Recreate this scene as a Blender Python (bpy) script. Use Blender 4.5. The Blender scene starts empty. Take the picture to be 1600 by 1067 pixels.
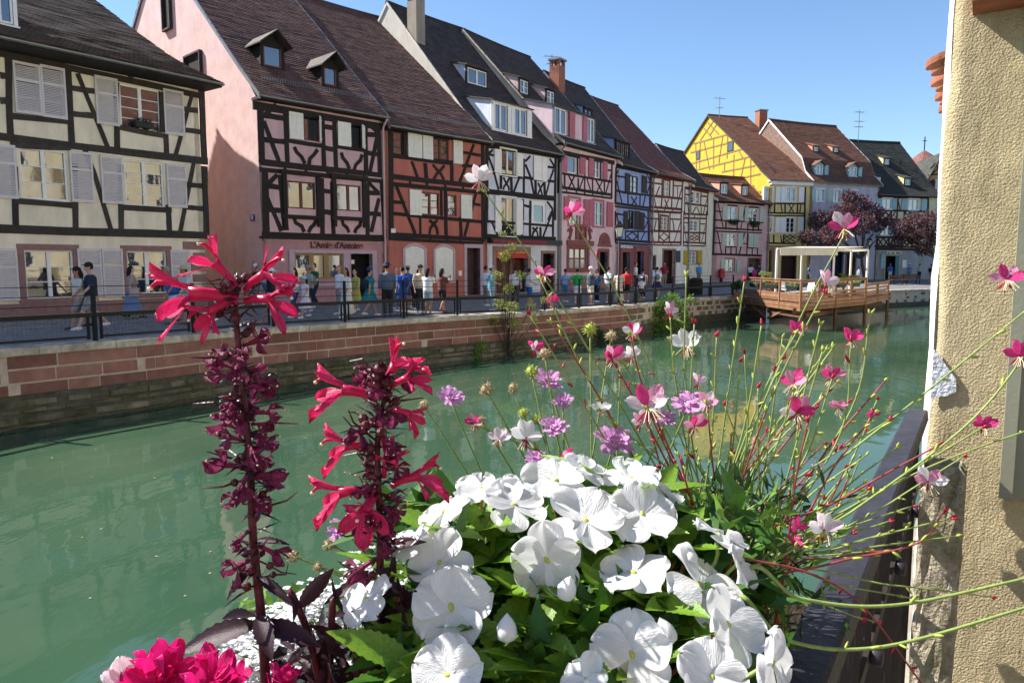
import bpy, math, random
from mathutils import Vector, Matrix
from mathutils.bvhtree import BVHTree
random.seed(7)
R = math.radians
SC = bpy.context.scene
COL = SC.collection

# ------------------------------------------------------------------ camera, sky, sun, exposure
F = 1150.0; PITCH = R(6.1); CAMZ = 1.75
cam_d = bpy.data.cameras.new("camera"); cam = bpy.data.objects.new("camera", cam_d); COL.objects.link(cam)
cam.location = (0, 0, CAMZ); cam.rotation_euler = (R(90) - PITCH, 0, 0)
cam_d.sensor_width = 36; cam_d.lens = F / 1600 * 36; cam_d.clip_start = .02; cam_d.clip_end = 3000
SC.camera = cam
SUN_AZ = R(-72); SUN_EL = R(44)
w = bpy.data.worlds.new("World"); SC.world = w; w.use_nodes = True
nt = w.node_tree; bg = nt.nodes["Background"]
sky = nt.nodes.new("ShaderNodeTexSky"); sky.sky_type = 'NISHITA'; sky.sun_disc = False
sky.sun_elevation = SUN_EL; sky.sun_rotation = SUN_AZ; sky.air_density = 1.0; sky.dust_density = 0.0; sky.ozone_density = 5.0
nt.links.new(sky.outputs[0], bg.inputs[0]); bg.inputs[1].default_value = .07
sl = bpy.data.lights.new("sun", 'SUN'); sun = bpy.data.objects.new("sun", sl); COL.objects.link(sun)
sl.energy = 4.1; sl.angle = R(.5); sl.color = (1, .95, .88)
sdir = Vector((math.sin(SUN_AZ) * math.cos(SUN_EL), math.cos(SUN_AZ) * math.cos(SUN_EL), math.sin(SUN_EL)))
sun.rotation_euler = sdir.to_track_quat('Z', 'Y').to_euler(); sun.location = (-30, 20, 40)
SC.view_settings.view_transform = 'Standard'; SC.view_settings.look = 'None'
SC.view_settings.exposure = 1.5; SC.view_settings.gamma = 1.0; SC.view_settings.use_curve_mapping = False
SC.render.engine = 'CYCLES'; SC.cycles.use_denoising = True; SC.cycles.max_bounces = 6
SC.cycles.transparent_max_bounces = 8

# ------------------------------------------------------------------ measuring: pixel of the photograph -> point in the place
SP, CP = math.sin(PITCH), math.cos(PITCH)
CAM = Vector((0, 0, CAMZ))
def ray(u, v):
    x = (u - 800) / F; y = -(v - 533.5) / F
    return Vector((x, CP + y * SP, -SP + y * CP))
def at(u, v, d):
    r = ray(u, v); return CAM + r * (d / r.y)
def atz(u, v, z):
    r = ray(u, v); return CAM + r * ((z - CAMZ) / r.z)

# ------------------------------------------------------------------ mesh builder
class MB:
    def __init__(s): s.v = []; s.f = []; s.m = []
    def face(s, pts, mi=0):
        n = len(s.v); s.v += [tuple(p) for p in pts]; s.f.append(tuple(range(n, n + len(pts)))); s.m.append(mi)
    def grid(s, rows, mi=0, close=False):
        n = len(s.v); W = len(rows[0])
        for r in rows: s.v += [tuple(p) for p in r]
        for i in range(len(rows) - 1):
            for j in range(W if close else W - 1):
                k = (j + 1) % W
                s.f.append((n + i * W + j, n + i * W + k, n + (i + 1) * W + k, n + (i + 1) * W + j)); s.m.append(mi)
    def box(s, x0, x1, y0, y1, z0, z1, mi=0):
        n = len(s.v)
        s.v += [(x0, y0, z0), (x1, y0, z0), (x1, y1, z0), (x0, y1, z0), (x0, y0, z1), (x1, y0, z1), (x1, y1, z1), (x0, y1, z1)]
        for q in ((3, 2, 1, 0), (4, 5, 6, 7), (0, 1, 5, 4), (1, 2, 6, 5), (2, 3, 7, 6), (3, 0, 4, 7)):
            s.f.append(tuple(n + i for i in q)); s.m.append(mi)
    def prism(s, poly, a, b, mi=0):
        """poly: list of 3D points, extruded by vector b-a"""
        d = Vector(b) - Vector(a); P = [Vector(p) for p in poly]; Q = [p + d for p in P]
        n = len(s.v); k = len(P); s.v += [tuple(p) for p in P + Q]
        s.f.append(tuple(range(n + k - 1, n - 1, -1))); s.m.append(mi)
        s.f.append(tuple(range(n + k, n + 2 * k))); s.m.append(mi)
        for i in range(k):
            j = (i + 1) % k; s.f.append((n + i, n + j, n + k + j, n + k + i)); s.m.append(mi)
    def tube(s, pts, rad, n=6, mi=0, cap=True):
        pts = [Vector(p) for p in pts]; N = len(pts)
        rr = rad if isinstance(rad, (list, tuple)) else [rad] * N
        rows = []; up = Vector((0, 0, 1)); prev = None
        for i, p in enumerate(pts):
            t = (pts[min(i + 1, N - 1)] - pts[max(i - 1, 0)])
            if t.length < 1e-9: t = Vector((0, 0, 1))
            t.normalize()
            if prev is None:
                a = t.cross(up if abs(t.z) < .9 else Vector((1, 0, 0))).normalized()
            else:
                a = (prev - t * prev.dot(t))
                a = a.normalized() if a.length > 1e-6 else t.orthogonal().normalized()
            prev = a; b = t.cross(a)
            rows.append([p + (a * math.cos(2 * math.pi * k / n) + b * math.sin(2 * math.pi * k / n)) * rr[i] for k in range(n)])
        st = len(s.v); s.grid(rows, mi, True)
        if cap:
            s.f.append(tuple(st + k for k in range(n - 1, -1, -1))); s.m.append(mi)
            e = st + (N - 1) * n; s.f.append(tuple(e + k for k in range(n))); s.m.append(mi)
    def ball(s, c, r, n=8, m=6, mi=0, sq=(1, 1, 1)):
        c = Vector(c); rows = []
        for i in range(m + 1):
            a = math.pi * i / m; rr = max(math.sin(a), .02)
            rows.append([c + Vector((rr * math.cos(2 * math.pi * k / n) * r * sq[0], rr * math.sin(2 * math.pi * k / n) * r * sq[1], math.cos(a) * r * sq[2])) for k in range(n)])
        s.grid(rows[::-1], mi, True)
    def mesh(s, name, mats, smooth=False):
        me = bpy.data.meshes.new(name); me.from_pydata(s.v, [], s.f)
        for m in (mats if isinstance(mats, (list, tuple)) else [mats]): me.materials.append(m)
        me.polygons.foreach_set("material_index", s.m)
        if smooth: me.polygons.foreach_set("use_smooth", [True] * len(me.polygons))
        me.update(); return me
    def obj(s, name, mats, parent=None, smooth=False, **kw):
        return link(name, s.mesh(name, mats, smooth), parent, **kw)
def link(name, data, parent=None, loc=None, rot=None, scale=None, mw=None, **kw):
    o = bpy.data.objects.new(name, data); COL.objects.link(o)
    if parent is not None: o.parent = parent
    if loc is not None: o.location = loc
    if rot is not None: o.rotation_euler = rot
    if scale is not None: o.scale = scale
    if mw is not None: o.matrix_local = mw
    for k, v in kw.items(): o[k] = v
    return o
def thing(name, label, cat, loc=(0, 0, 0), rz=0, group=None):
    o = link(name, None, loc=loc, rot=(0, 0, rz), label=label, category=cat); o.empty_display_size = .2
    if group: o['group'] = group
    return o
def tag(o, label, cat, group=None):
    o['label'] = label; o['category'] = cat
    if group: o['group'] = group
    return o

# ------------------------------------------------------------------ materials
def pm(name, col, rough=.8, var=.2, scale=3.0, bump=.15, bscale=60.0, rnd=0.0, metal=0.0, spec=.3, tint=None, tmix=.5, tscale=1.2, trans=0.0, squash=(1, 1, 1), bdist=.02):
    m = bpy.data.materials.new(name); m.use_nodes = True; n = m.node_tree.nodes; L = m.node_tree.links
    p = n["Principled BSDF"]; p.inputs["Roughness"].default_value = rough; p.inputs["Metallic"].default_value = metal
    p.inputs["Specular IOR Level"].default_value = spec
    tc = n.new("ShaderNodeTexCoord"); mp = n.new("ShaderNodeMapping"); mp.inputs["Scale"].default_value = squash
    L.new(tc.outputs["Object"], mp.inputs[0])
    no = n.new("ShaderNodeTexNoise"); no.inputs["Scale"].default_value = scale; no.inputs["Detail"].default_value = 5; no.inputs["Roughness"].default_value = .65
    L.new(mp.outputs[0], no.inputs["Vector"])
    mr = n.new("ShaderNodeMapRange"); mr.inputs[1].default_value = .3; mr.inputs[2].default_value = .7; mr.inputs[3].default_value = 1 - var; mr.inputs[4].default_value = 1 + var
    L.new(no.outputs[0], mr.inputs[0]); val = mr.outputs[0]
    if rnd:
        oi = n.new("ShaderNodeObjectInfo"); m2 = n.new("ShaderNodeMapRange"); m2.inputs[3].default_value = 1 - rnd; m2.inputs[4].default_value = 1 + rnd
        L.new(oi.outputs["Random"], m2.inputs[0]); mu = n.new("ShaderNodeMath"); mu.operation = 'MULTIPLY'
        L.new(val, mu.inputs[0]); L.new(m2.outputs[0], mu.inputs[1]); val = mu.outputs[0]
    base = None
    if tint is not None:
        n2 = n.new("ShaderNodeTexNoise"); n2.inputs["Scale"].default_value = tscale; n2.inputs["Detail"].default_value = 6; n2.inputs["Roughness"].default_value = .7
        L.new(mp.outputs[0], n2.inputs["Vector"])
        r2 = n.new("ShaderNodeMapRange"); r2.inputs[1].default_value = .42; r2.inputs[2].default_value = .68; r2.inputs[3].default_value = 0; r2.inputs[4].default_value = tmix
        L.new(n2.outputs[0], r2.inputs[0]); mx = n.new("ShaderNodeMix"); mx.data_type = 'RGBA'
        mx.inputs[6].default_value = (*col, 1); mx.inputs[7].default_value = (*tint, 1); L.new(r2.outputs[0], mx.inputs[0]); base = mx.outputs[2]
    vm = n.new("ShaderNodeVectorMath"); vm.operation = 'SCALE'
    if base is not None: L.new(base, vm.inputs[0])
    else: vm.inputs[0].default_value = col
    L.new(val, vm.inputs["Scale"]); L.new(vm.outputs[0], p.inputs["Base Color"])
    if bump:
        nb = n.new("ShaderNodeTexNoise"); nb.inputs["Scale"].default_value = bscale; nb.inputs["Detail"].default_value = 4
        L.new(mp.outputs[0], nb.inputs["Vector"]); b = n.new("ShaderNodeBump"); b.inputs["Strength"].default_value = bump; b.inputs["Distance"].default_value = bdist
        L.new(nb.outputs[0], b.inputs["Height"]); L.new(b.outputs[0], p.inputs["Normal"])
    if trans:
        # thin leaf or petal: part of the light goes through
        tr = n.new("ShaderNodeBsdfTranslucent"); ms = n.new("ShaderNodeMixShader"); ms.inputs[0].default_value = trans
        L.new(vm.outputs[0], tr.inputs[0]); L.new(p.outputs[0], ms.inputs[1]); L.new(tr.outputs[0], ms.inputs[2])
        L.new(ms.outputs[0], n["Material Output"].inputs[0])
    return m
def roofmat(name, c1, c2, c3, tw=.17, th=.17):
    m = bpy.data.materials.new(name); m.use_nodes = True; n = m.node_tree.nodes; L = m.node_tree.links
    p = n["Principled BSDF"]; p.inputs["Roughness"].default_value = .75; p.inputs["Specular IOR Level"].default_value = .3
    uv = n.new("ShaderNodeUVMap"); uv.uv_map = "UVMap"
    br = n.new("ShaderNodeTexBrick"); br.inputs["Scale"].default_value = 1.0; br.inputs["Brick Width"].default_value = tw; br.inputs["Row Height"].default_value = th
    br.inputs["Mortar Size"].default_value = .012; br.inputs["Color1"].default_value = (*c1, 1); br.inputs["Color2"].default_value = (*c2, 1); br.inputs["Mortar"].default_value = (c1[0] * .25, c1[1] * .25, c1[2] * .25, 1)
    L.new(uv.outputs[0], br.inputs[0])
    no = n.new("ShaderNodeTexNoise"); no.inputs["Scale"].default_value = 1.6; no.inputs["Detail"].default_value = 8; no.inputs["Roughness"].default_value = .75
    L.new(uv.outputs[0], no.inputs["Vector"])
    mr = n.new("ShaderNodeMapRange"); mr.inputs[1].default_value = .42; mr.inputs[2].default_value = .7; L.new(no.outputs[0], mr.inputs[0])
    mx = n.new("ShaderNodeMix"); mx.data_type = 'RGBA'; mx.inputs[7].default_value = (*c3, 1)
    L.new(mr.outputs[0], mx.inputs[0]); L.new(br.outputs[0], mx.inputs[6]); L.new(mx.outputs[2], p.inputs["Base Color"])
    b = n.new("ShaderNodeBump"); b.inputs["Strength"].default_value = .6; b.inputs["Distance"].default_value = .02; b.invert = True
    L.new(br.outputs["Fac"], b.inputs["Height"]); L.new(b.outputs[0], p.inputs["Normal"])
    return m
def glassmat(name, col, rough=.03):
    m = bpy.data.materials.new(name); m.use_nodes = True; p = m.node_tree.nodes["Principled BSDF"]; L = m.node_tree.links; n = m.node_tree.nodes
    p.inputs["Roughness"].default_value = rough; p.inputs["Base Color"].default_value = (*col, 1)
    p.inputs["Specular IOR Level"].default_value = 1.0; p.inputs["IOR"].default_value = 1.9
    tc = n.new("ShaderNodeTexCoord"); no = n.new("ShaderNodeTexNoise"); no.inputs["Scale"].default_value = 2.5
    L.new(tc.outputs["Object"], no.inputs["Vector"]); b = n.new("ShaderNodeBump"); b.inputs["Strength"].default_value = .05; b.inputs["Distance"].default_value = .03
    L.new(no.outputs[0], b.inputs["Height"]); L.new(b.outputs[0], p.inputs["Normal"])
    return m

TIMBER = pm("timber_black", (.020, .015, .014), .75, .35, 6, .4, 30, rnd=.25, squash=(1, 1, 1))
TIMBER_RED = pm("timber_oxblood", (.13, .03, .022), .7, .3, 6, .3, 30, rnd=.2)
TIMBER_GREY = pm("timber_brown", (.05, .042, .036), .8, .35, 6, .4, 30, rnd=.25)
WHITE_P = pm("white_paint", (.86, .84, .80), .5, .06, 4, .05)
GREYWHITE = pm("shutter_grey", (.66, .62, .62), .55, .08, 5, .08)
CREAMSH = pm("shutter_cream", (.80, .80, .72), .55, .08, 5, .08, rnd=.06)
PINKSH = pm("shutter_raspberry", (.48, .13, .17), .55, .12, 4, .08, rnd=.08)
GREENSH = pm("shutter_sage", (.50, .56, .44), .55, .08, 5, .05)
TEALSH = pm("shutter_teal", (.33, .52, .55), .55, .1, 5, .05, rnd=.08)
DARKSH = pm("shutter_black", (.035, .024, .022), .6, .2, 5, .1)
MUSTSH = pm("shutter_mustard", (.50, .34, .02), .55, .1, 5, .05)
REDWOOD = pm("window_redwood", (.14, .045, .025), .5, .2, 6, .1)
GLASS = glassmat("window_glass", (.02, .025, .03))
GLASS_L = glassmat("window_glass_curtained", (.34, .33, .30), .06)
DARKIN = pm("dark_interior", (.012, .010, .010), .9, .2, 3, 0)
ZINC = pm("zinc_gutter", (.22, .23, .24), .45, .15, 3, .05, metal=.6)
SANDSTONE = pm("sandstone_trim", (.30, .17, .15), .85, .2, 5, .25)
IRON = pm("black_iron", (.012, .012, .013), .6, .15, 8, .05, spec=.25)
BRICK = pm("chimney_brick", (.32, .13, .08), .9, .3, 12, .4, 25)
# ------------------------------------------------------------------ quay line and facade line
def qpt(u, v, z): return atz(u, v, z)
QUAY = [qpt(*a) for a in ((-420, 585, -.03), (0, 546, -.05), (230, 529, -.06), (400, 514, -.08), (500, 508, -.1), (660, 497, -.14), (810, 489, -.2), (900, 483, -.24), (986, 477, -.27), (1086, 466, -.3), (1160, 462, -.3))]
QUAY += [Vector((19, 52, -.35)), qpt(1387, 453.5, -.4), qpt(1466, 451.5, -.45), qpt(1560, 449, -.5), qpt(1800, 447, -.5)]
WATER_Z = -1.75
FP = {}
def chain(p, h, u):
    d = Vector((math.sin(h), math.cos(h))); k = (u - 800) / F / CP   # near the horizon depth ratio
    t = (k * p[1] - p[0]) / (d.x - k * d.y); return (p[0] + d.x * t, p[1] + d.y * t), t
def seg(name, p, hdeg, u):
    q, t = chain(p, R(hdeg), u); FP[name] = (p, R(hdeg), t); return q
# cream house: fixed by its base line; built from its right corner backwards
p0 = (-14.6, 25.9)
CR, _ = chain(p0, R(36.5), 326)
CL = (CR[0] - math.sin(R(36.5)) * 13.5, CR[1] - math.cos(R(36.5)) * 13.5)
FP['cream'] = (CL, R(36.5), 13.5)
PK = (-10.5, 31.1)
a = seg('pink', PK, 43.7, 605); a = seg('red', a, 43.7, 762); a = seg('white', a, 39, 872); a = seg('rose', a, 34.5, 961)
a = seg('blue', a, 33.5, 1015); a = seg('oxred', a, 36, 1071); a = seg('small', a, 37, 1109); a = seg('salmon', (a[0] + .3, a[1] + .2), 57, 1194)
a = seg('yellow', a, 72, 1258); a = seg('lilac', a, 66, 1362); a = seg('brown', a, 74, 1456); FEND = a
FACADE = [Vector((CL[0] - 12, CL[1] - 16, 0))] + [Vector((FP[k][0][0], FP[k][0][1], 0)) for k in ('cream',)] + [Vector((CR[0], CR[1], 0))]
FACADE += [Vector((FP[k][0][0], FP[k][0][1], 0)) for k in ('pink', 'red', 'white', 'rose', 'blue', 'oxred', 'small', 'salmon', 'yellow', 'lilac', 'brown')] + [Vector((FEND[0], FEND[1], 0)), Vector((FEND[0] + 60, FEND[1] + 10, 0))]

# ------------------------------------------------------------------ ground, water
def resample(P, n):
    L = [0]
    for i in range(1, len(P)): L.append(L[-1] + (P[i] - P[i - 1]).length)
    out = []
    for k in range(n):
        s = L[-1] * k / (n - 1); i = 0
        while i < len(L) - 2 and L[i + 1] < s: i += 1
        out.append(P[i].lerp(P[i + 1], (s - L[i]) / (L[i + 1] - L[i])))
    return out
def cobble(name):
    m = bpy.data.materials.new(name); m.use_nodes = True; n = m.node_tree.nodes; L = m.node_tree.links; p = n["Principled BSDF"]; p.inputs["Roughness"].default_value = .75
    tc = n.new("ShaderNodeTexCoord"); vo = n.new("ShaderNodeTexVoronoi"); vo.inputs["Scale"].default_value = 6.5; L.new(tc.outputs["Object"], vo.inputs["Vector"])
    vd = n.new("ShaderNodeTexVoronoi"); vd.feature = 'DISTANCE_TO_EDGE'; vd.inputs["Scale"].default_value = 6.5; L.new(tc.outputs["Object"], vd.inputs["Vector"])
    cr = n.new("ShaderNodeMapRange"); cr.inputs[1].default_value = 0; cr.inputs[2].default_value = .06; L.new(vd.outputs["Distance"], cr.inputs[0])
    hs = n.new("ShaderNodeSeparateColor"); L.new(vo.outputs["Color"], hs.inputs[0])
    r1 = n.new("ShaderNodeValToRGB"); r1.color_ramp.elements[0].color = (.13, .125, .125, 1); r1.color_ramp.elements[1].color = (.25, .235, .22, 1); L.new(hs.outputs[0], r1.inputs[0])
    mx = n.new("ShaderNodeMix"); mx.data_type = 'RGBA'; mx.inputs[6].default_value = (.06, .055, .05, 1); L.new(cr.outputs[0], mx.inputs[0]); L.new(r1.outputs[0], mx.inputs[7]); L.new(mx.outputs[2], p.inputs["Base Color"])
    b = n.new("ShaderNodeBump"); b.inputs["Strength"].default_value = .5; b.inputs["Distance"].default_value = .02; L.new(cr.outputs[0], b.inputs["Height"]); L.new(b.outputs[0], p.inputs["Normal"])
    return m
QS = resample(QUAY, 121); FS = resample(FACADE, 121)
# pair the two lines by nearest direction along the quay
def nearest_on(P, q):
    best = None
    for i in range(len(P) - 1):
        d = P[i + 1] - P[i]; t = max(0, min(1, (q - P[i]).xy.dot(d.xy) / max(d.xy.length_squared, 1e-9))); c = P[i] + d * t
        e = (c - q).xy.length
        if best is None or e < best[0]: best = (e, c)
    return best
g = MB(); rows = []
for i in range(121):
    q, f = QS[i], FS[i]
    rows.append([Vector((q.x + (f.x - q.x) * t, q.y + (f.y - q.y) * t, q.z + (f.z - q.z) * t)) for t in [k / 10 for k in range(11)]])
g.grid(rows); street = g.obj("street", cobble("street_cobbles"), kind="structure")
BV = BVHTree.FromPolygons([Vector(v) for v in g.v], g.f)
def gz(x, y):
    h = BV.ray_cast(Vector((x, y, 5)), Vector((0, 0, -1)))
    return h[0].z if h[0] else -.1
g = MB(); poly = [Vector((p.x, p.y, -.02)) for p in FS] + [Vector((700, 200, -.02)), Vector((700, 1200, -.02)), Vector((-700, 1200, -.02)), Vector((-700, 0, -.02))]
g.face(poly); g.obj("ground", pm("packed_earth", (.12, .11, .09), .9), kind="structure")

def watermat():
    m = bpy.data.materials.new("canal_water"); m.use_nodes = True; n = m.node_tree.nodes; L = m.node_tree.links; p = n["Principled BSDF"]
    p.inputs["Roughness"].default_value = .04; p.inputs["IOR"].default_value = 1.33; p.inputs["Specular IOR Level"].default_value = .5
    tc = n.new("ShaderNodeTexCoord"); no = n.new("ShaderNodeTexNoise"); no.inputs["Scale"].default_value = .22; no.inputs["Detail"].default_value = 3
    L.new(tc.outputs["Object"], no.inputs["Vector"]); cr = n.new("ShaderNodeValToRGB")
    cr.color_ramp.elements[0].position = .3; cr.color_ramp.elements[0].color = (.026, .064, .038, 1); cr.color_ramp.elements[1].position = .75; cr.color_ramp.elements[1].color = (.050, .094, .052, 1)
    L.new(no.outputs[0], cr.inputs[0]); L.new(cr.outputs[0], p.inputs["Base Color"])
    mp = n.new("ShaderNodeMapping"); mp.inputs["Rotation"].default_value = (0, 0, R(-35)); mp.inputs["Scale"].default_value = (1.0, .55, 1); L.new(tc.outputs["Object"], mp.inputs[0])
    w1 = n.new("ShaderNodeTexNoise"); w1.inputs["Scale"].default_value = 2.2; w1.inputs["Detail"].default_value = 3; L.new(mp.outputs[0], w1.inputs["Vector"])
    w2 = n.new("ShaderNodeTexNoise"); w2.inputs["Scale"].default_value = .5; w2.inputs["Detail"].default_value = 2; L.new(mp.outputs[0], w2.inputs["Vector"])
    ad = n.new("ShaderNodeMath"); ad.operation = 'MULTIPLY_ADD'; ad.inputs[1].default_value = 1.6; L.new(w2.outputs[0], ad.inputs[0]); L.new(w1.outputs[0], ad.inputs[2])
    b = n.new("ShaderNodeBump"); b.inputs["Strength"].default_value = .11; b.inputs["Distance"].default_value = .06; L.new(ad.outputs[0], b.inputs["Height"]); L.new(b.outputs[0], p.inputs["Normal"])
    return m
g = MB(); g.face([(-300, -200, WATER_Z), (300, -200, WATER_Z), (300, 300, WATER_Z), (-300, 300, WATER_Z)]); g.obj("water", watermat(), kind="structure")

# ------------------------------------------------------------------ quay wall: coping stones, sandstone courses, mossy footing
COPE = pm("coping_stone", (.50, .45, .39), .85, .3, 4, .4, 25, rnd=.2, tint=(.12, .11, .08), tmix=.7, tscale=2.5)
SAND = pm("sandstone_block", (.235, .105, .09), .85, .25, 3, .35, 30, rnd=.28, tint=(.22, .15, .12), tmix=.7, tscale=1.4)
MOSS = pm("mossy_stone", (.15, .135, .11), .9, .4, 3, .6, 14, rnd=.35, tint=(.055, .075, .018), tmix=.9, tscale=1.6, bdist=.06)
MORTAR = pm("mortar", (.48, .40, .34), .9, .2, 5, .2)
DAMP = pm("damp_mortar", (.09, .082, .065), .9, .45, 4, .6, 12, tint=(.045, .06, .016), tmix=.8, tscale=1.5)
qw = thing("quay_wall", "long canal wall of red sandstone blocks over mossy rubble, pale coping on top", "quay wall")
QL = [0]
for i in range(1, len(QUAY)): QL.append(QL[-1] + (QUAY[i] - QUAY[i - 1]).xy.length)
def qat(s):
    i = 0
    while i < len(QL) - 2 and QL[i + 1] < s: i += 1
    t = (s - QL[i]) / (QL[i + 1] - QL[i]); p = QUAY[i].lerp(QUAY[i + 1], t); d = (QUAY[i + 1] - QUAY[i]); d = Vector((d.x, d.y)).normalized()
    # smooth the direction a little
    d2 = (QUAY[min(i + 2, len(QUAY) - 1)] - QUAY[max(i - 1, 0)]); d2 = Vector((d2.x, d2.y)).normalized()
    d = (d + d2 * .6).normalized(); return p, d
def qframe(s, off=0, dz=0):
    p, d = qat(s); nrm = Vector((d.y, -d.x)); return Vector((p.x + nrm.x * off, p.y + nrm.y * off, p.z + dz)), d
STOT = QL[-1]
core = MB(); rows = []
for k in range(160):
    s = STOT * k / 159; a_, d = qframe(s, .002); b_, d = qframe(s, .002); c_, d = qframe(s, .06); rows.append([a_ + Vector((0, 0, -.02)), Vector((b_.x, b_.y, b_.z - 1.0)), Vector((c_.x, c_.y, c_.z - 1.02)), Vector((c_.x, c_.y, -3))])
core.grid(rows)
core.m = [1 if (i % 3) else 0 for i in range(len(core.f))]
core.obj("wall_core", [MORTAR, DAMP], qw)
def qstone(name, s0, s1, z0, z1, off0, off1, mat, jit=.01, bev=.015):
    """one stone from s0..s1 along the wall, proud of the core from off0 to off1; z relative to the coping line"""
    m = MB(); n = 2 if s1 - s0 < 1.3 else 3; sec = []
    for i in range(n + 1):
        s = s0 + (s1 - s0) * i / n; e = bev if i in (0, n) else 0
        pi, d = qframe(s, off0); po, _ = qframe(s, off1 - e + random.uniform(-jit, jit))
        sec.append([Vector((pi.x, pi.y, pi.z + z0)), Vector((po.x, po.y, po.z + z0 + bev)), Vector((po.x, po.y, po.z + z1 - bev + random.uniform(-jit, jit) * .5)), Vector((pi.x, pi.y, pi.z + z1))])
    m.grid(sec, 0, True)
    m.f.append((3, 2, 1, 0)); m.m.append(0); e = n * 4; m.f.append((e, e + 1, e + 2, e + 3)); m.m.append(0)
    return m.obj(name, mat, qw)
rs = random.Random(3)
s_lo, s_hi = .5, STOT - 4
s = s_lo
while s < s_hi:
    L_ = rs.uniform(1.1, 1.9)
    qstone("coping_stone", s, s + L_ - .012, -.17, .03, -.42, .09, COPE, .012, .02); s += L_
def upto(u):   # arc length where the sandstone dressing ends (about u = 990)
    best = min(range(400), key=lambda k: abs((lambda p: 800 + F * p.x / p.y * CP if p.y > 1 else -9e9)(qat(STOT * k / 400)[0]) - u)); return STOT * best / 400
S_SAND = upto(985)
for r in range(3):
    s = s_lo + rs.uniform(0, .8)
    while s < S_SAND - .3 + (2 - r) * .3:
        L_ = rs.choice((.7, 1.0, 1.3, 1.6)) * rs.uniform(.9, 1.1)
        qstone("sandstone_block", s, s + L_ - .03, -.17 - .30 * (r + 1) + .028, -.17 - .30 * r, -.06, .018 + rs.uniform(-.005, .008), SAND, .004, .008); s += L_
cnt = 0; s = S_SAND - .2
while s < s_hi:
    hh = -.18
    for r in range(6):
        L_ = rs.uniform(.5, .95); qstone("rubble_stone", s + (r % 2) * .25, s + (r % 2) * .25 + .66, hh - .27, hh - .02, -.06, rs.uniform(.0, .05), MOSS, .02, .03); hh -= .285; cnt += 1
    s += .7 if s < upto(1170) else 1.3
    if s > upto(1170) and s < upto(1380): s = upto(1380)
for r in range(4):
    s = s_lo
    hgt = (.2, .15, .22, .3)[r]; z1 = -1.085 - sum((.2, .15, .22, .3)[:r])
    while s < S_SAND:
        L_ = rs.uniform(.3, 1.05) * (1.2 if s < 10 else 1)
        qstone("footing_stone", s, s + L_ - .015, z1 - hgt + rs.uniform(.0, .025), z1 - rs.uniform(0, .02), -.02, rs.uniform(.085, .14), MOSS, .028, .035); s += L_
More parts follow.
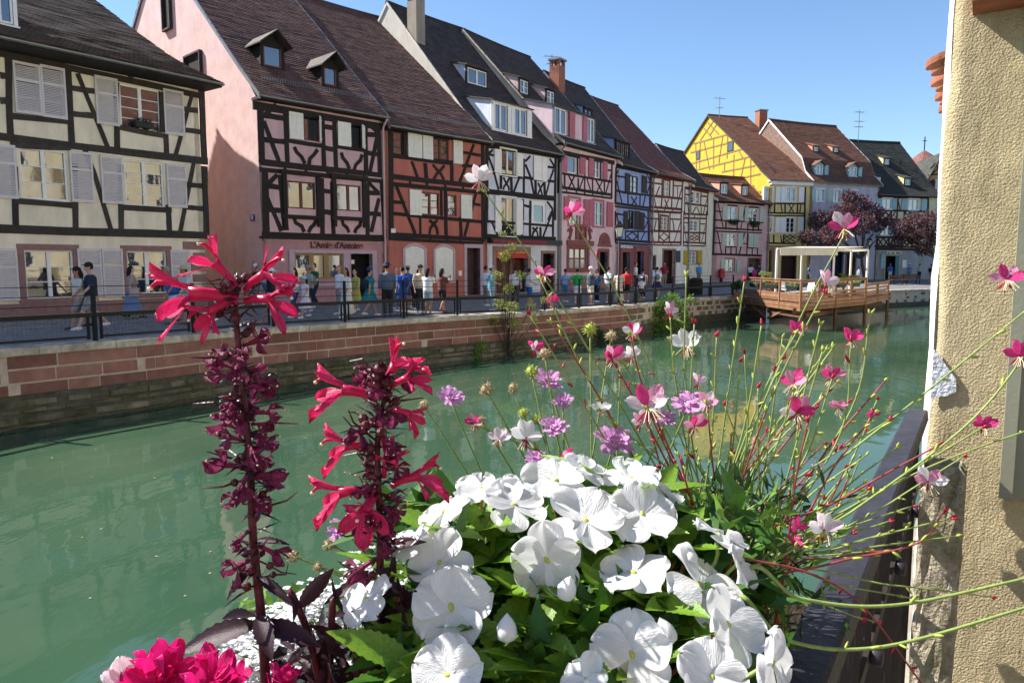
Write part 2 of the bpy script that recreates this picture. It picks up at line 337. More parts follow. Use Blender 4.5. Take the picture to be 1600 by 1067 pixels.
# ------------------------------------------------------------------ houses
class House:
    def __init__(s, key, name, label, wallmat, timber, zb=0.0, cat="house"):
        (x, y), s.h, s.w = FP[key]; s.zb = zb
        s.root = thing(name, label, cat, (x, y, zb), math.pi / 2 - s.h)
        s.O = Vector((x, y, zb)); s.ex = Vector((math.sin(s.h), math.cos(s.h), 0)); s.ey = Vector((-math.cos(s.h), math.sin(s.h), 0))
        s.wm = wallmat; s.tm = timber; s.holes = []; s.T = (0, 0, 1); s.prof = None
    def px(s, a, b, yoff=0.0):
        u = s.T[0] + a * s.T[2]; v = s.T[1] + b * s.T[2]; r = ray(u, v)
        t = (yoff - (CAM - s.O).dot(s.ey)) / r.dot(s.ey); p = CAM + r * t - s.O
        return p.dot(s.ex), p.z
    def side(s, u, v, x):   # pixel on the vertical plane across the house at local x -> (y, z)
        r = ray(u, v); t = (x - (CAM - s.O).dot(s.ex)) / r.dot(s.ex); p = CAM + r * t - s.O
        return p.dot(s.ey), p.z
    def rect(s, x0, y0, x1, y1, yoff=0.0):
        ym = (y0 + y1) / 2; xm = (x0 + x1) / 2
        return s.px(x0, ym, yoff)[0], s.px(x1, ym, yoff)[0], s.px(xm, y1, yoff)[1], s.px(xm, y0, yoff)[1]
    def beam(s, pts, w_=.16, d=.03, mat=None, back=.03, name="timber_beam"):
        """pts: local (x,z) list; one hewn timber with slightly uneven edges"""
        P = [Vector((p[0], 0, p[1])) for p in pts]
        if len(P) == 2:
            n = 3; P = [P[0].lerp(P[1], i / n) for i in range(n + 1)]
        m = MB(); secs = []
        dd = d + random.uniform(-.006, .008)
        for i, p in enumerate(P):
            t = (P[min(i + 1, len(P) - 1)] - P[max(i - 1, 0)]).normalized(); nn = Vector((-t.z, 0, t.x))
            hw = w_ / 2 * random.uniform(.9, 1.1); c = p + nn * random.uniform(-.05, .05) * w_
            secs.append([c + nn * hw + Vector((0, back, 0)), c + nn * hw * .94 + Vector((0, -dd, 0)), c - nn * hw * .94 + Vector((0, -dd, 0)), c - nn * hw + Vector((0, back, 0))])
        m.grid(secs, 0, True); e = (len(P) - 1) * 4
        m.f += [(3, 2, 1, 0), (e, e + 1, e + 2, e + 3)]; m.m += [0, 0]
        return m.obj(name, mat or s.tm, s.root)
    def beams(s, T, w_, lst, **kw):
        s.T = T
        for i, a in enumerate(lst):
            ww = w_
            if len(a) % 2: ww = a[-1]; a = a[:-1]
            s.beam([s.px(a[k], a[k + 1]) for k in range(0, len(a), 2)], ww, d=.03 + .006 * (i % 3), **kw)
    def window(s, T, x0, y0, x1, y1, nx=2, ny=3, mat=None, glass=None, fw=.06, mw=.03, rec=.09, trim=None, tw=.12, yoff=0, local=None, mid=True):
        s.T = T
        X0, X1, Z0, Z1 = local or s.rect(x0, y0, x1, y1)
        if yoff == 0: s.holes.append((X0, X1, Z0, Z1))
        f = MB(); yo = yoff
        f.box(X0, X0 + fw, yo + rec - .05, yo + rec + .02, Z0, Z1); f.box(X1 - fw, X1, yo + rec - .05, yo + rec + .02, Z0, Z1)
        f.box(X0 + fw, X1 - fw, yo + rec - .05, yo + rec + .02, Z1 - fw, Z1); f.box(X0 + fw, X1 - fw, yo + rec - .05, yo + rec + .02, Z0, Z0 + fw)
        ix0, ix1, iz0, iz1 = X0 + fw, X1 - fw, Z0 + fw, Z1 - fw; g_ = []
        for i in range(1, nx):
            c = ix0 + (ix1 - ix0) * i / nx; ww = fw if (mid and nx % 2 == 0 and i == nx // 2) else mw / 2
            f.box(c - ww, c + ww, yo + rec - .045, yo + rec + .015, iz0, iz1)
        for j in range(1, ny):
            c = iz0 + (iz1 - iz0) * j / ny; f.box(ix0, ix1, yo + rec - .035, yo + rec + .012, c - mw / 2, c + mw / 2)
        wo = f.obj("window", mat or WHITE_P, s.root)
        for i in range(nx):
            for j in range(ny):
                p = MB(); a0 = ix0 + (ix1 - ix0) * i / nx; a1 = ix0 + (ix1 - ix0) * (i + 1) / nx; b0 = iz0 + (iz1 - iz0) * j / ny; b1 = iz0 + (iz1 - iz0) * (j + 1) / ny
                e = random.uniform(-.006, .006); q = random.uniform(-.006, .006)
                p.face([(a0, yo + rec + e, b0), (a1, yo + rec - e, b0), (a1, yo + rec - e + q, b1), (a0, yo + rec + e + q, b1)])
                p.obj("pane", glass or GLASS, wo)
        if trim:
            t = MB(); t.box(X0 - tw, X0, -.04, .1, Z0, Z1); t.box(X1, X1 + tw, -.04, .1, Z0, Z1); t.box(X0 - tw, X1 + tw, -.043, .1, Z1, Z1 + tw); t.box(X0 - tw * 1.1, X1 + tw * 1.1, -.07, .1, Z0 - tw * .7, Z0)
            t.obj("window_surround", trim, wo)
        return X0, X1, Z0, Z1
    def shutter(s, T, x0, y0, x1, y1, mat, kind="plank", open_=0.0, yoff=0.0, local=None, thick=.035):
        s.T = T; X0, X1, Z0, Z1 = local or s.rect(x0, y0, x1, y1); W = X1 - X0; H_ = Z1 - Z0
        m = MB()
        if kind == "louvre":
            st = .06
            m.box(0, st, -thick, 0, 0, H_); m.box(W - st, W, -thick, 0, 0, H_)
            for z in (0, H_ * .62, H_ - .09): m.box(st, W - st, -thick + .002, -.002, z, z + .09)
        elif kind == "panel":
            m.box(0, W, -thick * .6, 0, 0, H_)
            for (a, b, c, d) in ((0, W, 0, .09), (0, W, H_ - .09, H_), (0, .07, .09, H_ - .09), (W - .07, W, .09, H_ - .09), (.07, W - .07, H_ * .6, H_ * .6 + .07)): m.box(a, b, -thick, -thick * .6 + .002, c, d)
        else:
            n = max(2, round(W / .16))
            for i in range(n): m.box(W * i / n + .003, W * (i + 1) / n - .003, -thick + .004 * (i % 2), 0, 0, H_)
        o = m.obj("shutter", mat, s.root)
        sgn = 1 if open_ >= 0 else -1
        o.location = (X0, -.05 + yoff, Z0)
        if open_:
            if sgn > 0: o.rotation_euler = (0, 0, -R(open_))
            else:
                for v in o.data.vertices: v.co.x -= W
                o.location.x = X1; o.rotation_euler = (0, 0, R(-open_))
        if kind == "louvre":
            l = MB(); z = .1
            while z < H_ - .11:
                if not (H_ * .62 - .03 < z < H_ * .62 + .09): l.prism([(.06, -.033, z), (.06, -.026, z - .006), (.06, -.004, z + .03), (.06, -.011, z + .036)], (.06, 0, 0), (W - .06, 0, 0))
                z += .052
            l.obj("louvre_slats", mat, o, kind="stuff")
        else:
            for z in (H_ * .12, H_ * .84):
                b = MB(); dx = -W if open_ < 0 else 0; b.box(.01 + dx, W - .01 + dx, -thick - .012, -thick - .001, z, z + .05); b.obj("shutter_batten", mat, o)
        return o
    def box(s, name, mat, x0, x1, y0, y1, z0, z1, parent=None):
        m = MB(); m.box(x0, x1, y0, y1, z0, z1); return m.obj(name, mat, parent or s.root)
    def pbox(s, T, name, mat, x0, y0, x1, y1, ya=-.05, yb=.05, parent=None):
        s.T = T; a = s.rect(x0, y0, x1, y1); return s.box(name, mat, a[0], a[1], ya, yb, a[2], a[3], parent)
    def opening(s, T, x0, y0, x1, y1, mat=None, trim=None, tw=.16, depth=.5, floor=True, name="doorway"):
        s.T = T; X0, X1, Z0, Z1 = s.rect(x0, y0, x1, y1)
        if floor: Z0 = .02
        s.holes.append((X0, X1, Z0, Z1)); m = MB(); m.face([(X0, depth, Z0), (X1, depth, Z0), (X1, depth, Z1), (X0, depth, Z1)])
        m.face([(X0, 0, Z0), (X0, depth, Z0), (X0, depth, Z1), (X0, 0, Z1)]); m.face([(X1, 0, Z0), (X1, depth, Z0), (X1, depth, Z1), (X1, 0, Z1)]); m.face([(X0, 0, Z1), (X1, 0, Z1), (X1, depth, Z1), (X0, depth, Z1)])
        m.face([(X0, 0, Z0), (X1, 0, Z0), (X1, depth, Z0), (X0, depth, Z0)])
        o = m.obj(name, mat or DARKIN, s.root)
        if trim:
            t = MB(); t.box(X0 - tw, X0, -.05, .12, 0, Z1); t.box(X1, X1 + tw, -.05, .12, 0, Z1); t.box(X0 - tw, X1 + tw, -.053, .12, Z1, Z1 + tw); t.obj("door_surround", trim, o)
        return X0, X1, Z0, Z1
    def rz(s, y):
        P = s.prof
        for i in range(len(P) - 1):
            if P[i][0] <= y <= P[i + 1][0]: return P[i][1] + (P[i + 1][1] - P[i][1]) * (y - P[i][0]) / (P[i + 1][0] - P[i][0])
        return P[-1][1]
    def on_roof(s, u, v):
        r = ray(u, v); best = None
        for (a, b), (c, d) in zip(s.prof[:-1], s.prof[1:]):
            nrm = s.ey * -(d - b) + Vector((0, 0, c - a)); q = s.O + s.ey * a + Vector((0, 0, b)); t = (q - CAM).dot(nrm) / r.dot(nrm); p = CAM + r * t - s.O
            y = p.dot(s.ey)
            if a - .05 <= y <= c + .05 and (best is None or t < best[0]): best = (t, p.dot(s.ex), y, p.z)
        return best[1:]
    def roof(s, prof, mat, x0=-.12, x1=None, rear_z=None, course=.17, gable=None, gmat=None, verge=None, gutter=True, eave_mat=None, gleft=True):
        """prof: (y,z) from the eave over the street up to the ridge; the far side mirrors it down"""
        s.prof = prof; x1 = s.w + .12 if x1 is None else x1
        ry, rz_ = prof[-1]; ez = prof[0][1]
        back = [(ry + (ry - y) , z) for y, z in prof[:-1]][::-1]
        def courses(P, up=True):
            m = MB(); uvs = []; nx = max(4, int((x1 - x0) / .55)); acc = 0
            pts = []
            for (a, b) in zip(P[:-1], P[1:]):
                L_ = math.hypot(b[0] - a[0], b[1] - a[1]); n = max(1, round(L_ / course))
                for k in range(n): pts.append((a[0] + (b[0] - a[0]) * k / n, a[1] + (b[1] - a[1]) * k / n))
            pts.append(P[-1]); acc = 0
            for (a, b) in zip(pts[:-1], pts[1:]):
                t = Vector((b[0] - a[0], b[1] - a[1])); L_ = t.length; t.normalize(); nn = Vector((-t.y, t.x)) * (1 if up else 1)
                if nn.y < 0: nn = -nn
                lo = []; hi = []; bl = []
                for i in range(nx + 1):
                    x = x0 + (x1 - x0) * i / nx + (random.uniform(-.02, .02) if i in (0, nx) else 0); j = random.uniform(-.008, .01); sg = -.05 * math.sin(math.pi * i / nx) * (1 if s.w > 5 else .4)
                    lo.append((x, a[0] + nn.x * (.045 + j), a[1] + nn.y * (.045 + j) + sg)); hi.append((x, b[0] + nn.x * .018, b[1] + nn.y * .018 + sg)); bl.append((x, a[0], a[1] + sg))
                for (r1, r2, va, vb) in ((bl, lo, acc - .02, acc), (lo, hi, acc, acc + L_)):
                    base = len(m.v); m.v += r1 + r2
                    for i in range(nx):
                        m.f.append((base + i, base + i + 1, base + nx + 2 + i, base + nx + 1 + i)); m.m.append(0)
                        uvs += [(r1[i][0], va), (r1[i + 1][0], va), (r1[i + 1][0], vb), (r1[i][0], vb)]
                acc += L_
            return m, uvs
        for P in (prof, [prof[-1]] + back):
            m, uvs = courses(P if P is prof else P[::-1]); me = m.mesh("roof", mat); ul = me.uv_layers.new(name="UVMap")
            ul.data.foreach_set("uv", [c for q in uvs for c in q]); o = link("roof" if P is prof else "rear_roof", me, s.root)
            if P is prof: s.roof_o = o
        # ridge tiles, each a half-round cap
        m = MB(); n = int((x1 - x0) / .4)
        for i in range(n):
            xa = x0 + (x1 - x0) * i / n; xb = x0 + (x1 - x0) * (i + 1) / n + .04; sg = lambda x: -.05 * math.sin(math.pi * (x - x0) / (x1 - x0)) * (1 if s.w > 5 else .4)
            m.tube([(xa, ry, rz_ + .0 + sg(xa)), (xb, ry, rz_ + .02 + sg(min(xb, x1)))], [.13, .11], 8)
        m.obj("ridge_tiles", mat, s.roof_o, kind="stuff")
        # boarded underside, gable walls
        full = prof + back
        for gx, nm in ((0.0, "gable_wall"), (s.w, "gable_wall")):
            pl = [(gx, max(y, .0), z - .06 if y > 0 else z - .06) for y, z in full if True]
            pl = [(gx, min(max(y, 0.0), 2 * ry), z) for (gx, y, z) in pl]
            poly = [(gx, 0, -.3)] + pl + [(gx, 2 * ry, -.3)]; th = .2 if gx == 0 else -.2
            e = .012 if gx == 0 else -.012
            mm = MB(); mm.prism([(p[0] + e, p[1], p[2]) for p in poly], (0, 0, 0), (th, 0, 0)); mm.obj(nm, gmat or gable or s.wm, s.root)
        if verge:
            for gx in (x0, x1 - .06):
                m = MB()
                for (a, b) in zip(full[:-1], full[1:]): m.prism([(gx, a[0], a[1] - .16), (gx, b[0], b[1] - .16), (gx, b[0], b[1] + .06), (gx, a[0], a[1] + .06)], (0, 0, 0), (.06, 0, 0))
                m.obj("verge_board", verge, s.roof_o)
        em = MB(); em.box(x0 + .02, x1 - .02, prof[0][0] + .05, .25, ez - .14, ez - .03); em.obj("eave_board", eave_mat or TIMBER, s.root)
        if gutter:
            m = MB(); y = prof[0][0] - .03; z = ez - .02
            rows = []
            for x in (x0, x1): rows.append([Vector((x, y + .075 * math.cos(a), z + .075 * math.sin(a))) for a in [math.pi + math.pi * k / 6 for k in range(7)]] + [Vector((x, y + .06 * math.cos(a), z + .06 * math.sin(a))) for a in [math.pi + math.pi * k / 6 for k in range(6, -1, -1)]])
            m.grid(rows, 0, True); m.obj("gutter", ZINC, s.root)
    def snow_guard(s, y, x0, x1):
        z = s.rz(y); m = MB()
        for dz in (.08, .22): m.tube([(x0, y - .05, z + dz), (x1, y - .05, z + dz)], .012, 4)
        n = int((x1 - x0) / .12)
        for i in range(n + 1): x = x0 + (x1 - x0) * i / n; m.box(x - .008, x + .008, y - .056, y - .044, z + .06, z + .24)
        m.obj("snow_guard", ZINC, s.roof_o)
    def downpipe(s, x, z1, z0=.0):
        m = MB(); m.tube([(x, -.5, z1), (x, -.42, z1 - .12), (x, -.13, z1 - .45), (x, -.11, z1 - .6), (x, -.11, z0)], .05, 8); m.obj("downpipe", s.pipemat if hasattr(s, 'pipemat') else ZINC, s.root)
    def dormer(s, T, x0, y0, x1, y1, style="shed", slope=.3, cheek=None, front=None, win=None, roofm=None, over=.18, wx=2, wy=1, shut=None, wmat=None, rise=.35, foot=.0):
        """pixel rect of the dormer's face; it stands where the roof carries its sill"""
        s.T = T; u = T[0] + (x0 + x1) / 2 * T[2]; v = T[1] + y1 * T[2]
        X, Y, Z = s.on_roof(u, v); Y += foot
        X0, X1, Z0, Z1 = s.rect(x0, y0, x1, y1, Y); ch = cheek or s.wm
        ridge_y, ridge_z = s.prof[-1]
        def meet(z, m_):
            y = Y
            while y < ridge_y - .05 and z + m_ * (y - Y) > s.rz(y): y += .05
            return y
        b = MB(); yb = meet(Z1, slope if style == "shed" else 0)
        zb = Z1 + (slope * (yb - Y) if style == "shed" else 0)
        prof = [(Y, Z0 - .15), (yb, zb), (Y, Z1)]
        y = yb
        b.prism([(X0, Y, Z0 - .3), (X0, yb, zb), (X0, Y, Z1)], (0, 0, 0), (.07, 0, 0)); b.prism([(X1 - .07, Y, Z0 - .3), (X1 - .07, yb, zb), (X1 - .07, Y, Z1)], (0, 0, 0), (.07, 0, 0))
        b.box(X0, X1, Y + .07, Y + .1, Z0 - .25, Z1)
        o = b.obj("dormer", ch, s.root)
        fr = MB(); fr.box(X0 - .02, X0 + .1, Y - .03, Y + .06, Z0, Z1); fr.box(X1 - .1, X1 + .02, Y - .03, Y + .06, Z0, Z1); fr.box(X0 + .1, X1 - .1, Y - .028, Y + .06, Z1 - .12, Z1); fr.box(X0 - .06, X1 + .06, Y - .08, Y + .06, Z0 - .1, Z0)
        fr.obj("dormer_frame", front or TIMBER, o)
        rm = roofm or s.roof_o.data.materials[0]; m = MB(); uvs = []
        if style == "shed":
            a = Vector((0, Y - over, Z1 - slope * over)); c = Vector((0, yb + .1, zb + slope * .1 + .02))
            m.prism([(X0 - .12, a.y, a.z + .0), (X0 - .12, c.y, c.z), (X0 - .12, c.y, c.z + .07), (X0 - .12, a.y, a.z + .07)], (0, 0, 0), (X1 - X0 + .24, 0, 0))
        else:
            xm = (X0 + X1) / 2; zr = Z1 + rise; yr = meet(zr, 0); hw = (X1 - X0) / 2 + .22; sl = rise / hw
            for sg in (-1, 1):
                p = [(xm, Y - over - .15, zr), (xm + sg * hw, Y - over, zr - rise - .12), (xm + sg * hw, yb + .1, zr - rise - .12), (xm, yr + .1, zr)]
                m.prism(p, (0, 0, 0), (0, 0, .06))
            fm = MB(); fm.prism([(X0, Y - .02, Z1), (X1, Y - .02, Z1), (xm, Y - .02, zr - .02)], (0, 0, 0), (0, .06, 0)); fm.obj("dormer_gable", front or TIMBER, o)
        me = m.mesh("dormer_roof", rm); ul = me.uv_layers.new(name="UVMap")
        for lp in me.loops: c = me.vertices[lp.vertex_index].co; ul.data[lp.index].uv = (c.x, c.y * 1.2 + c.z)
        link("dormer_roof", me, o)
        return X0, X1, Z0, Z1, Y
    def finish(s, ztop, z0=-.3, thick=.22, wm2=None, zsplit=None):
        xs = {0.0, s.w}; zs = {z0, ztop}
        if zsplit is not None: zs.add(zsplit)
        hs = []
        for a, b, c, d in s.holes:
            a, b, c, d = max(a, .02), min(b, s.w - .02), max(c, z0 + .01), min(d, ztop - .01)
            if b > a and d > c: hs.append((a, b, c, d)); xs |= {a, b}; zs |= {c, d}
        xs = sorted(xs); zs = sorted(zs); m = MB()
        idx = {}
        def vid(i, j):
            if (i, j) not in idx: idx[(i, j)] = len(m.v); m.v.append((xs[i], 0, zs[j]))
            return idx[(i, j)]
        for i in range(len(xs) - 1):
            for j in range(len(zs) - 1):
                cx, cz = (xs[i] + xs[i + 1]) / 2, (zs[j] + zs[j + 1]) / 2
                if any(a < cx < b and c < cz < d for a, b, c, d in hs): continue
                m.f.append((vid(i, j), vid(i + 1, j), vid(i + 1, j + 1), vid(i, j + 1))); m.m.append(1 if (zsplit is not None and cz < zsplit) else 0)
        for a, b, c, d in hs:
            t = thick
            for q in (((a, 0, c), (a, 0, d), (a, t, d), (a, t, c)), ((b, 0, d), (b, 0, c), (b, t, c), (b, t, d)), ((a, 0, d), (b, 0, d), (b, t, d), (a, t, d)), ((b, 0, c), (a, 0, c), (a, t, c), (b, t, c))): m.face(q, 0)
        m.obj("front_wall", [s.wm, wm2 or s.wm], s.root)
        # room shell behind the openings
        s.box("room_shell", DARKIN, .25, s.w - .25, .62, .7, z0, ztop - .1)
# ------------------------------------------------------------------ the houses of the row (details measured on the photograph, per zoom window)
T1 = (0, 0, .2625); T2 = (0, 260, .2625); T3 = (220, 0, .2625); T4 = (370, 150, .2625); T5 = (580, 0, .2625); T6 = (720, 200, .2625)
TA = (755, 205, .13125); TB = (755, 330, .13125); TC = (950, 220, .1125); TD = (950, 330, .1125); TE = (1100, 260, .1125); TF = (1100, 350, .1125)
T7 = (1000, 130, .2); T8 = (1180, 180, .2); TG = (1280, 300, .125); T0 = (0, 0, 1)
def plaster(n, c, **k): return pm("plaster_" + n, c, .9, k.pop('var', .13), 1.6, .3, 45, tint=k.pop('tint', tuple(x * .66 for x in c)), tmix=.55, tscale=1.1, squash=(1, 1, .42), **k)
RF_DARK = roofmat("tiles_dark", (.045, .038, .037), (.085, .066, .06), (.115, .085, .07))
RF_PLUM = roofmat("tiles_plum", (.15, .075, .062), (.075, .045, .046), (.20, .115, .09))
RF_RED = roofmat("tiles_red", (.22, .085, .07), (.15, .062, .055), (.26, .12, .10))
RF_BRN = roofmat("tiles_brown", (.20, .085, .05), (.15, .065, .042), (.25, .12, .075))
RF_BLK = roofmat("tiles_charcoal", (.05, .048, .04), (.035, .034, .03), (.08, .075, .055))

def letters(H, T, x0, y0, x1, text, mat, parent, size=None, y=-.04, font=None):
    H.T = T; a = H.px(x0, y0); b = H.px(x1, y0)
    cu = bpy.data.curves.new("lettering", 'FONT'); cu.body = text; cu.extrude = .008; cu.offset = .008; cu.size = size or .3
    o = bpy.data.objects.new("lettering", cu); COL.objects.link(o); bpy.context.view_layer.update()
    wd = o.dimensions.x or 1; k = (b[0] - a[0]) / wd
    me = bpy.data.meshes.new_from_object(o.evaluated_get(bpy.context.evaluated_depsgraph_get())); bpy.data.objects.remove(o)
    me.materials.clear(); me.materials.append(mat)
    e = link("lettering", me, parent); e.location = (a[0], y, a[1]); e.rotation_euler = (R(90), 0, 0); e.scale = (k, k if not size else 1, 1)
    return e

def strokes(H, T, y0, y1, words, mat, y):
    """lettering too blurred to read: word-length strokes of uneven height, no words"""
    H.T = T; rg_ = random.Random(int(y0)); m = MB()
    for xa, xb in words:
        n = max(3, round((xb - xa) / ((y1 - y0) * .8)))
        for k in range(n):
            p, q = xa + (xb - xa) * k / n, xa + (xb - xa) * (k + .72) / n; X0, X1, Z0, Z1 = H.rect(p, y0 + (y1 - y0) * rg_.uniform(0, .3), q, y1)
            m.box(X0, X1, y - .006, y, Z0, Z1)
    m.obj("lettering", mat, H.root, kind="stuff")
# ---- cream house
H = House('cream', "half_timbered_house", "cream half-timbered house with grey louvred shutters beside the pink gable", plaster("cream", (.88, .79, .60)), TIMBER_GREY)
W = H.w
pr = [H.side(u, v, W + .35) for u, v in ((349, 131), (300, 108), (262, 86), (218, 54), (142, -4))]
y0, z0 = pr[0]; pr = [(y, z) for y, z in pr]; ya, za = pr[-1]
sl = (pr[-1][1] - pr[-2][1]) / (pr[-1][0] - pr[-2][0]); pr.append((ya + 2.2, za + 2.2 * max(.75, min(sl, 1.6))))
CREAM_PROF = pr
H.roof(pr, RF_DARK, x0=-.3, x1=W + .35)
H.T = T1
H.beams(T1, .24, [(0, 225, 1200, 505, .3), (-900, 110, 0, 318), (0, 318, 1190, 570), (-900, 700, 0, 815), (0, 815, 1235, 962, .26)])
H.beams(T2, .26, [(-900, 345, 0, 372), (0, 372, 1240, 412, .28)])
H.beams(T1, .2, [(48, 340, 60, 800), (405, 420, 425, 850), (690, 490, 697, 880), (962, 550, 968, 790), (1198, 530, 1215, 940, .24), (40, 690, 420, 725), (690, 755, 970, 810), (985, 800, 990, 920),
    (130, 300, 135, 325), (370, 350, 372, 380), (580, 385, 582, 415), (775, 420, 776, 465), (955, 465, 956, 490), (0, 450, 50, 455), (0, 600, 50, 603), (425, 525, 560, 545), (430, 680, 570, 692), (1090, 650, 1175, 660), (1085, 775, 1190, 785)])
H.beams(T1, .15, [(460, 440, 640, 875), (1140, 570, 1045, 925)])
H.beams(T2, .2, [(85, 0, 95, 375), (440, -20, 450, 375), (715, -10, 722, 385), (1000, 230, 1010, 400), (1215, 0, 1228, 410, .24), (85, 205, 460, 235), (725, 245, 1020, 260), (60, -130, 420, -110), (1110, 110, 1200, 118), (1110, 245, 1205, 252)])
H.beams(T2, .16, [(490, -130, 560, 40, 660, 375), (1155, -30, 1070, 395)])
for a in ((80, 378, 240, 680), (243, 400, 388, 705), (565, 462, 700, 745), (972, 540, 1090, 805)): H.shutter(T1, *a, GREYWHITE, "louvre")
for a in ((-60, -130, 95, 190), (415, -85, 550, 215), (598, -60, 728, 222), (990, -10, 1105, 245), (-50, 490, 105, 800), (462, 490, 603, 775), (607, 490, 730, 775), (1015, 497, 1130, 770)): H.shutter(T2, *a, GREYWHITE, "louvre")
H.window(T1, 715, 520, 955, 785, 2, 4); H.window(T2, 120, -100, 400, 200, 2, 3); H.window(T2, 745, -30, 975, 240, 2, 4)
H.window(T1, 85, 385, 385, 700, 2, 3)
H.window(T2, 150, 500, 440, 785, 2, 3, trim=SANDSTONE, tw=.2); H.window(T2, 757, 505, 995, 760, 2, 3, trim=SANDSTONE, tw=.2)
H.window(T0, -140, 395, -70, 470, 2, 3, trim=SANDSTONE, tw=.2); H.window(T0, -120, 230, -60, 305, 2, 3); 
H.T = T2; x, z = H.px(1180, 465)
for k in range(4):
    wq = (.9, .5, .8, .55)[k]; H.box("quoin_stone", SANDSTONE, W - wq, W + .02, -.03, .3, z - .2 - k * .42, z + .1 - k * .42)
H.box("plinth", SANDSTONE, 0, W, -.06, .1, -.3, .42)
H.finish(pr[0][1] + .2)
X0, X1, Z0, Z1, Y = H.dormer(T0, -30, -40, 24, 36, "shed", .3, cheek=WHITE_P, front=WHITE_P)
H.window(T0, 0, 0, 0, 0, 2, 1, local=(X0 + .12, X1 - .12, Z0 + .05, Z1 - .14), yoff=Y - .02, rec=.06)
H.downpipe(W - .15, pr[0][1]) if False else None
# flower trough on the sill of the upper window: a thing of its own
H.T = T1; x, z = H.px(848, 765); pt = H.O + H.ex * x + Vector((0, 0, z))
CREAM_TROUGH = (pt - H.ey * .1, math.pi / 2 - H.h)

# ---- pink house with the shop
PINK = plaster("pink", (.66, .44, .46)); PINKG = pm("plaster_pink_gable", (.62, .44, .43), .95, .14, 1.5, .5, 14, tint=(.55, .38, .28), tmix=.5, tscale=.35, bdist=.02); PINKL = plaster("pink_shopfront", (.50, .27, .30))
H = House('pink', "half_timbered_house", "pink half-timbered house with a wide plastered gable and a shop at street level", PINK, TIMBER)
W = H.w
pr = [H.side(392, 152, -.1), H.side(371, 100, -.1), H.side(305, 0, -.1), H.side(243, -88, -.1)]
pr[0] = (-.45, pr[0][1] + 0)
H.roof(pr, RF_PLUM, x0=-.1, x1=W + .02, gmat=PINKG, verge=ZINC, eave_mat=TIMBER)
H.snow_guard(.45, .5, W - .1)
bT = T4
H.beams(bT, .26, [(95, 55, 930, 195, .34), (140, 395, 860, 472), (135, 437, 870, 508, .2), (150, 826, 885, 846, .28)])
H.beams(bT, .22, [(140, 60, 150, 400, .3), (288, 80, 300, 400), (508, 120, 518, 430), (578, 135, 590, 445), (765, 160, 768, 470), (842, 178, 850, 470), (165, 440, 175, 840, .3), (262, 470, 290, 800, .3), (505, 490, 510, 830), (565, 510, 575, 830), (775, 520, 778, 840), (862, 500, 880, 850),
    (160, 115, 280, 135), (165, 262, 290, 275), (300, 265, 510, 300, .18), (590, 300, 770, 325, .18), (518, 185, 575, 190), (518, 308, 580, 320), (770, 228, 840, 235), (775, 340, 850, 348), (180, 535, 265, 545), (180, 675, 270, 685), (505, 565, 565, 570), (515, 690, 570, 695), (780, 575, 850, 580), (785, 700, 855, 705)])
H.beams(bT, .2, [(160, 150, 250, 390), (160, 118, 235, 55), (835, 240, 790, 465), (775, 160, 835, 215), (175, 590, 265, 805), (240, 470, 180, 530), (780, 510, 845, 580), (845, 610, 800, 810)])
H.beams(bT, .17, [(340, 305, 355, 335, 385, 365, 405, 405), (480, 320, 460, 350, 435, 375, 428, 415), (620, 338, 630, 370, 655, 400, 668, 435), (745, 350, 735, 385, 708, 410, 698, 440), (340, 725, 350, 755, 385, 775, 400, 810), (475, 735, 460, 765, 440, 785, 425, 812), (625, 730, 632, 765, 655, 785, 668, 812), (742, 730, 732, 770, 712, 790, 700, 815)])
H.beams(bT, .14, [(285, 415, 287, 445), (410, 425, 412, 455), (540, 445, 541, 470), (655, 460, 656, 482), (755, 470, 756, 492)])
# carved window surrounds of the first floor
for a in ((295, 480, 470, 690), (588, 500, 745, 700)):
    H.T = T4; X0, X1, Z0, Z1 = H.rect(*a); f = MB(); t = .2
    f.box(X0 - t, X0, -.1, .05, Z0 - .15, Z1 + .05); f.box(X1, X1 + t, -.1, .05, Z0 - .15, Z1 + .05); f.box(X0 - t - .08, X1 + t + .08, -.14, .05, Z1 + .05, Z1 + .22); f.box(X0 - t - .08, X1 + t + .08, -.14, .05, Z0 - .32, Z0 - .15); f.box(X0 - t, X0 - .02, -.12, .05, Z0 - .62, Z0 - .34); f.box(X1 + .02, X1 + t, -.12, .05, Z0 - .62, Z0 - .34)
    f.obj("carved_surround", TIMBER, H.root)
H.window(T4, 303, 510, 468, 672, 2, 1, REDWOOD, GLASS); H.window(T4, 595, 530, 738, 685, 2, 1, REDWOOD, GLASS)
H.window(T4, 310, 105, 495, 262, 2, 1, REDWOOD, GLASS, rec=.16); H.window(T4, 598, 155, 755, 305, 2, 1, REDWOOD, GLASS, rec=.16)
H.shutter(T4, 308, 100, 392, 258, CREAMSH); H.shutter(T4, 452, 125, 497, 278, CREAMSH, open_=-50); H.shutter(T4, 597, 158, 675, 300, CREAMSH); H.shutter(T4, 710, 178, 757, 315, CREAMSH, open_=-40)
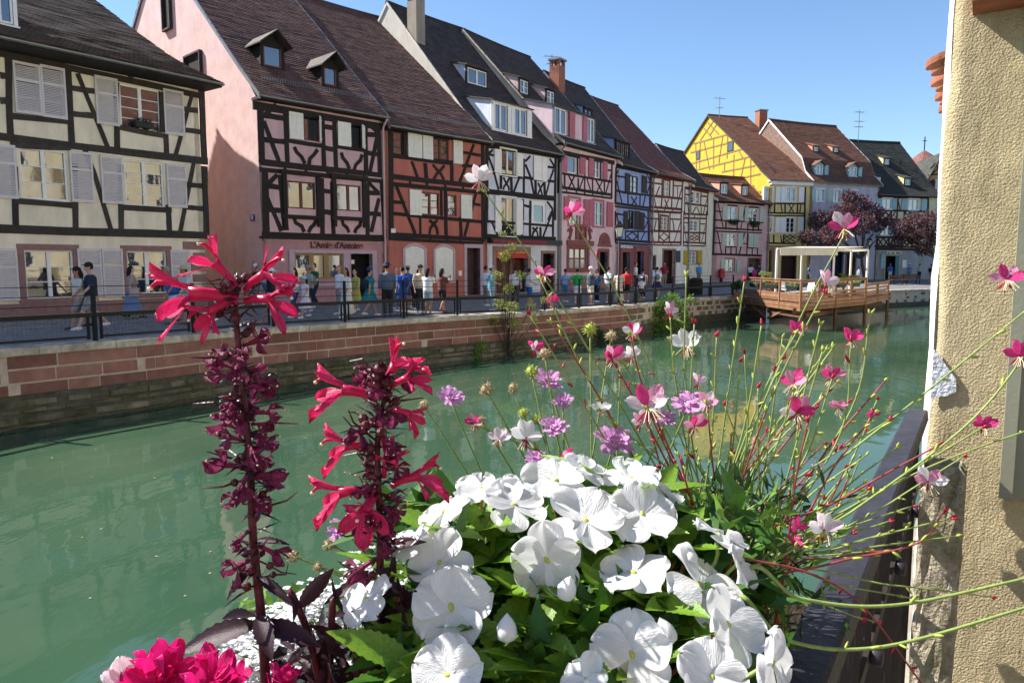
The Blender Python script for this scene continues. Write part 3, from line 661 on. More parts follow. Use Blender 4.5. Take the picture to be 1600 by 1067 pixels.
# shop front
H.T = T4
SHOPTRIM = pm("shop_trim", (.50, .38, .42), .8, .1, 3, .1)
H.window(T4, 345, 938, 632, 1090, 3, 1, pm("shop_window_frame", (.30, .19, .07), .5), GLASS, fw=.09, mw=.25, mid=False)
X0, X1, Z0, Z1 = H.rect(345, 938, 632, 1090); f = MB(); f.box(X0 - .28, X0 - .01, -.06, .08, Z0 - .2, Z1 + .16); f.box(X1 + .01, X1 + .35, -.06, .08, 0, Z1 + .16)
xa, xb, zc, zd = H.rect(682, 930, 805, 1150); f.box(xb + .01, xb + .25, -.06, .08, 0, Z1 + .16); f.box(X0, xb + .01, -.062, .08, Z1 + .01, Z1 + .16); f.box(X0 - .28, X1, -.1, .08, Z0 - .32, Z0 - .2); f.obj("shop_front_surround", SHOPTRIM, H.root)
H.opening(T4, 682, 930, 805, 1150)
letters(H, T4, 436, 904, 748, "L'Amie d'Antoine", pm("sign_letters", (.10, .02, .035), .6), H.root, y=-.03)
H.pbox(T4, "wall_notice", WHITE_P, 700, 975, 722, 1000, .3, .32)
H.pipemat = PINK; H.downpipe(W - .1, pr[0][1])
H.finish(pr[0][1] - .05, wm2=PINKL, zsplit=H.px(500, 868)[1])
# jetty moulding under the timber floors, and street-name plate on the gable
H.box("jetty_moulding", TIMBER, -.06, W - .25, -.22, .06, H.px(500, 858)[1], H.px(500, 858)[1] + .1)
y_, z_ = H.side(395, 340, 0); PLATE = pm("blue_enamel", (.01, .02, .18), .3)
m = MB(); m.box(-.04, -.005, y_ - .17, y_ + .17, z_ - .15, z_ + .12); m.obj("street_name_plate", PLATE, H.root)
m = MB()
for k in range(3): m.box(-.045, -.039, y_ - .13 + .02 * k, y_ + .12 - .03 * k, z_ + .04 - .06 * k, z_ + .07 - .06 * k)
m.obj("plate_lettering", WHITE_P, H.root, kind="stuff")
# two small attic openings on the gable with projecting frames
for (u0, v0, u1, v1) in ((256, -10, 269, 43), (292, 92, 316, 113)):
    ya_, za_ = H.side(u0, v0, 0); yb_, zb_ = H.side(u1, v1, 0); lo, hi = min(ya_, yb_), max(ya_, yb_); zl, zh = min(za_, zb_), max(za_, zb_)
    m = MB(); m.box(-.16, 0, lo - .08, lo, zl - .08, zh + .08); m.box(-.16, 0, hi, hi + .08, zl - .08, zh + .08); m.box(-.16, 0, lo, hi, zh, zh + .08); m.box(-.18, 0, lo, hi, zl - .08, zl); o = m.obj("attic_window", TIMBER_GREY, H.root)
    m = MB(); m.face([(-.03, lo, zl), (-.03, hi, zl), (-.03, hi, zh), (-.03, lo, zh)]); m.obj("pane", DARKIN, o)
for a in ((712, 268, 850, 405), (1075, 395, 1175, 515)):
    X0, X1, Z0, Z1, Y = H.dormer(T3, *a, "gable", cheek=TIMBER, front=TIMBER, roofm=RF_DARK, rise=.5, over=.45)
    H.window(T0, 0, 0, 0, 0, 1, 1, mat=REDWOOD, local=(X0 + .12, X1 - .12, Z0 + .03, Z1 - .05), yoff=Y - .02, rec=.05)

# ---- red house
RED = plaster("red", (.50, .17, .13)); 
H = House('red', "half_timbered_house", "brick-red half-timbered house with cream plank shutters, right of the shop", RED, TIMBER)
W = H.w
pr = [(-.45, H.px(0, 0)[1])] ; H.T = T4; ez = H.px(1210, 235)[1]
ay, az = H.side(598, 30, W)
pr = [(-.45, ez), (.9, ez + 1.25), (ay, az)]
H.roof(pr, RF_PLUM, x0=0, x1=W, gmat=plaster("orange_gable", (.55, .30, .2)), verge=ZINC)
H.snow_guard(.35, .1, W - .2)
H.beams(T4, .24, [(925, 195, 1500, 280, .3), (925, 355, 1285, 400), (925, 480, 1455, 540), (925, 525, 1460, 575, .2), (925, 700, 1455, 750, .18), (930, 825, 1465, 855), (925, 850, 1465, 880, .18), (1340, 335, 1455, 355, .16), (1340, 415, 1455, 422, .16), (1395, 640, 1450, 650, .16)])
H.beams(T4, .22, [(915, 190, 920, 860, .3), (1000, 225, 1003, 355), (1120, 400, 1128, 490), (1278, 410, 1280, 510), (1462, 290, 1465, 870, .24), (1240, 560, 1245, 830), (1330, 720, 1335, 840), (1215, 555, 1218, 715, .18), (1090, 715, 1092, 820, .12)])
H.beams(T4, .17, [(1040, 390, 1075, 485), (1410, 290, 1325, 515), (950, 540, 1060, 820), (1425, 570, 1355, 835), (925, 630, 1000, 635)])
H.beams(T4, .16, [(1165, 410, 1190, 440, 1215, 465, 1232, 500), (1235, 415, 1215, 440, 1190, 465, 1172, 495), (1145, 740, 1170, 760, 1188, 785, 1195, 825), (1195, 740, 1172, 760, 1152, 785, 1145, 822)])
H.beams(T4, .14, [(1030, 495, 1031, 530), (1130, 510, 1131, 545), (1240, 525, 1241, 555), (1345, 540, 1346, 565), (1035, 835, 1036, 865), (1150, 845, 1151, 870), (1250, 845, 1251, 870), (1330, 850, 1331, 875)])
H.window(T4, 928, 215, 998, 352, 1, 3, REDWOOD, GLASS); H.window(T4, 1165, 250, 1262, 390, 2, 3, REDWOOD, GLASS, mid=True); H.window(T4, 1098, 575, 1205, 710, 2, 3, REDWOOD, GLASS); H.window(T4, 1255, 590, 1308, 715, 1, 3, REDWOOD, GLASS)
for a in ((1015, 218, 1098, 368), (1103, 233, 1163, 378), (1285, 268, 1340, 405), (1025, 560, 1095, 710), (1330, 590, 1395, 730)): H.shutter(T4, *a, CREAMSH)
for a in ((1000, 895, 1115, 1085), (1180, 900, 1285, 1090)):   # blind arched shutters in pale surrounds
    H.T = T4; X0, X1, Z0, Z1 = H.rect(*a); t = .14; f = MB(); n = 8; xm = (X0 + X1) / 2; hw = (X1 - X0) / 2
    arc = [(xm - hw + 2 * hw * k / n, Z1 - .14 + .16 * math.sin(math.pi * k / n)) for k in range(n + 1)]
    f.box(X0 - t, X0, -.06, .06, Z0 - .1, Z1 - .14); f.box(X1, X1 + t, -.06, .06, Z0 - .1, Z1 - .14); f.box(X0 - t, X1 + t, -.08, .06, Z0 - .2, Z0 - .1)
    oa = [(X0 - t + (X1 - X0 + 2 * t) * k / n, Z1 - .14 + .0 + .3 * math.sin(math.pi * (k + .0) / n) ** .7) for k in range(n + 1)]
    for k in range(n): f.prism([(arc[k][0], -.06, arc[k][1]), (arc[k + 1][0], -.06, arc[k + 1][1]), (oa[k + 1][0], -.06, oa[k + 1][1]), (oa[k][0], -.06, oa[k][1])], (0, 0, 0), (0, .1, 0))
    o = f.obj("blind_window", SHOPTRIM, H.root)
    for sx0, sx1 in ((X0 + .01, xm - .01), (xm + .01, X1 - .01)):
        l = MB(); q = [(x, z - .01) for x, z in arc if sx0 - .02 <= x <= sx1 + .02]; l.prism([(sx0, -.03, Z0 - .1), (sx1, -.03, Z0 - .1)] + [(x, -.03, z) for x, z in q[::-1]], (0, 0, 0), (0, .05, 0)); l.obj("shutter_leaf", CREAMSH, o)
H.opening(T4, 1368, 905, 1447, 1190, trim=SHOPTRIM, tw=.2, mat=pm("dark_passage", (.10, .055, .06), .9))
H.pbox(T4, "meter_box", WHITE_P, 1318, 1040, 1335, 1070, -.06, .02); H.pbox(T4, "house_number_plate", WHITE_P, 915, 790, 942, 815, -.05, .0)
H.finish(ez - .05)

# ---- white-blue house
WHB = plaster("blue_white", (.72, .74, .82)); 
H = House('white', "half_timbered_house", "pale blue-white half-timbered house with white shutters and a red awning sign", WHB, TIMBER)
W = H.w; H.T = TA; ez = H.px(480, 205)[1]
ay, az = H.side(605, 4, 0); ky, kz = H.side(733, 184, 0)
pr = [(-.4, ez), (max(.5, min(ky, 1.5)), max(kz, ez + .6)), (ay, az)]
H.roof(pr, RF_DARK, x0=-.05, x1=W, gmat=plaster("offwhite_gable", (.6, .55, .48)), verge=plaster("verge_cream", (.66, .6, .5)))
H.beams(TA, .22, [(40, 165, 900, 300, .34), (40, 480, 140, 500, .16), (200, 515, 460, 555, .16), (470, 550, 860, 605, .16), (30, 715, 850, 805, .3), (50, 275, 120, 290, .14), (755, 425, 840, 435, .14), (755, 590, 850, 600, .14), (470, 880, 560, 905, .14)])
H.beams(TA, .2, [(45, 190, 40, 1060, .24), (210, 520, 208, 690), (330, 545, 335, 720), (480, 330, 482, 740), (620, 580, 622, 750), (725, 610, 730, 760), (860, 310, 850, 1060, .24), (470, 810, 468, 1060), (560, 830, 555, 1060)])
H.beams(TA, .14, [(60, 300, 115, 450, 180, 700), (425, 560, 360, 725), (500, 400, 560, 550, 600, 750), (835, 460, 790, 590, 745, 770), (500, 360, 560, 300), (790, 330, 845, 420), (60, 270, 110, 225), (760, 840, 825, 930), (825, 930, 770, 1060)])
H.beams(TA, .13, [(240, 550, 270, 620, 300, 665, 305, 710), (310, 555, 280, 620, 245, 665, 240, 700), (650, 620, 680, 680, 700, 760), (715, 625, 680, 680, 645, 760)])
H.beams(TB, .2, [(30, 120, 830, 175, .15), (20, 300, 860, 330, .28), (25, 0, 30, 300, .22), (210, 170, 212, 290), (460, 0, 462, 310), (555, 0, 555, 310), (680, 190, 680, 315), (830, 0, 828, 320, .2)])
H.beams(TB, .13, [(100, 130, 170, 285), (240, 180, 330, 290), (330, 180, 240, 290), (285, 165, 225, 235), (360, 185, 290, 290), (430, 180, 370, 290), (820, 20, 710, 305), (585, 195, 640, 245, 650, 305), (645, 195, 595, 250, 580, 305)])
H.window(TA, 205, 225, 385, 525, 2, 1, trim=WHITE_P, tw=.1, rec=.1, glass=GLASS); H.window(TA, 595, 300, 750, 590, 2, 1, glass=GLASS)
H.window(TA, 205, 790, 380, 1250, 2, 1, trim=WHITE_P, tw=.08, glass=GLASS); H.window(TA, 580, 840, 745, 1130, 1, 1, fw=.22, glass=GLASS)
for a in ((125, 218, 208, 495), (390, 270, 462, 540), (592, 300, 690, 585), (693, 320, 752, 600), (135, 770, 205, 1200), (385, 820, 460, 1230)): H.shutter(TA, *a, WHITE_P, "panel")
H.T = TB; X0, X1, Z0, Z1 = H.rect(20, 345, 880, 395); H.box("shop_fascia", pm("fascia_dark", (.03, .027, .03), .5), 0, W, -.28, .05, Z0, Z1 + .05)
H.pbox(TB, "awning_roll", pm("awning_red", (.28, .015, .03), .6), 60, 350, 700, 385, -.36, -.285)
X0, X1, Z0, Z1 = H.opening(TB, 150, 480, 525, 830, trim=SANDSTONE, tw=.28, mat=pm("warm_shop_interior", (.10, .035, .022), .9, .7, 5, 0))
SIGNR = pm("sign_red", (.45, .03, .02), .5); sg = H.box("shop_sign", SIGNR, X0, X1, -.03, .05, Z1 - .38, Z1)
YEL = pm("sign_yellow", (.75, .5, .05), .5)
strokes(H, TB, 486, 500, ((170, 245), (262, 300), (318, 365), (385, 500)), YEL, -.034)
H.opening(TB, 705, 505, 835, 840, trim=SANDSTONE, tw=.17)
H.finish(ez - .05, zsplit=None)
H.downpipe(W - .06, ez)
X0, X1, Z0, Z1, Y = H.dormer(T5, 565, 405, 690, 510, "shed", .22, cheek=WHB, front=TIMBER); H.window(T0, 0, 0, 0, 0, 2, 1, local=(X0 + .1, X1 - .1, Z0 + .02, Z1 - .12), yoff=Y - .02, rec=.05)
X0, X1, Z0, Z1, Y = H.dormer(T5, 715, 625, 950, 795, "shed", .2, cheek=WHB, front=WHITE_P)
ww = X1 - X0
for f0, f1 in ((.06, .36), (.56, .86)): H.window(T0, 0, 0, 0, 0, 2, 1, local=(X0 + ww * f0, X0 + ww * f1, Z0 + .03, Z1 - .13), yoff=Y - .02, rec=.04)
for f0, f1 in ((.0, .06), (.37, .455), (.465, .55), (.87, .99)): H.shutter(T0, 0, 0, 0, 0, WHITE_P, "panel", local=(X0 + ww * f0, X0 + ww * f1, Z0, Z1 - .12), yoff=Y - .03)
# chimney
x_, y_, z_ = H.on_roof(652, 62); zt = z_ + 2.3
o = H.box("chimney", plaster("chimney_render", (.32, .27, .22)), x_ - .35, x_ + .35, y_ - .3, y_ + .45, z_ - .5, zt, H.roof_o); H.box("chimney_cap", ZINC, x_ - .43, x_ + .43, y_ - .38, y_ + .53, zt, zt + .12, H.roof_o)

# ---- rose house with raspberry shutters
ROSE = plaster("rose", (.78, .58, .62)); 
H = House('rose', "half_timbered_house", "pale rose house with raspberry shutters and a carved sandstone window", ROSE, TIMBER)
W = H.w; H.T = TA; ez = H.px(1240, 225)[1]
ay, az = H.side(724, 47, 0)
pr = [(-.4, ez), (.8, ez + 1.0), (ay, az)]
H.roof(pr, RF_DARK, x0=-.05, x1=W, gmat=plaster("rose_gable", (.6, .5, .42)), verge=plaster("verge_tan", (.5, .42, .33)))
H.beams(TA, .2, [(900, 250, 1560, 380, .3), (890, 495, 1530, 605, .15), (890, 665, 1530, 760, .2), (890, 720, 1530, 800, .15), (1470, 465, 1530, 470, .12)])
H.beams(TA, .15, [(895, 300, 890, 740, .2), (968, 510, 966, 670), (1130, 560, 1128, 700), (1208, 330, 1206, 715), (1300, 580, 1300, 730), (1440, 590, 1440, 745), (1530, 370, 1528, 800, .2), (1120, 320, 1120, 520), (1395, 350, 1395, 575)])
H.beams(TA, .1, [(915, 510, 945, 670), (1015, 530, 1085, 680), (1085, 535, 1015, 680), (1190, 560, 1140, 700), (1230, 560, 1285, 730), (1340, 590, 1420, 740), (1420, 595, 1340, 740), (1525, 500, 1455, 745)])
H.beams(TA, .1, [(990, 690, 991, 735), (1105, 700, 1106, 750), (1205, 715, 1206, 765), (1300, 730, 1301, 780), (1412, 745, 1413, 795)])
H.window(TA, 990, 305, 1105, 500, 1, 1, glass=GLASS); H.window(TA, 1305, 350, 1385, 560, 2, 2, glass=GLASS)
H.window(TA, 1020, 805, 1145, 1120, 2, 2, trim=PINKSH, tw=.16); H.window(TA, 1315, 840, 1425, 1130, 2, 2, trim=PINKSH, tw=.16)
for a in ((915, 285, 990, 485), (1142, 315, 1208, 520), (1248, 325, 1305, 550), (1418, 365, 1470, 575), (955, 780, 1020, 1060), (1190, 815, 1255, 1125), (1258, 815, 1315, 1130), (1465, 845, 1538, 1140)): H.shutter(TA, *a, PINKSH)
CARV = pm("carved_sandstone", (.27, .10, .095), .85, .25, 5, .5, 20)
H.window(TB, 1020, 440, 1235, 690, 3, 2, mat=CARV, glass=GLASS_L, fw=.08, mw=.1, trim=CARV, tw=.3, mid=False)
H.T = TB
X0, X1, Z0, Z1 = H.rect(990, 350, 1300, 410); H.box("carved_lintel", CARV, X0, X1, -.14, .02, Z0, Z1)
X0, X1, Z0, Z1 = H.rect(1095, 190, 1220, 345); f = MB(); f.box(X0, X0 + .12, -.1, .02, Z0, Z1); f.box(X1 - .12, X1, -.1, .02, Z0, Z1); f.box(X0 - .1, X1 + .1, -.13, .02, Z1, Z1 + .16); f.box(X0 + .12, X1 - .12, -.02, .02, Z0, Z1)
f.tube([((X0 + X1) / 2, -.05, Z0), ((X0 + X1) / 2, -.07, Z0 + .5), ((X0 + X1) / 2, -.05, Z1 - .25)], [.16, .13, .06], 8); f.ball(((X0 + X1) / 2, -.06, Z1 - .16), .1); f.obj("carved_niche", CARV, H.root)
for cx, sx in ((1030, -1), (1260, 1)):
    x, z = H.px(cx, 260); f = MB()
    f.tube([(x - sx * .1, -.04, z - .6), (x + sx * .08, -.05, z - .35), (x, -.06, z - .1), (x - sx * .12, -.05, z + .2), (x + sx * .02, -.05, z + .38)], [.04, .07, .1, .12, .07], 7); f.tube([(x, -.05, z + .1), (x + sx * .25, -.05, z + .22), (x + sx * .38, -.04, z + .05)], [.06, .06, .03], 6); f.tube([(x, -.05, z - .12), (x + sx * .22, -.05, z - .3), (x + sx * .3, -.04, z - .36)], [.05, .05, .02], 6); f.obj("carved_figure", CARV, H.root)
X0, X1, Z0, Z1 = H.rect(1370, 255, 1515, 400); f = MB(); xm = (X0 + X1) / 2; hw = (X1 - X0) / 2
f.prism([(xm + hw * math.cos(math.pi * k / 12), -.04, Z0 + (Z1 - Z0) * math.sin(math.pi * k / 12)) for k in range(13)], (0, 0, 0), (0, .05, 0))
for k in range(7):
    an = math.pi * (k + .5) / 7; f.tube([(xm, -.05, Z0), (xm + hw * .92 * math.cos(an), -.05, Z0 + (Z1 - Z0) * .92 * math.sin(an))], .025, 5)
f.box(X0 - .1, X1 + .1, -.09, .02, Z0 - .14, Z0 - .0); f.obj("fanlight_carving", CARV, H.root)
H.opening(TB, 1380, 485, 1475, 900, trim=CARV, tw=.22, mat=pm("blue_dark_door", (.012, .014, .04), .6))
H.box("plinth", SANDSTONE, 0, W, -.05, .1, -.3, .9)
H.finish(ez - .05); H.downpipe(.08, ez)
for a in ((880, 470, 935, 560), (1040, 535, 1090, 620)):
    X0, X1, Z0, Z1, Y = H.dormer(T5, *a, "shed", .3, cheek=plaster("cheek_rose", (.66, .48, .48)), front=TIMBER); H.window(T0, 0, 0, 0, 0, 2, 2, local=(X0 + .08, X1 - .08, Z0 + .02, Z1 - .12), yoff=Y - .02, rec=.05)
X0, X1, Z0, Z1, Y = H.dormer(T5, 1085, 665, 1330, 825, "shed", .25, cheek=ROSE, front=ZINC); ww = X1 - X0
H.box("dormer_panel", ROSE, X0 + ww * .5, X0 + ww * .68, Y - .025, Y + .05, Z0 + .01, Z1 - .12)
for f0, f1 in ((.02, .27), (.8, .97)): H.window(T0, 0, 0, 0, 0, 2, 1, local=(X0 + ww * f0, X0 + ww * f1, Z0 + .03, Z1 - .13), yoff=Y - .02, rec=.04)
for f0, f1 in ((.34, .47), (.67, .78)): H.shutter(T0, 0, 0, 0, 0, PINKSH, local=(X0 + ww * f0, X0 + ww * f1, Z0, Z1 - .12), yoff=Y - .03)

# ---- blue house
BLUE = plaster("blue", (.30, .40, .72)); 
H = House('blue', "half_timbered_house", "narrow cornflower-blue half-timbered house with black shutters", BLUE, TIMBER)
W = H.w; H.T = TC; ez = H.px(370, 385)[1]
ay, az = H.side(850, 112, 0)
pr = [(-.4, ez), (.8, ez + .8), (ay, az)]
H.roof(pr, RF_DARK, x0=-.05, x1=W, gmat=plaster("blue_gable", (.6, .55, .5)), verge=WHITE_P)
H.beams(TC, .18, [(110, 350, 600, 450, .3), (105, 490, 230, 510, .13), (100, 690, 270, 730, .16), (270, 730, 580, 760, .16), (100, 870, 580, 935, .18), (95, 910, 575, 970, .14), (520, 575, 590, 580, .12), (110, 1010, 220, 1030, .12)])
H.beams(TC, .17, [(110, 370, 100, 880, .22), (585, 450, 575, 960, .2), (275, 740, 275, 890), (445, 760, 440, 915), (560, 590, 555, 740, .0001)][:4])
H.beams(TC, .11, [(120, 560, 190, 860), (140, 410, 110, 480), (585, 590, 540, 740), (320, 780, 400, 900), (400, 780, 320, 900), (515, 770, 485, 905), (535, 450, 580, 560)])
H.beams(TD, .16, [(105, 400, 570, 430, .2), (100, 440, 560, 470, .14), (100, 40, 210, 50, .12), (100, 0, 100, 430, .2), (555, 0, 560, 440, .2), (240, 270, 240, 400), (415, 290, 415, 410), (250, 280, 560, 285, .12)])
H.beams(TD, .1, [(115, 60, 150, 160), (260, 350, 335, 290, 405, 350), (260, 355, 335, 405, 405, 355), (510, 290, 455, 410), (550, 130, 510, 240), (500, 50, 545, 110)])
H.window(TC, 295, 490, 415, 725, 2, 3, mat=DARKSH, glass=GLASS_L); H.window(TD, 270, -10, 360, 250, 2, 2, mat=DARKSH, glass=GLASS)
for a in ((232, 455, 295, 715), (462, 490, 528, 730)): H.shutter(TC, *a, DARKSH, "panel")
for a in ((210, 0, 268, 255), (435, 20, 495, 265), (362, 0, 430, 260)): H.shutter(TD, *a, DARKSH, "panel")
H.opening(TD, 195, 570, 300, 760, trim=CARV, tw=.25, mat=pm("bar_interior", (.05, .04, .03), .9, .7, 4, 0)); H.opening(TD, 395, 560, 490, 860, trim=CARV, tw=.3)
sg = H.pbox(TD, "shop_sign", WHITE_P, 165, 482, 320, 512, -.12, -.06); strokes(H, TD, 490, 503, ((182, 200), (208, 250), (262, 282), (290, 312)), DARKIN, -.124)
H.T = TD; H.finish(ez - .05, wm2=plaster("maroon_shop", (.24, .09, .10)), zsplit=H.px(330, 475)[1]); H.downpipe(W - .05, ez)
X0, X1, Z0, Z1, Y = H.dormer(TC, 100, 10, 300, 215, "shed", .22, cheek=BLUE, front=TIMBER); ww = X1 - X0
for k in range(3): H.window(T0, 0, 0, 0, 0, 2, 3, mat=DARKSH, glass=GLASS_L, local=(X0 + ww * (.08 + .29 * k), X0 + ww * (.33 + .29 * k), Z0 + .03, Z1 - .14), yoff=Y - .02, rec=.04)
X0, X1, Z0, Z1, Y = H.dormer(T5, 1265, 645, 1315, 700, "shed", .28, cheek=BLUE, front=TIMBER); H.window(T0, 0, 0, 0, 0, 2, 2, local=(X0 + .06, X1 - .06, Z0 + .02, Z1 - .12), yoff=Y - .02, rec=.04, mat=DARKSH)
x_, y_, z_ = H.on_roof(873, 138); o = H.box("chimney", BRICK, x_ - .5, x_ + .4, y_ - .3, y_ + .5, z_ - .6, z_ + 1.5, H.roof_o)
for k in range(4): H.box("chimney_post", BRICK, x_ - .5 + (k % 2) * .7, x_ - .3 + (k % 2) * .7, y_ - .3 + (k // 2) * .6, y_ - .1 + (k // 2) * .6, z_ + 1.5, z_ + 1.9, H.roof_o)
H.box("chimney_cap", ZINC, x_ - .6, x_ + .5, y_ - .4, y_ + .6, z_ + 1.9, z_ + 2.02, H.roof_o); CH_BLUE = H.O + H.ex * x_ + H.ey * y_ + Vector((0, 0, z_ + 2))

# ---- white house with oxblood timbers
OXW = plaster("white_lime", (.86, .82, .72))
H = House('oxred', "half_timbered_house", "white half-timbered house with oxblood timbers under a brick-red roof", OXW, TIMBER_RED)
W = H.w; H.T = TC; ez = H.px(860, 500)[1]
ay, az = H.side(899, 142, 0)
pr = [(-.5, ez), (.9, ez + .8), (ay, az)]
H.roof(pr, RF_RED, x0=-.05, x1=W + .15, gmat=OXW, verge=WHITE_P, eave_mat=TIMBER_RED)
H.beams(TC, .2, [(590, 490, 1050, 560, .26), (605, 585, 750, 605, .13), (600, 765, 1020, 805, .2), (590, 920, 1020, 955, .2), (590, 970, 1020, 1000, .14), (905, 625, 1030, 630, .1), (590, 990, 1020, 1010, .1)])
H.beams(TC, .17, [(600, 480, 585, 1000, .2), (1035, 580, 1020, 1000, .2), (745, 800, 735, 930), (885, 810, 880, 940), (748, 540, 745, 790, .16), (905, 545, 900, 790, .16), (965, 630, 962, 790, .08)])
H.beams(TC, .1, [(610, 650, 665, 920), (715, 640, 690, 690, 665, 760), (785, 815, 835, 940), (840, 815, 785, 935), (1030, 640, 940, 940)])
H.beams(TC, .1, [(680, 945, 681, 985), (785, 950, 786, 990), (890, 955, 891, 995)])
H.beams(TD, .18, [(575, 100, 700, 110, .13), (860, 110, 1000, 115, .13), (575, 275, 1010, 285, .18), (565, 430, 1010, 435, .18), (565, 470, 1010, 475, .12), (580, 0, 570, 470, .2), (1015, 0, 1010, 470, .2), (705, 290, 702, 430), (850, 290, 848, 430), (702, 20, 702, 280), (860, 20, 858, 280)])
H.beams(TD, .09, [(580, 150, 635, 420), (665, 130, 655, 190, 640, 265), (895, 130, 905, 190, 915, 270), (715, 360, 775, 300, 840, 360), (715, 365, 775, 415, 840, 365), (1005, 150, 920, 420), (640, 440, 641, 470), (760, 440, 761, 470), (870, 440, 871, 470)])
H.window(TC, 770, 560, 850, 780, 2, 3, glass=GLASS_L, trim=TIMBER_RED, tw=.14); H.window(TD, 725, 75, 828, 262, 2, 3, glass=GLASS_L, trim=TIMBER_RED, tw=.14)
H.opening(TD, 760, 545, 925, 960, trim=SANDSTONE, tw=.14, mat=pm("brown_door", (.05, .02, .015), .7)); H.opening(TD, 575, 625, 655, 820, trim=SANDSTONE, tw=.1, floor=False, mat=pm("small_window_dark", (.06, .02, .015), .7), name="low_window")
H.pbox(TD, "menu_board", pm("menu_slate", (.06, .06, .065), .6), 945, 550, 1000, 710, -.05, .0)
H.finish(ez - .05); H.downpipe(W - .04, ez)

# ---- small oxblood house
SMW = plaster("ivory", (.84, .78, .60))
H = House('small', "half_timbered_house", "small ivory half-timbered house with oxblood timbers and mustard shutters", SMW, TIMBER_RED)
W = H.w; H.T = TC; ez = H.px(1250, 655)[1]; ay, az = H.side(1025, 226, 0)
pr = [(-.5, ez), (.8, ez + .7), (max(ay, 3), az)]
H.roof(pr, RF_DARK, x0=-.05, x1=W + .1, gmat=OXW, verge=WHITE_P, eave_mat=TIMBER_RED)
H.beams(TC, .18, [(1060, 650, 1400, 720, .24), (1075, 745, 1150, 755, .12), (1300, 770, 1380, 775, .12), (1065, 870, 1385, 910, .18), (1060, 1015, 1385, 1030, .16)])
H.beams(TC, .16, [(1065, 660, 1060, 1030, .18), (1385, 720, 1380, 1030, .18), (1150, 690, 1145, 880), (1290, 720, 1285, 900)])
H.beams(TC, .09, [(1080, 780, 1130, 1010), (1150, 900, 1150, 1015), (1220, 920, 1165, 1020), (1230, 920, 1275, 1020), (1375, 800, 1320, 1020), (1295, 920, 1293, 1020)])
H.beams(TD, .16, [(1040, 95, 1370, 105, .16), (1045, 160, 1120, 165, .1), (1280, 175, 1350, 180, .1), (1040, 295, 1360, 305, .16), (1040, 430, 1350, 445, .16), (1040, 475, 1340, 485, .12), (1050, 0, 1042, 480, .18), (1368, 0, 1350, 480, .18), (1120, 110, 1118, 430), (1275, 120, 1270, 430)])
H.beams(TD, .07, [(1060, 20, 1085, 95), (1130, 330, 1265, 410), (1130, 410, 1265, 330), (1130, 370, 1195, 320, 1265, 370), (1130, 372, 1195, 412, 1265, 372), (1055, 200, 1085, 420), (1350, 200, 1300, 420), (1125, 60, 1126, 95), (1200, 60, 1201, 95), (1290, 60, 1291, 95)])
H.window(TC, 1155, 705, 1200, 865, 1, 4, glass=GLASS); H.window(TC, 1228, 715, 1275, 875, 1, 4, glass=GLASS); H.window(TD, 1135, 130, 1250, 280, 2, 3, glass=GLASS_L)
H.window(TD, 1115, 560, 1225, 730, 2, 3, glass=GLASS_L, trim=SANDSTONE, tw=.1)
for a in ((1045, 545, 1112, 745), (1232, 545, 1295, 745)): H.shutter(TD, *a, MUSTSH)
H.finish(ez - .05)

# ---- salmon house with sage shutters
SAL = plaster("salmon", (.70, .44, .42))
H = House('salmon', "half_timbered_house", "salmon-pink house with pale sage shutters and two lean-to dormers", SAL, TIMBER)
W = H.w; H.T = TE; ez = H.px(500, 490)[1]; ay, az = H.side(1090, 269, 0)
pr = [(-.45, ez), (.7, ez + .55), (max(3.2, min(ay, 6)), max(az, ez + 2.3))]
H.roof(pr, RF_BRN, x0=-.3, x1=W + .1, gmat=SAL, verge=WHITE_P)
H.beams(TE, .18, [(160, 485, 835, 530, .28), (150, 620, 250, 630, .12), (150, 745, 820, 780, .14), (150, 855, 800, 890, .16), (150, 900, 800, 925, .12)])
H.beams(TE, .16, [(150, 490, 130, 1060, .26), (305, 760, 303, 870), (460, 780, 458, 890), (608, 790, 606, 900), (680, 800, 680, 900), (755, 800, 753, 900)])
H.beams(TE, .1, [(195, 520, 265, 850), (575, 550, 510, 860), (185, 910, 215, 1060)])
H.beams(TE, .2, [(325, 540, 465, 550, .14), (620, 565, 765, 575, .14)])
H.beams(TF, .16, [(130, 260, 240, 265, .1), (535, 270, 600, 275, .1), (295, 315, 450, 320, .12), (600, 330, 745, 335, .12), (0, 415, 800, 440, .2)])
H.beams(TF, .12, [(140, 100, 120, 420, .24), (300, 320, 295, 430), (372, 325, 372, 430), (447, 325, 445, 435), (605, 130, 590, 440), (668, 340, 668, 440), (745, 140, 740, 440), (185, 110, 245, 420), (560, 130, 485, 435)])
H.window(TE, 322, 560, 450, 750, 2, 3, glass=GLASS); H.window(TE, 620, 585, 742, 770, 2, 3, glass=GLASS); H.window(TF, 310, 135, 435, 310, 2, 3, glass=GLASS); H.window(TF, 295, 490, 415, 655, 2, 3, glass=GLASS, trim=SANDSTONE, tw=.12)
for a in ((252, 560, 320, 745), (475, 560, 535, 755), (560, 575, 618, 770), (768, 590, 845, 775)): H.shutter(TE, *a, GREENSH)
for a in ((245, 125, 308, 305), (465, 130, 535, 315), (612, 140, 678, 325), (682, 145, 745, 330), (230, 490, 290, 665), (450, 500, 500, 670)): H.shutter(TF, *a, GREENSH)
H.opening(TF, 612, 480, 780, 740, mat=pm("souvenir_interior", (.14, .09, .07), .9, .8, 6, 0), trim=SANDSTONE, tw=.12)
H.finish(ez - .05); H.downpipe(W - .05, ez)
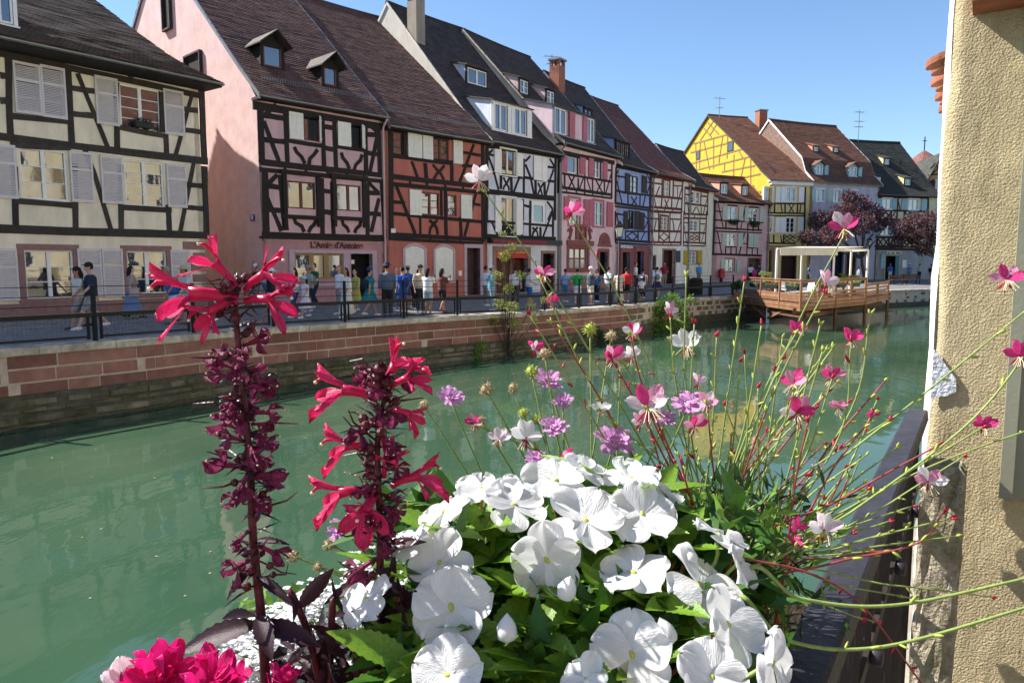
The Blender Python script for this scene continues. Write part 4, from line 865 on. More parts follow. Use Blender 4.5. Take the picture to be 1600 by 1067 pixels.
for a in ((225, 225, 330, 385), (522, 258, 610, 405)):
    X0, X1, Z0, Z1, Y = H.dormer(TE, *a, "shed", .12, cheek=plaster("cheek_salmon", (.66, .34, .24)), front=TIMBER); H.window(T0, 0, 0, 0, 0, 2, 2, local=(X0 + .1, X1 - .1, Z0 + .03, Z1 - .15), yoff=Y - .02, rec=.04)
SALMON = H

# ---- yellow house with the big gambrel gable
YELG = plaster("yellow", (.62, .365, .035), tint=(.52, .31, .035)); YELF = plaster("ochre", (.76, .60, .26))
TAN = pm("timber_tan", (.22, .15, .07), .8, .2, 5, .2)
H = House('yellow', "half_timbered_house", "tall yellow house with a curved gambrel gable and brick chimney", YELG, TIMBER)
W = H.w
pts = [H.side(*q, 0) for q in ((1193, 283), (1182, 268), (1173, 243), (1108, 180))]
ry = pts[-1][0]; pts[0] = (-.35, pts[0][1])
pts = [pts[0], (max(.25, min(pts[1][0], 1.2)), pts[1][1]), (max(1.2, pts[2][0]), pts[2][1]), pts[3]]
H.roof(pts, RF_BRN, x0=-.18, x1=W, gmat=YELG, verge=TIMBER_GREY, eave_mat=WHITE_P)
Yprof = pts
def gbeam(p, q, w_=.16):
    a, b = H.side(*p, 0), H.side(*q, 0); A, B_ = Vector((-.03, a[0], a[1])), Vector((-.03, b[0], b[1])); t = (B_ - A).normalized(); nn = Vector((0, -t.z, t.y)) * w_ / 2
    m = MB(); m.prism([A + nn, B_ + nn, B_ - nn, A - nn], (0, 0, 0), (.08, 0, 0)); m.obj("timber_beam", TAN, H.root)
def g7(x0, y0, x1, y1, w_=.16): gbeam((1000 + x0 * .2, 130 + y0 * .2), (1000 + x1 * .2, 130 + y1 * .2), w_)
for a in ((420, 475, 690, 400), (395, 545, 740, 455), (385, 635, 800, 515), (440, 680, 860, 575), (640, 695, 900, 645), (780, 745, 940, 710), (575, 295, 470, 450), (600, 320, 545, 410), (500, 355, 560, 425), (530, 310, 615, 400), (435, 470, 440, 670), (470, 465, 465, 665), (500, 460, 545, 680), (575, 430, 575, 670), (645, 420, 615, 630), (685, 405, 680, 590), (735, 560, 730, 730), (660, 625, 660, 690), (820, 590, 785, 755), (865, 590, 865, 790), (770, 525, 800, 580), (880, 800, 880, 860), (870, 860, 945, 850)): g7(*a)
for (u0, v0, u1, v1) in ((1138, 222, 1146, 236), (1089, 237, 1094, 249)):
    ya_, za_ = H.side(u0, v0, 0); yb_, zb_ = H.side(u1, v1, 0); m = MB(); m.box(-.05, 0, min(ya_, yb_), max(ya_, yb_), zb_, za_); o = m.obj("attic_window", TIMBER_GREY, H.root)
    m = MB(); m.box(-.06, -.05, min(ya_, yb_) + .12, max(ya_, yb_) - .12, zb_ + .12, za_ - .12); m.obj("pane", GLASS, o)
H.wm = YELF
H.T = TE; xs_ = H.px(1400, 300)[0]
H.beams(TE, .16, [(845, 515, 1400, 520, .14), (855, 645, 1400, 655, .16), (855, 685, 1400, 690, .12), (1405, 290, 1390, 1060, .2), (905, 520, 905, 640), (980, 520, 978, 640), (1125, 520, 1125, 640), (1300, 520, 1295, 640), (1065, 520, 1085, 640, .1), (1180, 530, 1245, 640, .1), (1245, 530, 1180, 640, .1), (1345, 530, 1330, 640, .1)])
H.beams(TF, .16, [(830, 265, 1270, 270, .16), (830, 310, 1270, 315, .12), (900, 150, 897, 265), (968, 150, 966, 265), (1105, 150, 1100, 265), (1060, 160, 1080, 265, .1), (1110, 150, 1270, 255, .08), (1110, 255, 1270, 155, .08), (1190, 150, 1270, 205, .08), (1110, 205, 1190, 255, .08), (1110, 200, 1185, 155, .08)])
H.window(TE, 840, 295, 945, 490, 2, 3, trim=WHITE_P, tw=.12); H.window(TE, 1145, 295, 1265, 490, 2, 3, trim=WHITE_P, tw=.12); H.window(TE, 840, 710, 945, 915, 2, 3, trim=WHITE_P, tw=.12); H.window(TE, 1140, 715, 1255, 920, 2, 3, trim=WHITE_P, tw=.12)
for a in ((990, 285, 1058, 500), (1065, 285, 1132, 500), (1310, 290, 1385, 500), (985, 710, 1052, 925), (1056, 710, 1122, 925), (1300, 705, 1375, 925)): H.shutter(TE, *a, WHITE_P, "panel")
H.T = TE; z_ = H.px(1150, 262)[1]; H.box("cornice", WHITE_P, 0, W, -.25, .02, z_, Yprof[0][1] - .16)
H.opening(TF, 850, 370, 935, 700, trim=SANDSTONE, tw=.3); H.opening(TF, 1070, 440, 1285, 700, mat=pm("cafe_interior", (.05, .02, .02), .9))
H.finish(Yprof[0][1] - .1)
H.prof = Yprof
for u0, u1, v0, v1 in ((1197, 1209, 254, 270), (1232, 1244, 256, 272)):
    a = H.on_roof(u0, v0); b = H.on_roof(u1, v1); m = MB()
    m.face([(a[0], a[1] - .08, a[2] + .05), (b[0], a[1] - .08, a[2] + .05), (b[0], b[1] - .08, b[2] + .05), (a[0], b[1] - .08, b[2] + .05)]); f = m.obj("skylight", GLASS, H.roof_o)
x_, y_, z_ = H.on_roof(1189, 193); H.box("chimney", BRICK, x_ - .5, x_ + .5, y_ - .4, y_ + .4, z_ - .8, z_ + 1.3, H.roof_o); H.box("chimney_cap", ZINC, x_ - .58, x_ + .58, y_ - .48, y_ + .48, z_ + 1.3, z_ + 1.42, H.roof_o)

# ---- lilac house
LIL = plaster("lilac", (.56, .51, .58))
H = House('lilac', "town_house", "plain lilac plastered house with teal shutters and brown mansard roof", LIL, TIMBER)
W = H.w
pts = [H.side(*q, 0) for q in ((1269, 284), (1260, 268), (1254, 246), (1202, 187))]
pts = [(-.35, pts[0][1]), (max(.3, min(pts[1][0], 1.)), pts[1][1]), (max(1.1, pts[2][0]), pts[2][1]), pts[3]]
H.roof(pts, RF_BRN, x0=-.1, x1=W + .1, gmat=pm('gable_weathered_boards', (.20, .13, .10), .9, .3, 3, .3), verge=WHITE_P, eave_mat=plaster("cornice_cream", (.62, .56, .36)))
LP_ = pts
for a in ((470, 580, 540, 675), (610, 585, 665, 680), (742, 590, 795, 690)): H.window(T8, *a, 2, 3, trim=WHITE_P, tw=.12)
for a in ((440, 572, 470, 675), (545, 575, 560, 678), (563, 575, 605, 680), (688, 582, 728, 680), (800, 590, 830, 690)): H.shutter(T8, *a, TEALSH if a[0] != 563 else GREENSH, "panel")
for a in ((470, 805, 530, 880), (610, 810, 660, 885)): H.window(T8, *a, 2, 3, trim=WHITE_P, tw=.12)
for a in ((425, 795, 468, 885), (665, 800, 700, 885)): H.shutter(T8, *a, TEALSH, "panel")
H.opening(T0, 1298, 392, 1318, 434, mat=pm("restaurant_interior", (.015, .02, .05), .8)); H.opening(T0, 1322, 396, 1336, 434, mat=pm("brown_gate", (.06, .02, .018), .7), trim=SANDSTONE, tw=.15)
H.finish(LP_[0][1] - .05)
for a in ((468, 385, 530, 465), (730, 400, 795, 478)):
    X0, X1, Z0, Z1, Y = H.dormer(T8, *a, "gable", cheek=TEALSH, front=TEALSH, rise=.35, over=.2); H.window(T0, 0, 0, 0, 0, 2, 3, local=(X0 + .1, X1 - .1, Z0 + .03, Z1 - .1), yoff=Y - .02, rec=.04)
    H.shutter(T0, 0, 0, 0, 0, TEALSH, "panel", local=(X1 + .12, X1 + .62, Z0, Z1 - .05), yoff=Y - .02)
for a in ((452, 240, 495, 285), (608, 248, 650, 292)):
    X0, X1, Z0, Z1, Y = H.dormer(T8, *a, "shed", .35, cheek=plaster("cheek_brick", (.60, .28, .17)), front=TIMBER); H.window(T0, 0, 0, 0, 0, 2, 1, local=(X0 + .08, X1 - .08, Z0 + .03, Z1 - .12), yoff=Y - .02, rec=.04)

# ---- brown timbered house
BRW = plaster("pale_yellow", (.76, .66, .42)); BRT = pm("timber_maroon", (.06, .022, .02), .75, .3, 6, .3, rnd=.2)
H = House('brown', "half_timbered_house", "dark-roofed half-timbered inn with diamond braces and pale blue shutters", BRW, BRT)
W = H.w
a0 = H.side(1311, 218, 0); H.T = TG; ez = H.px(1060, 45)[1]
pts = [(-.5, ez), (1.2, ez + 1.0), (max(4.5, min(a0[0], 8)), max(a0[1], ez + 6))]
H.roof(pts, RF_BLK, x0=-.2, x1=W + .3, gmat=BRW, eave_mat=BRT)
BP_ = pts
H.beams(TG, .22, [(690, 60, 1370, 70, .3), (690, 230, 1360, 240, .22), (690, 345, 1360, 350, .2), (690, 375, 1360, 380, .14), (680, 565, 1350, 570, .22), (680, 680, 1350, 690, .22), (670, 710, 1350, 725, .3)])
H.beams(TG, .2, [(675, 40, 660, 720, .3), (1360, 70, 1350, 700, .24), (985, 70, 970, 340), (690, 80, 690, 340), (960, 380, 955, 560), (755, 240, 755, 340), (900, 240, 898, 340), (1065, 240, 1063, 340), (1160, 240, 1158, 340), (1240, 240, 1238, 340), (725, 570, 724, 680), (870, 570, 870, 680), (945, 575, 943, 680), (1030, 575, 1028, 680), (1160, 575, 1158, 680)])
H.beams(TG, .12, [(690, 100, 730, 340), (985, 100, 1010, 220), (900, 340, 950, 245)] + [l for x in (760, 830, 1070, 1165) for l in ((x, 250, x + 70, 340), (x + 70, 250, x, 340))] + [l for x in (730, 800, 1035, 1095) for l in ((x, 575, x + 70, 680), (x + 70, 575, x, 680))] + [(880, 680, 920, 575), (960, 575, 1000, 680)])
H.window(TG, 790, 85, 905, 215, 2, 2, trim=WHITE_P, tw=.12, glass=GLASS_L); H.window(TG, 1120, 95, 1235, 225, 2, 3, trim=WHITE_P, tw=.12, glass=GLASS_L); H.window(TG, 770, 410, 880, 540, 2, 3, trim=WHITE_P, tw=.12); H.window(TG, 1080, 410, 1190, 545, 2, 3, trim=WHITE_P, tw=.12)
for a in ((712, 85, 780, 215), (910, 80, 965, 215), (1025, 90, 1095, 215), (1275, 95, 1340, 235)): H.shutter(TG, *a, TEALSH)
for a in ((700, 400, 755, 530), (890, 400, 940, 540), (1000, 400, 1070, 530)): H.shutter(TG, *a, TEALSH)
H.window(TG, 635, 770, 715, 940, 2, 3, glass=GLASS); H.shutter(TG, 765, 770, 815, 960, TEALSH)
H.opening(TG, 825, 800, 985, 1060, trim=plaster("doorway_ochre", (.55, .42, .2)), tw=.2); H.pbox(TG, "door_leaf", pm("teal_door", (.05, .2, .25), .5), 945, 800, 990, 1060, -.06, .0)
sg = H.pbox(TG, "inn_sign", WHITE_P, 835, 745, 1020, 778, -.1, -.03); strokes(H, TG, 752, 773, ((848, 880), (895, 935), (950, 1012)), TIMBER, -.104)
H.pbox(TG, "menu_board", WHITE_P, 1035, 850, 1085, 945, -.06, 0)
H.finish(ez - .05, wm2=plaster("grey_ground_floor", (.42, .38, .36)), zsplit=H.px(1000, 740)[1])
for T, a in ((T8, (1005, 335, 1050, 390)), (T8, (930, 475, 985, 540)), (T8, (1165, 490, 1215, 550))):
    X0, X1, Z0, Z1, Y = H.dormer(T, *a, "shed", .35, cheek=plaster("cheek_yellow", (.72, .6, .3)), front=TIMBER); H.window(T0, 0, 0, 0, 0, 2, 2, local=(X0 + .1, X1 - .1, Z0 + .03, Z1 - .14), yoff=Y - .02, rec=.04)

# ---- orange gabled house behind, its gable to the square
FP['orange'] = ((at(1436, 420, 92).x, 92), R(101), 9.5)
ORA = plaster("orange", (.66, .34, .15)); H = House('orange', "half_timbered_house", "orange gable-fronted half-timbered house behind the inn", ORA, TIMBER_GREY)
H.T = T0; W = H.w; xl, zl = H.px(1440, 283); xr, zr = H.px(1472, 242); zl2 = zl
m = MB(); m.prism([(0, 0, -.3), (W, 0, -.3), (W, 0, zl - 1), (xr, 0, zr), (0, 0, zl - 1)], (0, 0, 0), (0, 8, 0)); m.obj("front_wall", ORA, H.root)
m = MB()
for sg, xx in ((-1, -.6), (1, W + .6)): m.prism([(xr, -.5, zr + .12), (xx, -.5, zl - 1.75), (xx, 8.5, zl - 1.75), (xr, 8.5, zr + .12)], (0, 0, 0), (0, 0, .18))
me = m.mesh("roof", RF_BLK); me.uv_layers.new(name="UVMap"); link("roof", me, H.root)
H.beams(T8, .16, [(1300, 545, 1520, 510, .2), (1330, 620, 1520, 600, .2), (1350, 470, 1520, 450), (1370, 420, 1440, 350), (1400, 380, 1470, 450), (1440, 340, 1520, 430), (1380, 460, 1500, 360), (1340, 560, 1345, 700), (1390, 500, 1400, 700), (1520, 480, 1510, 700), (1410, 600, 1460, 700), (1490, 610, 1430, 700)])
H.holes = []; H.window(T8, 1405, 500, 1485, 580, 2, 1, yoff=-.06, local=H.rect(1407, 503, 1485, 580)) if False else None
H.T = T8; a = H.rect(1407, 503, 1485, 580); H.window(T0, 0, 0, 0, 0, 2, 1, local=a, yoff=-.1, rec=.06)
for q in ((1355, 510, 1400, 585), (1487, 495, 1510, 575)): H.shutter(T8, *q, DARKSH)

# ---- slender tiled spire far behind
p = at(1441, 290, 120); zt = at(1441, 236, 120).z; zb_ = at(1441, 270, 120).z
tw = thing("church_spire", "slender red-tiled pointed spire rising behind the inn roof", "spire", (p.x, p.y, 0))
m = MB(); rb = 5.6; rows = [[Vector((rb * f * math.cos(2 * math.pi * k / 8 + .2), rb * f * math.sin(2 * math.pi * k / 8 + .2), z)) for k in range(8)] for f, z in ((1.0, zb_ - 2), (.62, zb_ + (zt - zb_) * .3), (.04, zt))]
m.grid(rows, 0, True); me = m.mesh("spire_roof", RF_RED); me.uv_layers.new(name="UVMap"); link("spire_roof", me, tw)
m = MB(); m.box(-4, 4, -4, 4, 0, zb_ - 2); m.obj("tower", plaster("tower_stone", (.4, .3, .24)), tw)
m = MB(); m.tube([(0, 0, zt - .3), (0, 0, zt + 2.2)], .08, 6); m.box(-.35, .35, -.03, .03, zt + 1.5, zt + 1.6); m.obj("weathervane", IRON, tw)
# ------------------------------------------------------------------ small builders
def bar(m, p, q, w_, h_, mi=0, up=Vector((0, 0, 1))):
    p, q = Vector(p), Vector(q); t = (q - p).normalized(); a = t.cross(up)
    a = a.normalized() if a.length > 1e-4 else Vector((1, 0, 0)); b = a.cross(t).normalized()
    m.prism([p + a * w_ / 2 + b * h_ / 2, p - a * w_ / 2 + b * h_ / 2, p - a * w_ / 2 - b * h_ / 2, p + a * w_ / 2 - b * h_ / 2], p, q, mi)
def barobj(name, p, q, w_, h_, mat, parent):
    m = MB(); bar(m, p, q, w_, h_); return m.obj(name, mat, parent)
def leafcard(m, c, t, nrm, L, W_, mi=0, fold=.25):
    """one pointed leaf: two folded halves, tip bent"""
    t = t.normalized(); s_ = t.cross(nrm)
    s_ = s_.normalized() if s_.length > 1e-4 else t.orthogonal().normalized(); n_ = s_.cross(t)
    a = c; b = c + t * L * .5 + n_ * L * .06; d = c + t * L - n_ * L * .08
    l = c + t * L * .42 + s_ * W_ / 2 + n_ * W_ * fold; r = c + t * L * .42 - s_ * W_ / 2 + n_ * W_ * fold
    k = len(m.v); m.v += [tuple(a), tuple(l), tuple(d), tuple(b), tuple(r)]
    m.f += [(k, k + 3, k + 1), (k + 1, k + 3, k + 2), (k, k + 4, k + 3), (k + 3, k + 4, k + 2)]; m.m += [mi] * 4
def rvec(rg): 
    while True:
        v = Vector((rg.uniform(-1, 1), rg.uniform(-1, 1), rg.uniform(-1, 1)))
        if .05 < v.length < 1: return v.normalized()
def crown(rg, clumps, n, L, squash=.8):
    m = MB()
    tot = sum(r ** 2 for _, r in clumps)
    for c, r in clumps:
        c = Vector(c)
        for _ in range(int(n * r * r / tot)):
            d = rvec(rg); p = c + Vector((d.x, d.y, d.z * squash)) * r * rg.uniform(.25, 1.05) ** .6
            leafcard(m, p, (rvec(rg) + d * .5 + Vector((0, 0, -.2))), rvec(rg) + Vector((0, 0, .8)), L * rg.uniform(.6, 1.3), L * rg.uniform(.4, .65))
    return m
BARK = pm("bark", (.085, .065, .05), .9, .35, 8, .6, 20)
PLUM = pm("plum_leaves", (.12, .055, .06), .55, .35, 4, 0, trans=.25)
GREENL = pm("green_leaves", (.14, .27, .035), .5, .35, 6, 0, trans=.35)
GREEND = pm("dark_green_leaves", (.03, .075, .018), .5, .3, 6, 0, trans=.25)
OLIVEL = pm("olive_leaves", (.27, .30, .07), .5, .3, 6, 0, trans=.35)

def tree(name, label, cat, base, clumps, trunk_r, n, L, mat, seed, forks, bark=BARK):
    rg = random.Random(seed); t = thing(name, label, cat, base); B0 = Vector(base)
    m = MB(); fk = Vector(forks) - B0
    m.tube([(0, 0, -.2), fk * .3 + Vector((.05, 0, 0)), fk * .7 - Vector((.06, 0, 0)), fk], [trunk_r * 1.3, trunk_r, trunk_r * .85, trunk_r * .7], 9)
    for c, r in clumps:
        e = Vector(c) - B0; mid = fk.lerp(e, .5) + rvec(rg) * .25 * r
        m.tube([fk - Vector((0, 0, .15)), mid, e], [trunk_r * .5, trunk_r * .3, trunk_r * .1], 6)
        for _ in range(5): m.tube([fk.lerp(e, rg.uniform(.4, .9)), e + rvec(rg) * r * .8], [trunk_r * .15, trunk_r * .04], 4)
    m.obj("trunk", bark, t)
    cm = crown(rg, [(Vector(c) - B0, r) for c, r in clumps], n, L); cm.obj("crown", mat, t)
    return t

# ------------------------------------------------------------------ railing on the quay
SMIN, SMAX = 1.0, upto(1148)
rl = thing("quay_railing", "black iron quay railing with wire strands and mesh panels along the canal wall", "railing")
def rp(s, z): p, d = qframe(s, -.2, z); return p
def rpost(s): return rp(s, 0)
nb = int((SMAX - SMIN) / 2.35); stp = (SMAX - SMIN) / nb
wires = []
for i in range(nb + 1):
    s = SMIN + stp * i; barobj("post", rp(s, .02), rp(s, 1.3), .08, .08, IRON, rl)
    if i == nb: break
    a, b = s + .14, s + stp - .14
    barobj("rail", rp(s, .62), rp(s + stp, .62), .07, .1, IRON, rl); barobj("lower_rail", rp(a, .12), rp(b, .12), .05, .05, IRON, rl)
    for q in (a, b): barobj("upright", rp(q, .06), rp(q, .6), .05, .05, IRON, rl)
    m = MB()
    for z in (1.27, 1.06, .84): m.tube([rp(s, z), rp(s + stp, z)], .009, 4, cap=False)
    m.obj("wire_strand", IRON, rl, kind="stuff")
    if s < upto(760):
        m = MB(); k = a + .08
        while k < b: m.tube([rp(k, .12), rp(k, .6)], .003, 3, cap=False); k += .085
        for z in (.22, .32, .42, .52): m.tube([rp(a, z), rp(b, z)], .003, 3, cap=False)
        m.obj("wire_mesh", ZINC, rl, kind="stuff")

# ------------------------------------------------------------------ people
SKIN = [pm("skin_light", (.52, .30, .21), .6, .08, 8, 0), pm("skin_tan", (.38, .20, .125), .6, .08, 8, 0), pm("skin_fair", (.60, .38, .28), .6, .08, 8, 0)]
CLOTH = {}
def cloth(c):
    if c not in CLOTH: CLOTH[c] = pm("cloth_%d" % len(CLOTH), c, .85, .12, 9, .3, 25)
    return CLOTH[c]
WHT, NAVY, BLK, GRY, LBL, BLU, TEAL, GRN, REDC, BEI, DEN, BRN, YLW, DKR = (.75, .76, .80), (.015, .025, .055), (.015, .014, .016), (.22, .23, .25), (.34, .52, .68), (.03, .12, .5), (.02, .22, .26), (.02, .36, .09), (.62, .02, .03), (.52, .43, .32), (.07, .13, .25), (.13, .05, .04), (.48, .46, .12), (.28, .02, .05)
HAIRD, HAIRG, HAIRB = (.018, .012, .010), (.32, .30, .28), (.10, .06, .03)
def remeshed(parts, voxel, name, mat, parent, extra=None):
    m = MB()
    for pts, rr, sq in parts:
        pts = [Vector(p) for p in pts]; rows = []; n = 10
        for i, p in enumerate(pts):
            t = (pts[min(i + 1, len(pts) - 1)] - pts[max(i - 1, 0)]).normalized()
            a = Vector((1, 0, 0)) - t * t.x
            a = a.normalized() if a.length > .2 else Vector((0, 1, 0)); b = t.cross(a)
            rows.append([p + (a * math.cos(2 * math.pi * k / n) * sq + b * math.sin(2 * math.pi * k / n)) * rr[i] for k in range(n)])
        st = len(m.v); m.grid(rows, 0, True); m.f.append(tuple(st + k for k in range(n - 1, -1, -1))); m.m.append(0); e = st + (len(pts) - 1) * n; m.f.append(tuple(e + k for k in range(n))); m.m.append(0)
    me = m.mesh(name, mat); o = bpy.data.objects.new(name, me); COL.objects.link(o)
    md = o.modifiers.new("r", 'REMESH'); md.mode = 'VOXEL'; md.voxel_size = voxel; md.use_smooth_shade = True
    sm = o.modifiers.new("s", 'SMOOTH'); sm.iterations = 3; sm.factor = .5
    dg = bpy.context.evaluated_depsgraph_get(); me2 = bpy.data.meshes.new_from_object(o.evaluated_get(dg)); bpy.data.objects.remove(o)
    me2.materials.clear(); me2.materials.append(mat)
    if extra:
        v0 = len(me2.vertices); vs = [tuple(v.co) for v in me2.vertices] + extra.v; fs = [tuple(p.vertices) for p in me2.polygons] + [tuple(i + v0 for i in f) for f in extra.f]
        mi = [0] * len(me2.polygons) + extra.m; me3 = bpy.data.meshes.new(name); me3.from_pydata(vs, [], fs); me3.materials.append(mat); me3.materials.append(EYE); me3.polygons.foreach_set("material_index", mi)
        me3.polygons.foreach_set("use_smooth", [True] * len(me3.polygons)); me2 = me3
    return link(name, me2, parent)
EYE = pm("eye_dark", (.02, .015, .012), .4, 0, 1, 0)
NPEOPLE = 0
def person(label, u, v, h, az, top, bot, hair=HAIRD, walk=0.0, arms="down", hat=None, lower="trousers", sleeve=.45, skin=0, bag=None, fat=1.0, longhair=False, shoe=WHT, group=None, pos=None, lean=0.0):
    """az: world heading the person faces, degrees right of straight ahead; walk: stride in metres"""
    global NPEOPLE; NPEOPLE += 1
    if pos is None:
        hit = BV.ray_cast(CAM, ray(u, v).normalized()); P = hit[0] if hit[0] else at(u, v, 40)
    else: P = Vector((pos[0], pos[1], gz(*pos)))
    t = thing("person", label, "person", P, -R(az), group); k = h / 1.75; V = lambda *c: Vector(c) * k
    st = walk / 2
    hipz = .90 - abs(st) * .08; ly = lean
    def leg(sx, s_):
        hip = V(sx * .09, 0, hipz); an = V(sx * .095, s_, .08 + (.07 if s_ < -.1 else 0)); kn = V(sx * .1, s_ * .45 + .05 + (.04 if walk else 0), .48)
        return hip, kn, an
    legs = [leg(-1, st), leg(1, -st)]
    sh = V(0, ly, 1.42); nk = V(0, ly * 1.05 + .01, 1.50); hd = V(0, ly * 1.15 + .03, 1.645)
    def arm(sx, mode):
        s0 = V(sx * .185 * fat ** .3, ly, 1.40)
        if mode == "down": return s0, V(sx * .25 * fat ** .4, ly - .03 - sx * st * .35, 1.13), V(sx * .25 * fat ** .4, ly + .08 - sx * st * .75, .88)
        if mode == "phone": return s0, V(sx * .24, ly + .12, 1.17), V(sx * .09, ly + .34, 1.36)
        if mode == "hip": return s0, V(sx * .34, ly - .1, 1.16), V(sx * .2, ly + .05, 1.0)
        if mode == "bent": return s0, V(sx * .25, ly, 1.14), V(sx * .15, ly + .25, 1.08)
        return s0, V(sx * .24, ly, 1.13), V(sx * .22, ly + .1, .9)
    A = [arm(-1, arms), arm(1, arms if arms != "onephone" else "phone")]
    parts = [([V(0, 0, hipz - .06), V(0, ly * .2, 1.02), V(0, ly * .6, 1.2), V(0, ly, 1.38), nk - V(0, 0, .06)], [.13 * k, .125 * k * fat, .13 * k * fat, .125 * k, .06 * k], 1.3),
             ([nk - V(0, 0, .08), hd - V(0, 0, .06)], [.055 * k, .052 * k], 1),
             ([hd + V(0, .01, -.125), hd + V(0, .02, -.085), hd + V(0, .008, -.03), hd + V(0, 0, .04), hd + V(0, -.01, .09), hd + V(0, -.01, .115)], [.035 * k, .065 * k, .085 * k, .092 * k, .07 * k, .03 * k], .85),
             ([hd + V(0, .085, .0), hd + V(0, .115, -.035)], [.014 * k, .018 * k], 1), ([hd + V(-.085, 0, .01), hd + V(-.09, -.01, -.03)], [.018 * k, .014 * k], 1), ([hd + V(.085, 0, .01), hd + V(.09, -.01, -.03)], [.018 * k, .014 * k], 1)]
    for hip, kn, an in legs:
        parts += [([hip, hip.lerp(kn, .5), kn, kn.lerp(an, .35) - V(0, .02, 0), an], [.088 * k * fat ** .5, .075 * k * fat ** .4, .054 * k, .052 * k, .036 * k], 1), ([an + V(0, -.05, -.03), an + V(0, .08, -.045), an + V(0, .17, -.06)], [.036 * k, .038 * k, .02 * k], 1.1)]
    ex = MB()
    for (s0, el, wr), sx in zip(A, (-1, 1)):
        d = (wr - el).normalized(); parts += [([s0, s0.lerp(el, .5), el, el.lerp(wr, .3), wr], [.055 * k, .046 * k, .038 * k, .037 * k, .026 * k], 1), ([wr, wr + d * .045 * k, wr + d * .085 * k], [.026 * k, .034 * k, .03 * k], .6)]
        sd = d.cross(Vector((sx, 0, 0)))
        sd = sd.normalized() if sd.length > .1 else Vector((0, 1, 0))
        for q in range(4):
            b0 = wr + d * .085 * k + sd * (q - 1.5) * .016 * k; L_ = (.055, .068, .07, .06)[q] * k; ex.tube([b0, b0 + d * L_ * .55, b0 + d * L_ + Vector((-sx * .018, 0, 0)) * k], [.0085 * k, .008 * k, .006 * k], 5)
        b0 = wr + d * .03 * k + sd * .03 * k; ex.tube([b0, b0 + (d * .03 + sd * .025) * k, b0 + (d * .06 + sd * .025) * k], [.010 * k, .009 * k, .007 * k], 5)
    for sx in (-1, 1): ex.ball(hd + V(sx * .032, .082, .005), .011 * k, 6, 4, 1)
    ex.tube([hd + V(-.022, .094, -.062), hd + V(0, .1, -.062), hd + V(.022, .094, -.062)], .006 * k, 4, 1)
    remeshed(parts, .021, "body", SKIN[skin], t, ex)
    C1 = cloth(top); C2 = cloth(bot)
    sp = [([V(0, 0, .90), V(0, ly * .2, 1.02), V(0, ly * .6, 1.2), V(0, ly, 1.37), V(0, ly, 1.445)], [.158 * k * fat, .15 * k * fat, .152 * k * fat, .15 * k * fat ** .5, .085 * k], 1.26)]
    for s0, el, wr in A:
        if sleeve > 0:
            f = sleeve; end = s0.lerp(el, min(1, f * 2)) ; pts = [s0 + Vector((0, 0, .01 * k)), s0.lerp(el, min(1, f * 2) * .5), end]; rr = [.074 * k, .068 * k, .06 * k]
            if f > .5: pts.append(el.lerp(wr, (f - .5) * 2)); rr = [.074 * k, .064 * k, .056 * k, .045 * k]
            sp.append((pts, rr, 1))
    remeshed(sp, .024, "dress" if lower == "dress" else "shirt", C1, t)
    if lower in ("trousers", "shorts"):
        pp = [([V(0, 0, 1.0), V(0, 0, .92), V(0, 0, .8)], [.142 * k * fat, .148 * k * fat, .12 * k], 1.22)]; cut = 1.0 if lower == "trousers" else .0
        for hip, kn, an in legs:
            if lower == "trousers": pp.append(([hip, hip.lerp(kn, .5), kn, kn.lerp(an, .5), an + V(0, 0, .02)], [.105 * k, .095 * k, .08 * k, .072 * k, .07 * k], 1))
            else: pp.append(([hip, hip.lerp(kn, .5), hip.lerp(kn, .92)], [.108 * k, .105 * k, .095 * k], 1))
        remeshed(pp, .024, lower, C2, t)
    elif lower in ("skirt", "dress", "longskirt"):
        zend = {"skirt": .55, "dress": .42, "longskirt": .16}[lower]; m = MB(); rows = []
        for i in range(7):
            f = i / 6; z = (.96 + (zend - .96) * f) * k; rx = (.16 + .09 * f) * k * fat; ry_ = (.13 + .06 * f + abs(st) * .5 * f) * k
            rows.append([Vector((rx * math.cos(2 * math.pi * q / 20) * (1 + .05 * f * math.cos(q * 5)), ry_ * math.sin(2 * math.pi * q / 20) * (1 + .05 * f * math.cos(q * 5)), z)) for q in range(20)])
        m.grid(rows, 0, True); m.obj("skirt", C2, t, smooth=True)
    for i, (hip, kn, an) in enumerate(legs):
        m = MB(); m.tube([an + V(0, -.075, -.04), an + V(0, -.02, -.035), an + V(0, .08, -.045), an + V(0, .175, -.055), an + V(0, .2, -.06)], [.03 * k, .046 * k, .046 * k, .034 * k, .012 * k], 8); m.obj("shoe", cloth(shoe), t, smooth=True)
    # hair and hats
    HM = cloth(hair); hp = [([hd + V(0, -.03, -.06), hd + V(0, -.03, .0), hd + V(0, -.018, .07), hd + V(0, -.01, .125)], [.075 * k, .094 * k, .092 * k, .035 * k], .92)]
    if longhair: hp.append(([hd + V(0, -.05, .02), hd + V(0, -.1, -.12), hd + V(0, -.12, -.3)], [.08 * k, .075 * k, .03 * k], 1.1))
    if not (hat and hair == HAIRG): remeshed(hp, .02, "hair", HM, t)
